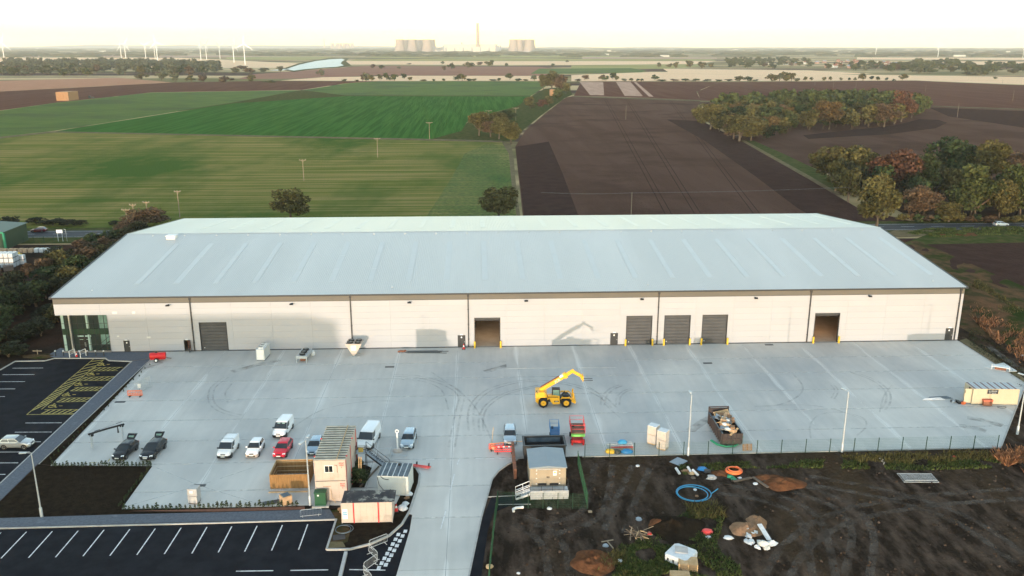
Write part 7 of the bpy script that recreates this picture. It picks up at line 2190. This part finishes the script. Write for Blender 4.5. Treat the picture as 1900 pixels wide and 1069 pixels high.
# white tanks stacked in rows
def ibc(x, y, z, m, label, group):
    t = thing('plastic_tank', label, 'tank', (x, y, z), 0, group)
    B().box(-.46, .46, -.56, .56, .14, 1.12).obj('bottle', M[m], t)
    B().box(-.5, .5, -.6, .6, 0, .13).obj('pallet', M['charcoal'], t)
    b = B()
    for q in (-.48, -.16, .16, .48):
        b.box(q - .012, q + .012, -.6, -.58, .13, 1.14)
    for q in (.3, .65, 1.12):
        b.box(-.5, .5, -.605, -.585, q - .012, q + .012)
    b.obj('cage', M['galv'], t)
    return t
base = G(-5, 500, -.15)
ib = None
for row in range(3):
    for k in range(14):
        for lv in range(3 if row < 2 else 2):
            x, y, z = -125.2 + k * 1.12 + .9 * (row == 2), 61.5 + row * 1.5, -.15 + lv * 1.16
            lb = ('bottom layer' if lv == 0 else 'middle layer' if lv == 1 else 'top layer')
            if ib is None:
                ib = ibc(x, y, z, 'plastic_white', f'white caged tank, {lb}, front row of the big left tank stack', 'white caged tanks')
            else:
                dup(ib, (x, y, z), 0, f'white caged tank, {lb}, {("front", "middle", "back")[row]} row of the big left tank stack')
for k in range(8):
    o = dup(ib, (-122.6 + k * 1.25, 76.5 + (k % 2) * .2, -.15), 0, 'brown-tinted tank in the row behind the white tank stack')
    o['group'] = 'brown tanks'
    for c in o.children:
        if c.name.startswith('bottle'):
            c.material_slots[0].link = 'OBJECT'; c.material_slots[0].material = M['card']
for k in range(5):
    o = dup(ib, (-112.4 + k * 1.25, 76.8, -.15), 0, 'white tank at the right end of the brown tank row')
    o['group'] = 'white tanks by the brown row'
for k in range(7):
    o = dup(ib, (-117.5 + (k % 4) * 1.3, 70.5 + (k // 4) * 1.5, -.15), 0, 'yellow tank behind the white tank stack')
    o['group'] = 'yellow tanks'
    for c in o.children:
        if c.name.startswith('bottle'):
            c.material_slots[0].link = 'OBJECT'; c.material_slots[0].material = M['yellow']
p = G(114, 447)
t = thing('roadside_sign', 'white sign board on posts near the road on the left', 'sign', (p.x, p.y, -.15))
B().box(-1.0, .6, -.06, .06, 2.3, 3.2).obj('board', M['white'], t)
for x in (-.8, .4):
    B().box(x - .06, x + .06, -.05, .05, 0, 2.3).obj('post', M['galv'], t)
B().tube([(1.5, 0, 0), (1.5, 0, 3.2), (1.0, 0, 3.4)], .05, 5).obj('lamp_arm', M['galv'], t)
fence('wire_fence', 'green mesh fence between the neighbour yard and the road', [(-121, 87.5), (-84, 87.5)], [14], vert=10, z=-.15)
for k in range(4):
    o = B().cbox((0, 0, .6), (2.0, 1.6, 1.2), .2 * k).obj('covered_pallet', M['charcoal']); o.location = (-118 + k * 2.6, 58 + .6 * (k % 2), -.15)
    tag(o, 'dark covered pallet in front of the white tank stack', 'pallet', 'dark covered pallets by the tanks')

# ------------------------------------------------------------------ wooden poles in the fields
def pole(px, pb, pt, label, arm=True, arm_px=12, z=-.2, stay=False):
    p = G(px, pb, z)
    top = V(px, pt, p.y)
    h = top.z - z
    wdt = (V(px + arm_px / 2, pb, p.y) - V(px - arm_px / 2, pb, p.y)).length
    t = thing('power_pole', label, 'power pole', (p.x, p.y, z), 0, 'wooden power poles in the fields')
    r = max(.14, h * .014)
    B().lathe([(r, 0), (r * .7, h)], 7).obj('pole', M['wood_pole'], t)
    if arm:
        B().box(-wdt / 2, wdt / 2, -.07, .07, h - .35, h - .15).obj('cross_arm', M['wood_pole'], t)
        for x in (-wdt * .45, 0, wdt * .45):
            B().lathe([(.06, h - .15), (.08, h + .05), (.03, h + .12)], 6, (x, 0, 0)).obj('insulator', M['cabin'], t)
        B().bar((-wdt * .3, 0, h - .35), (0, 0, h - .9), .06, .06).bar((wdt * .3, 0, h - .35), (0, 0, h - .9), .06, .06).obj('brace', M['wood_pole'], t)
    return p, h
poles = []
for px, pb, pt, lb in ((334, 404, 354, 'tallest wooden pole standing behind the left end of the roof ridge'), (250, 412, 379, 'wooden pole with two cross arms above the brown bush'), (275, 410, 374, 'wooden pole showing above the brown bush behind the road'), (564, 336, 296, 'wooden pole in the striped grass field'), (701, 292, 256.5, 'wooden pole near the far edge of the striped grass field'), (797, 258, 227, 'wooden pole at the corner of the dark green crop'), (907, 216, 205, 'wooden pole behind the hedge corner trees'), (957, 224, 200, 'wooden pole right of the hedge corner trees')):
    poles.append(pole(px, pb, pt, lb))
pole(236, 412, 388, 'shorter wooden pole joined to the pole with two cross arms', True, 16)
for px, pb, pt, lb in ((1161, 222, 196, 'plain pole standing in the middle of the dark field'), (1171, 400, 357, 'plain pole just behind the middle of the warehouse roof'), (1776, 218, 192, 'plain pole in the ploughed field right of the oval copse'), (1717, 170, 158, 'plain pole beyond the right end of the oval copse'), (1879, 187, 168, 'plain pole at the right in the ploughed field'), (1546, 163, 151, 'plain pole left behind the oval copse'), (1588, 163, 153, 'plain pole right behind the oval copse'), (1512, 158, 150, 'small plain pole far behind the oval copse'), (1860, 155, 148, 'short plain pole at the far right')):
    pole(px, pb, pt, lb, False)
# two thin wires running to the pole behind the roof
p = G(1171, 400, -.2)
b = B()
tp = V(1171, 358, p.y)
for s in (-.4, .4):
    for x2 in (20, 120):
        pts = []
        for k in range(13):
            f_ = k / 12
            pts.append((tp.x + (x2 - tp.x) * f_, p.y + s + (8 if x2 > 100 else 2) * f_, tp.z - .35 * math.sin(math.pi * f_)))
        b.tube(pts, .009, 3)
tag(b.obj('overhead_wire', M['galv']), 'thin overhead wires crossing the dark field behind the roof', 'wire')

# ------------------------------------------------------------------ straw stacks
def bales(px, pb, nx, ny, nz, s, label, top_off=0):
    p = G(px, pb, -.2)
    t = thing('straw_stack', label, 'straw stack', (p.x, p.y, -.2))
    for i in range(nx):
        for j in range(ny):
            for k in range(nz - (1 if top_off and i >= nx - top_off else 0)):
                B().cbox(((i - nx / 2 + .5) * s * 1.02, j * s * 1.6, (k + .5) * s * .9), (s * .98, s * 1.55, s * .88), .02 * ((i + k) % 3 - 1)).obj('bale', M['bales'], t)
bales(118, 187, 5, 6, 4, 2.3, 'straw bale stack on the brown field at the left', 0)
bales(1027, 178, 4, 4, 4, 1.75, 'straw bale stack under the big dome tree', 1)
p = G(170, 183, -.2)
o = B().box(-2.6, 2.6, -1.2, 1.2, .5, 1.6).box(-2.6, -.8, -1.0, 1.0, 1.61, 2.9)
for x in (-1.7, 1.7):
    o.lathe([(.8, -1.4), (.8, -1.0)], 10, (x, 0, .8), axis='Y').lathe([(.8, 1.0), (.8, 1.4)], 10, (x, 0, .8), axis='Y')
o = o.obj('farm_tractor', M['charcoal']); o.location = (p.x, p.y, -.2); tag(o, 'small dark tractor on the brown field right of the straw stack', 'tractor')

# ------------------------------------------------------------------ village houses
house_pool = []
for k in range(4):
    L, W, H = (11, 8, 5.2) if k % 2 else (9, 7.5, 5.6)
    t = thing('village_house', 'x', 'house', (0, 0, -.2))
    B().ext([(-W / 2, 0), (W / 2, 0), (W / 2, H), (0, H + W * .36), (-W / 2, H)], -L / 2, L / 2, 'X').obj('wall', M['brick_house' if k < 2 else 'render_house'], t)
    rf = B()
    for s in (-1, 1):
        rf.hexa([(-L / 2 - .3, s * (W / 2 + .4), H - .25), (L / 2 + .3, s * (W / 2 + .4), H - .25), (L / 2 + .3, 0, H + W * .36 + .02), (-L / 2 - .3, 0, H + W * .36 + .02), (-L / 2 - .3, s * (W / 2 + .4), H), (L / 2 + .3, s * (W / 2 + .4), H), (L / 2 + .3, 0, H + W * .36 + .27), (-L / 2 - .3, 0, H + W * .36 + .27)])
    rfo = rf.obj('roof', M['roof_tile' if k != 1 else 'plant_grey'], t)
    B().box(L / 2 - 1.6, L / 2 - .6, -.5, .5, H + 1.5, H + W * .36 + 1.3).obj('chimney', M['brick_house'], rfo)
    for x in (-L * .28, 0, L * .28):
        for z_ in (1.0, 3.4):
            B().box(x - .6, x + .6, -W / 2 - .04, -W / 2 - .001, z_, z_ + 1.2).obj('window', M['glass'], t)
    house_pool.append(t)
hsp = scatter([(1512, 124), (1512, 117), (1580, 114), (1690, 121), (1690, 130), (1600, 128), (1560, 130)], 34, 15, 91) + scatter([(1400, 126), (1400, 120), (1500, 117), (1500, 126)], 6, 30, 92)
rr = random.Random(8)
for i, p in enumerate(hsp):
    k = i % 4
    lb = ('red brick house with a tiled roof in the far village', 'brick house with a grey roof in the far village', 'pale house with a red roof in the far village', 'small pale red-roofed house in the far village')[k]
    if i < 4:
        house_pool[i].location, house_pool[i].rotation_euler = (p[0], p[1], -.2), (0, 0, rr.uniform(-.7, .7)); tag(house_pool[i], lb, None, 'houses of the far village')
    else:
        dup(house_pool[k], (p[0], p[1], -.2), rr.uniform(-.8, .8), lb, 'houses of the far village')
# pale sheds here and there far off
for i, (px, py, w_, h_) in enumerate(((1230, 105.5, 60, 9), (1545, 97, 90, 12), (1580, 98, 50, 9), (870, 102, 160, 10), (900, 102.5, 60, 9), (1780, 105, 60, 9), (1130, 96, 40, 14), (985, 100, 50, 10), (60, 98, 40, 10), (190, 97, 60, 12), (700, 98, 50, 9), (1120, 103, 60, 10), (1365, 94, 50, 16), (1870, 99, 30, 16))):
    p = G(px, py)
    o = B().ext([(-6, 0), (6, 0), (6, h_ * .7), (0, h_), (-6, h_ * .7)], -w_ / 2, w_ / 2, 'X').obj('far_barn', M['plant_white']); o.location = (p.x, p.y, -.3)
    tag(o, 'long pale barn far off in the plain', 'barn', 'pale barns far off in the plain')
# ------------------------------------------------------------------ wind turbines
def turbine(px, pb, ph, a0, yaw, label):
    p = G(px, pb, -.3)
    hub = V(px, ph, p.y)
    h = hub.z + .3
    t = thing('wind_turbine', label, 'wind turbine', (p.x, p.y, -.3), R(yaw), 'wind turbines on the plain')
    B().lathe([(h * .024, 0), (h * .014, h)], 10).obj('tower', M['turbine'], t, smooth=60)
    B().box(-h * .02, h * .02, -h * .035, h * .06, h - h * .02, h + h * .025).obj('nacelle', M['turbine'], t)
    hb = B().lathe([(h * .02, -h * .07), (h * .024, -h * .045), (h * .02, -h * .034)], 8, (0, 0, h), axis='Y').obj('hub', M['turbine'], t)
    L = h * .52
    for k in range(3):
        a = R(a0 + 120 * k)
        d, n = Vector((math.sin(a), 0, math.cos(a))), Vector((math.cos(a), 0, -math.sin(a)))
        o = Vector((0, -h * .055, h))
        rings = []
        for (u, c_, th) in ((.03, .024, .016), (.18, .05, .014), (.5, .034, .009), (1, .012, .004)):
            q = o + d * L * u
            rings.append([tuple(q + n * h * c_ * .35 + Vector((0, h * th, 0)) * .5), tuple(q - n * h * c_ * .8), tuple(q + n * h * c_ * .35 - Vector((0, h * th, 0)) * .5)])
        B().loft(rings).obj('blade', M['turbine'], t)
for i, (px, pb, ph, a0, yw) in enumerate(((9, 117, 80, 15, 25), (226, 113, 82.5, 100, 60), (234, 112.5, 81.5, 30, 40), (271, 111, 83.5, 60, 20), (288, 109, 84.5, 20, 70), (292.5, 113, 79, -12, 5), (373, 111.5, 84, 10, 80), (383.5, 110.5, 83.5, 40, 78), (408.5, 109.5, 84.5, 70, 50), (434.5, 116, 82.5, 20, 60), (455, 120, 81.5, 5, 10), (1624, 106, 87.5, 60, 40), (1740, 106, 84, 90, 20), (1897.5, 108.5, 92, 25, 40))):
    lb = ('white turbine alone at the far left edge', 'left turbine of the pair above the long wood', 'right turbine of the pair above the long wood', 'turbine left of the close trio above the long wood', 'thin turbine seen almost edge-on in the trio', 'right-hand turbine of the trio, its long blade pointing right', 'left tower of the bare pair of turbines', 'right tower of the bare pair of turbines', 'small turbine alone left of the river', 'turbine left of the nearest one by the river', 'nearest turbine by the river, its base in the open field', 'left of the two turbines on the right skyline', 'right of the two turbines on the right skyline', 'small turbine cut by the right picture edge')[i]
    turbine(px, pb, ph, a0, yw, lb)
# ------------------------------------------------------------------ power stations
def tower(x, y, h, label, group, name='cooling_tower'):
    rb = h * .46
    prof = []
    for k in range(13):
        z = k / 12
        prof.append((rb * (.62 + .38 * ((1 - z) / 1.0) ** 1.7 + (.05 * max(0, (z - .75) / .25))), z * h))
    b = B().lathe(prof, 28, cap=False)
    inner = [(r_ * .95, z) for r_, z in prof[::-1]][:6]
    b.lathe([(prof[-1][0], h), (prof[-1][0] * .95, h)] + inner[1:], 28, cap=False)
    t = thing(name, label, 'cooling tower', (x, y, -.3), 0, group)
    b.obj('shell', M['concrete_tower'], t, smooth=60)
    B().lathe([(prof[0][0] * 1.01, 0), (prof[0][0] * 1.01, h * .05)], 28, cap=False).obj('base_ring', M['plant_grey'], t)
PY = 7600.0
def PX(px):
    return V(px, 96, PY).x
for i, (px, dy) in enumerate(((742, 0), (752.5, 230), (765, 0), (778.5, 230), (792.5, 0), (801, 230), (952, 0), (962.5, 30), (971.5, 260), (980.5, 0), (957.5, 280), (985, 200))):
    tower(PX(px) * (PY + dy - CAM.y) / (PY - CAM.y), PY + dy, 108, f'cooling tower in the {"left" if i < 6 else "right"} group of the big power station', f'{"left" if i < 6 else "right"} group of cooling towers')
t = thing('chimney', 'single tall power station chimney with a dark top', 'chimney', (PX(886.7), PY, -.3))
B().lathe([(15, 0), (12, 215)], 20).obj('shaft', M['concrete_tower'], t, smooth=60)
B().lathe([(12.3, 215), (12.1, 240)], 20).obj('dark_top', M['plant_grey'], t, smooth=60)
B().lathe([(9, 240), (9, 246)], 16).obj('flue', M['plant_grey'], t)
t = thing('boiler_house', 'long pale boiler house between the two groups of cooling towers', 'power station', (PX(823), PY - 60, -.3))
wB = PX(921) - PX(823)
B().box(0, wB, 0, 90, 0, 45).obj('turbine_hall', M['plant_white'], t)
B().box(4, wB - 6, 91, 150, 0, 66).obj('boiler_block', M['plant_white'], t)
for k in range(6):
    B().box(20 + k * wB / 6.2, 30 + k * wB / 6.2, -1, -.1, 6, 40).obj('window_strip', M['plant_grey'], t)
B().box(wB * .33, wB * .36, 100, 115, 66.1, 82).obj('roof_hut', M['plant_grey'], t)
B().box(-70, -2, 20, 60, 0, 22).obj('annexe', M['plant_white'], t)
for px, h, w_ in ((920.5, 62, 7), (924, 50, 9), (928, 52, 5)):
    t = thing('silo_tower', 'slim grey service tower right of the boiler house', 'tower', (PX(px), PY - 70, -.3), 0, 'service towers by the boiler house')
    B().box(-w_, w_, -6, 6, 0, h).obj('shaft', M['plant_grey'], t); B().box(-w_ * 1.2, w_ * 1.2, -7, 7, h, h + 4).obj('head', M['plant_grey'], t)
t = thing('coal_conveyor', 'grey sloping conveyor left of the boiler house', 'conveyor', (PX(807), PY - 60, -.3))
B().bar((0, 0, 45), (35, 0, 6), 8, 7).bar((35, 0, 6), (75, 0, 52), 8, 7).bar((-6, 0, 0), (-6, 0, 46), 7, 7).obj('gallery', M['plant_grey'], t)
B().bar((78, 0, 0), (78, 0, 55), 9, 9).obj('transfer_tower', M['plant_grey'], t)
o = B().box(0, 200, 0, 60, 0, 16).box(210, 290, 0, 50, 0, 12).obj('plant_shed', M['plant_grey']); o.location = (PX(990), PY - 20, -.3); tag(o, 'low grey plant sheds right of the right cooling towers', 'shed')
P2 = 15800.0
def PX2(px):
    return V(px, 91, P2).x
for i, px in enumerate((617, 625.5, 632, 639, 646, 653)):
    tower(PX2(px), P2 + 60 * (i % 2), 100, 'cooling tower of the second, farther power station', 'cooling towers of the farther power station')
t = thing('chimney', 'slim chimney of the second, farther power station', 'chimney', (PX2(602), P2, -.3))
B().lathe([(11, 0), (8, 178)], 14).obj('shaft', M['concrete_tower'], t)
# steam drifting from the cooling towers
vm = bpy.data.materials.new('steam'); vm.use_nodes = True
vm.node_tree.nodes.remove(vm.node_tree.nodes['Principled BSDF'])
pv = vm.node_tree.nodes.new('ShaderNodeVolumePrincipled')
pv.inputs['Color'].default_value = (.95, .93, .92, 1); pv.inputs['Density'].default_value = .0035
vm.node_tree.links.new(pv.outputs[0], vm.node_tree.nodes['Material Output'].inputs['Volume'])
for i, (px, n) in enumerate(((790, 6), (765, 5), (962, 5))):
    b = B()
    for k in range(n):
        c = Vector((PX(px) - k * 48 - 12, PY, 118 + k * 14 + 6 * (k % 2)))
        r = 24 + k * 6
        b.lathe([(.5, -r * .6), (r * .8, -r * .35), (r, 0), (r * .75, r * .4), (.5, r * .6)], 12, tuple(c))
    tag(b.obj('steam_plume', vm, smooth=70), f'faint steam drifting left from {("the right of the left tower group", "the left tower group", "the right tower group")[i]}', 'steam', kind='stuff')
# lit work lamps hanging just inside the two open doorways
for k, q, lb, col in (('s6', .9, 'small lit orange lamp inside the empty open doorway far right', (1, .55, .22)), ('s2', .8, 'small lit warm lamp inside the open doorway with the orange lifts', (1, .72, .42))):
    a, b_, c, d = OPEN[k]
    t = thing('work_lamp', lb, 'lamp', (a + q, 3.2, d - .55))
    em = mat('lamp_glow', col)
    em.node_tree.nodes['Principled BSDF'].inputs['Emission Color'].default_value = (*col, 1)
    em.node_tree.nodes['Principled BSDF'].inputs['Emission Strength'].default_value = 1.2
    B().lathe([(.05, .3), (.16, .1), (.2, 0)], 10).obj('lamp_shade', M['charcoal'], t)
    B().lathe([(.17, -.02), (.12, -.12), (.02, -.16)], 10).obj('bulb', em, t)
    ld = bpy.data.lights.new('work_light', 'POINT'); ld.energy, ld.color, ld.shadow_soft_size = 42, col, .2
    lo_ = bpy.data.objects.new('work_light', ld); COL.objects.link(lo_); lo_.parent = t; lo_.location = (1.2, 2.0, -.4)
# ------------------------------------------------------------------ the hazy air
hm_ = bpy.data.materials.new('haze'); hm_.use_nodes = True
hm_.node_tree.nodes.remove(hm_.node_tree.nodes['Principled BSDF'])
pv = hm_.node_tree.nodes.new('ShaderNodeVolumePrincipled')
pv.inputs['Color'].default_value = (.97, .96, .95, 1); pv.inputs['Density'].default_value = HAZE; pv.inputs['Anisotropy'].default_value = 0.0
hm_.node_tree.links.new(pv.outputs[0], hm_.node_tree.nodes['Material Output'].inputs['Volume'])
hb = B().box(-29000, 29000, -900, 29000, -1.8, 290).obj('haze', hm_)
hb['kind'] = 'stuff'
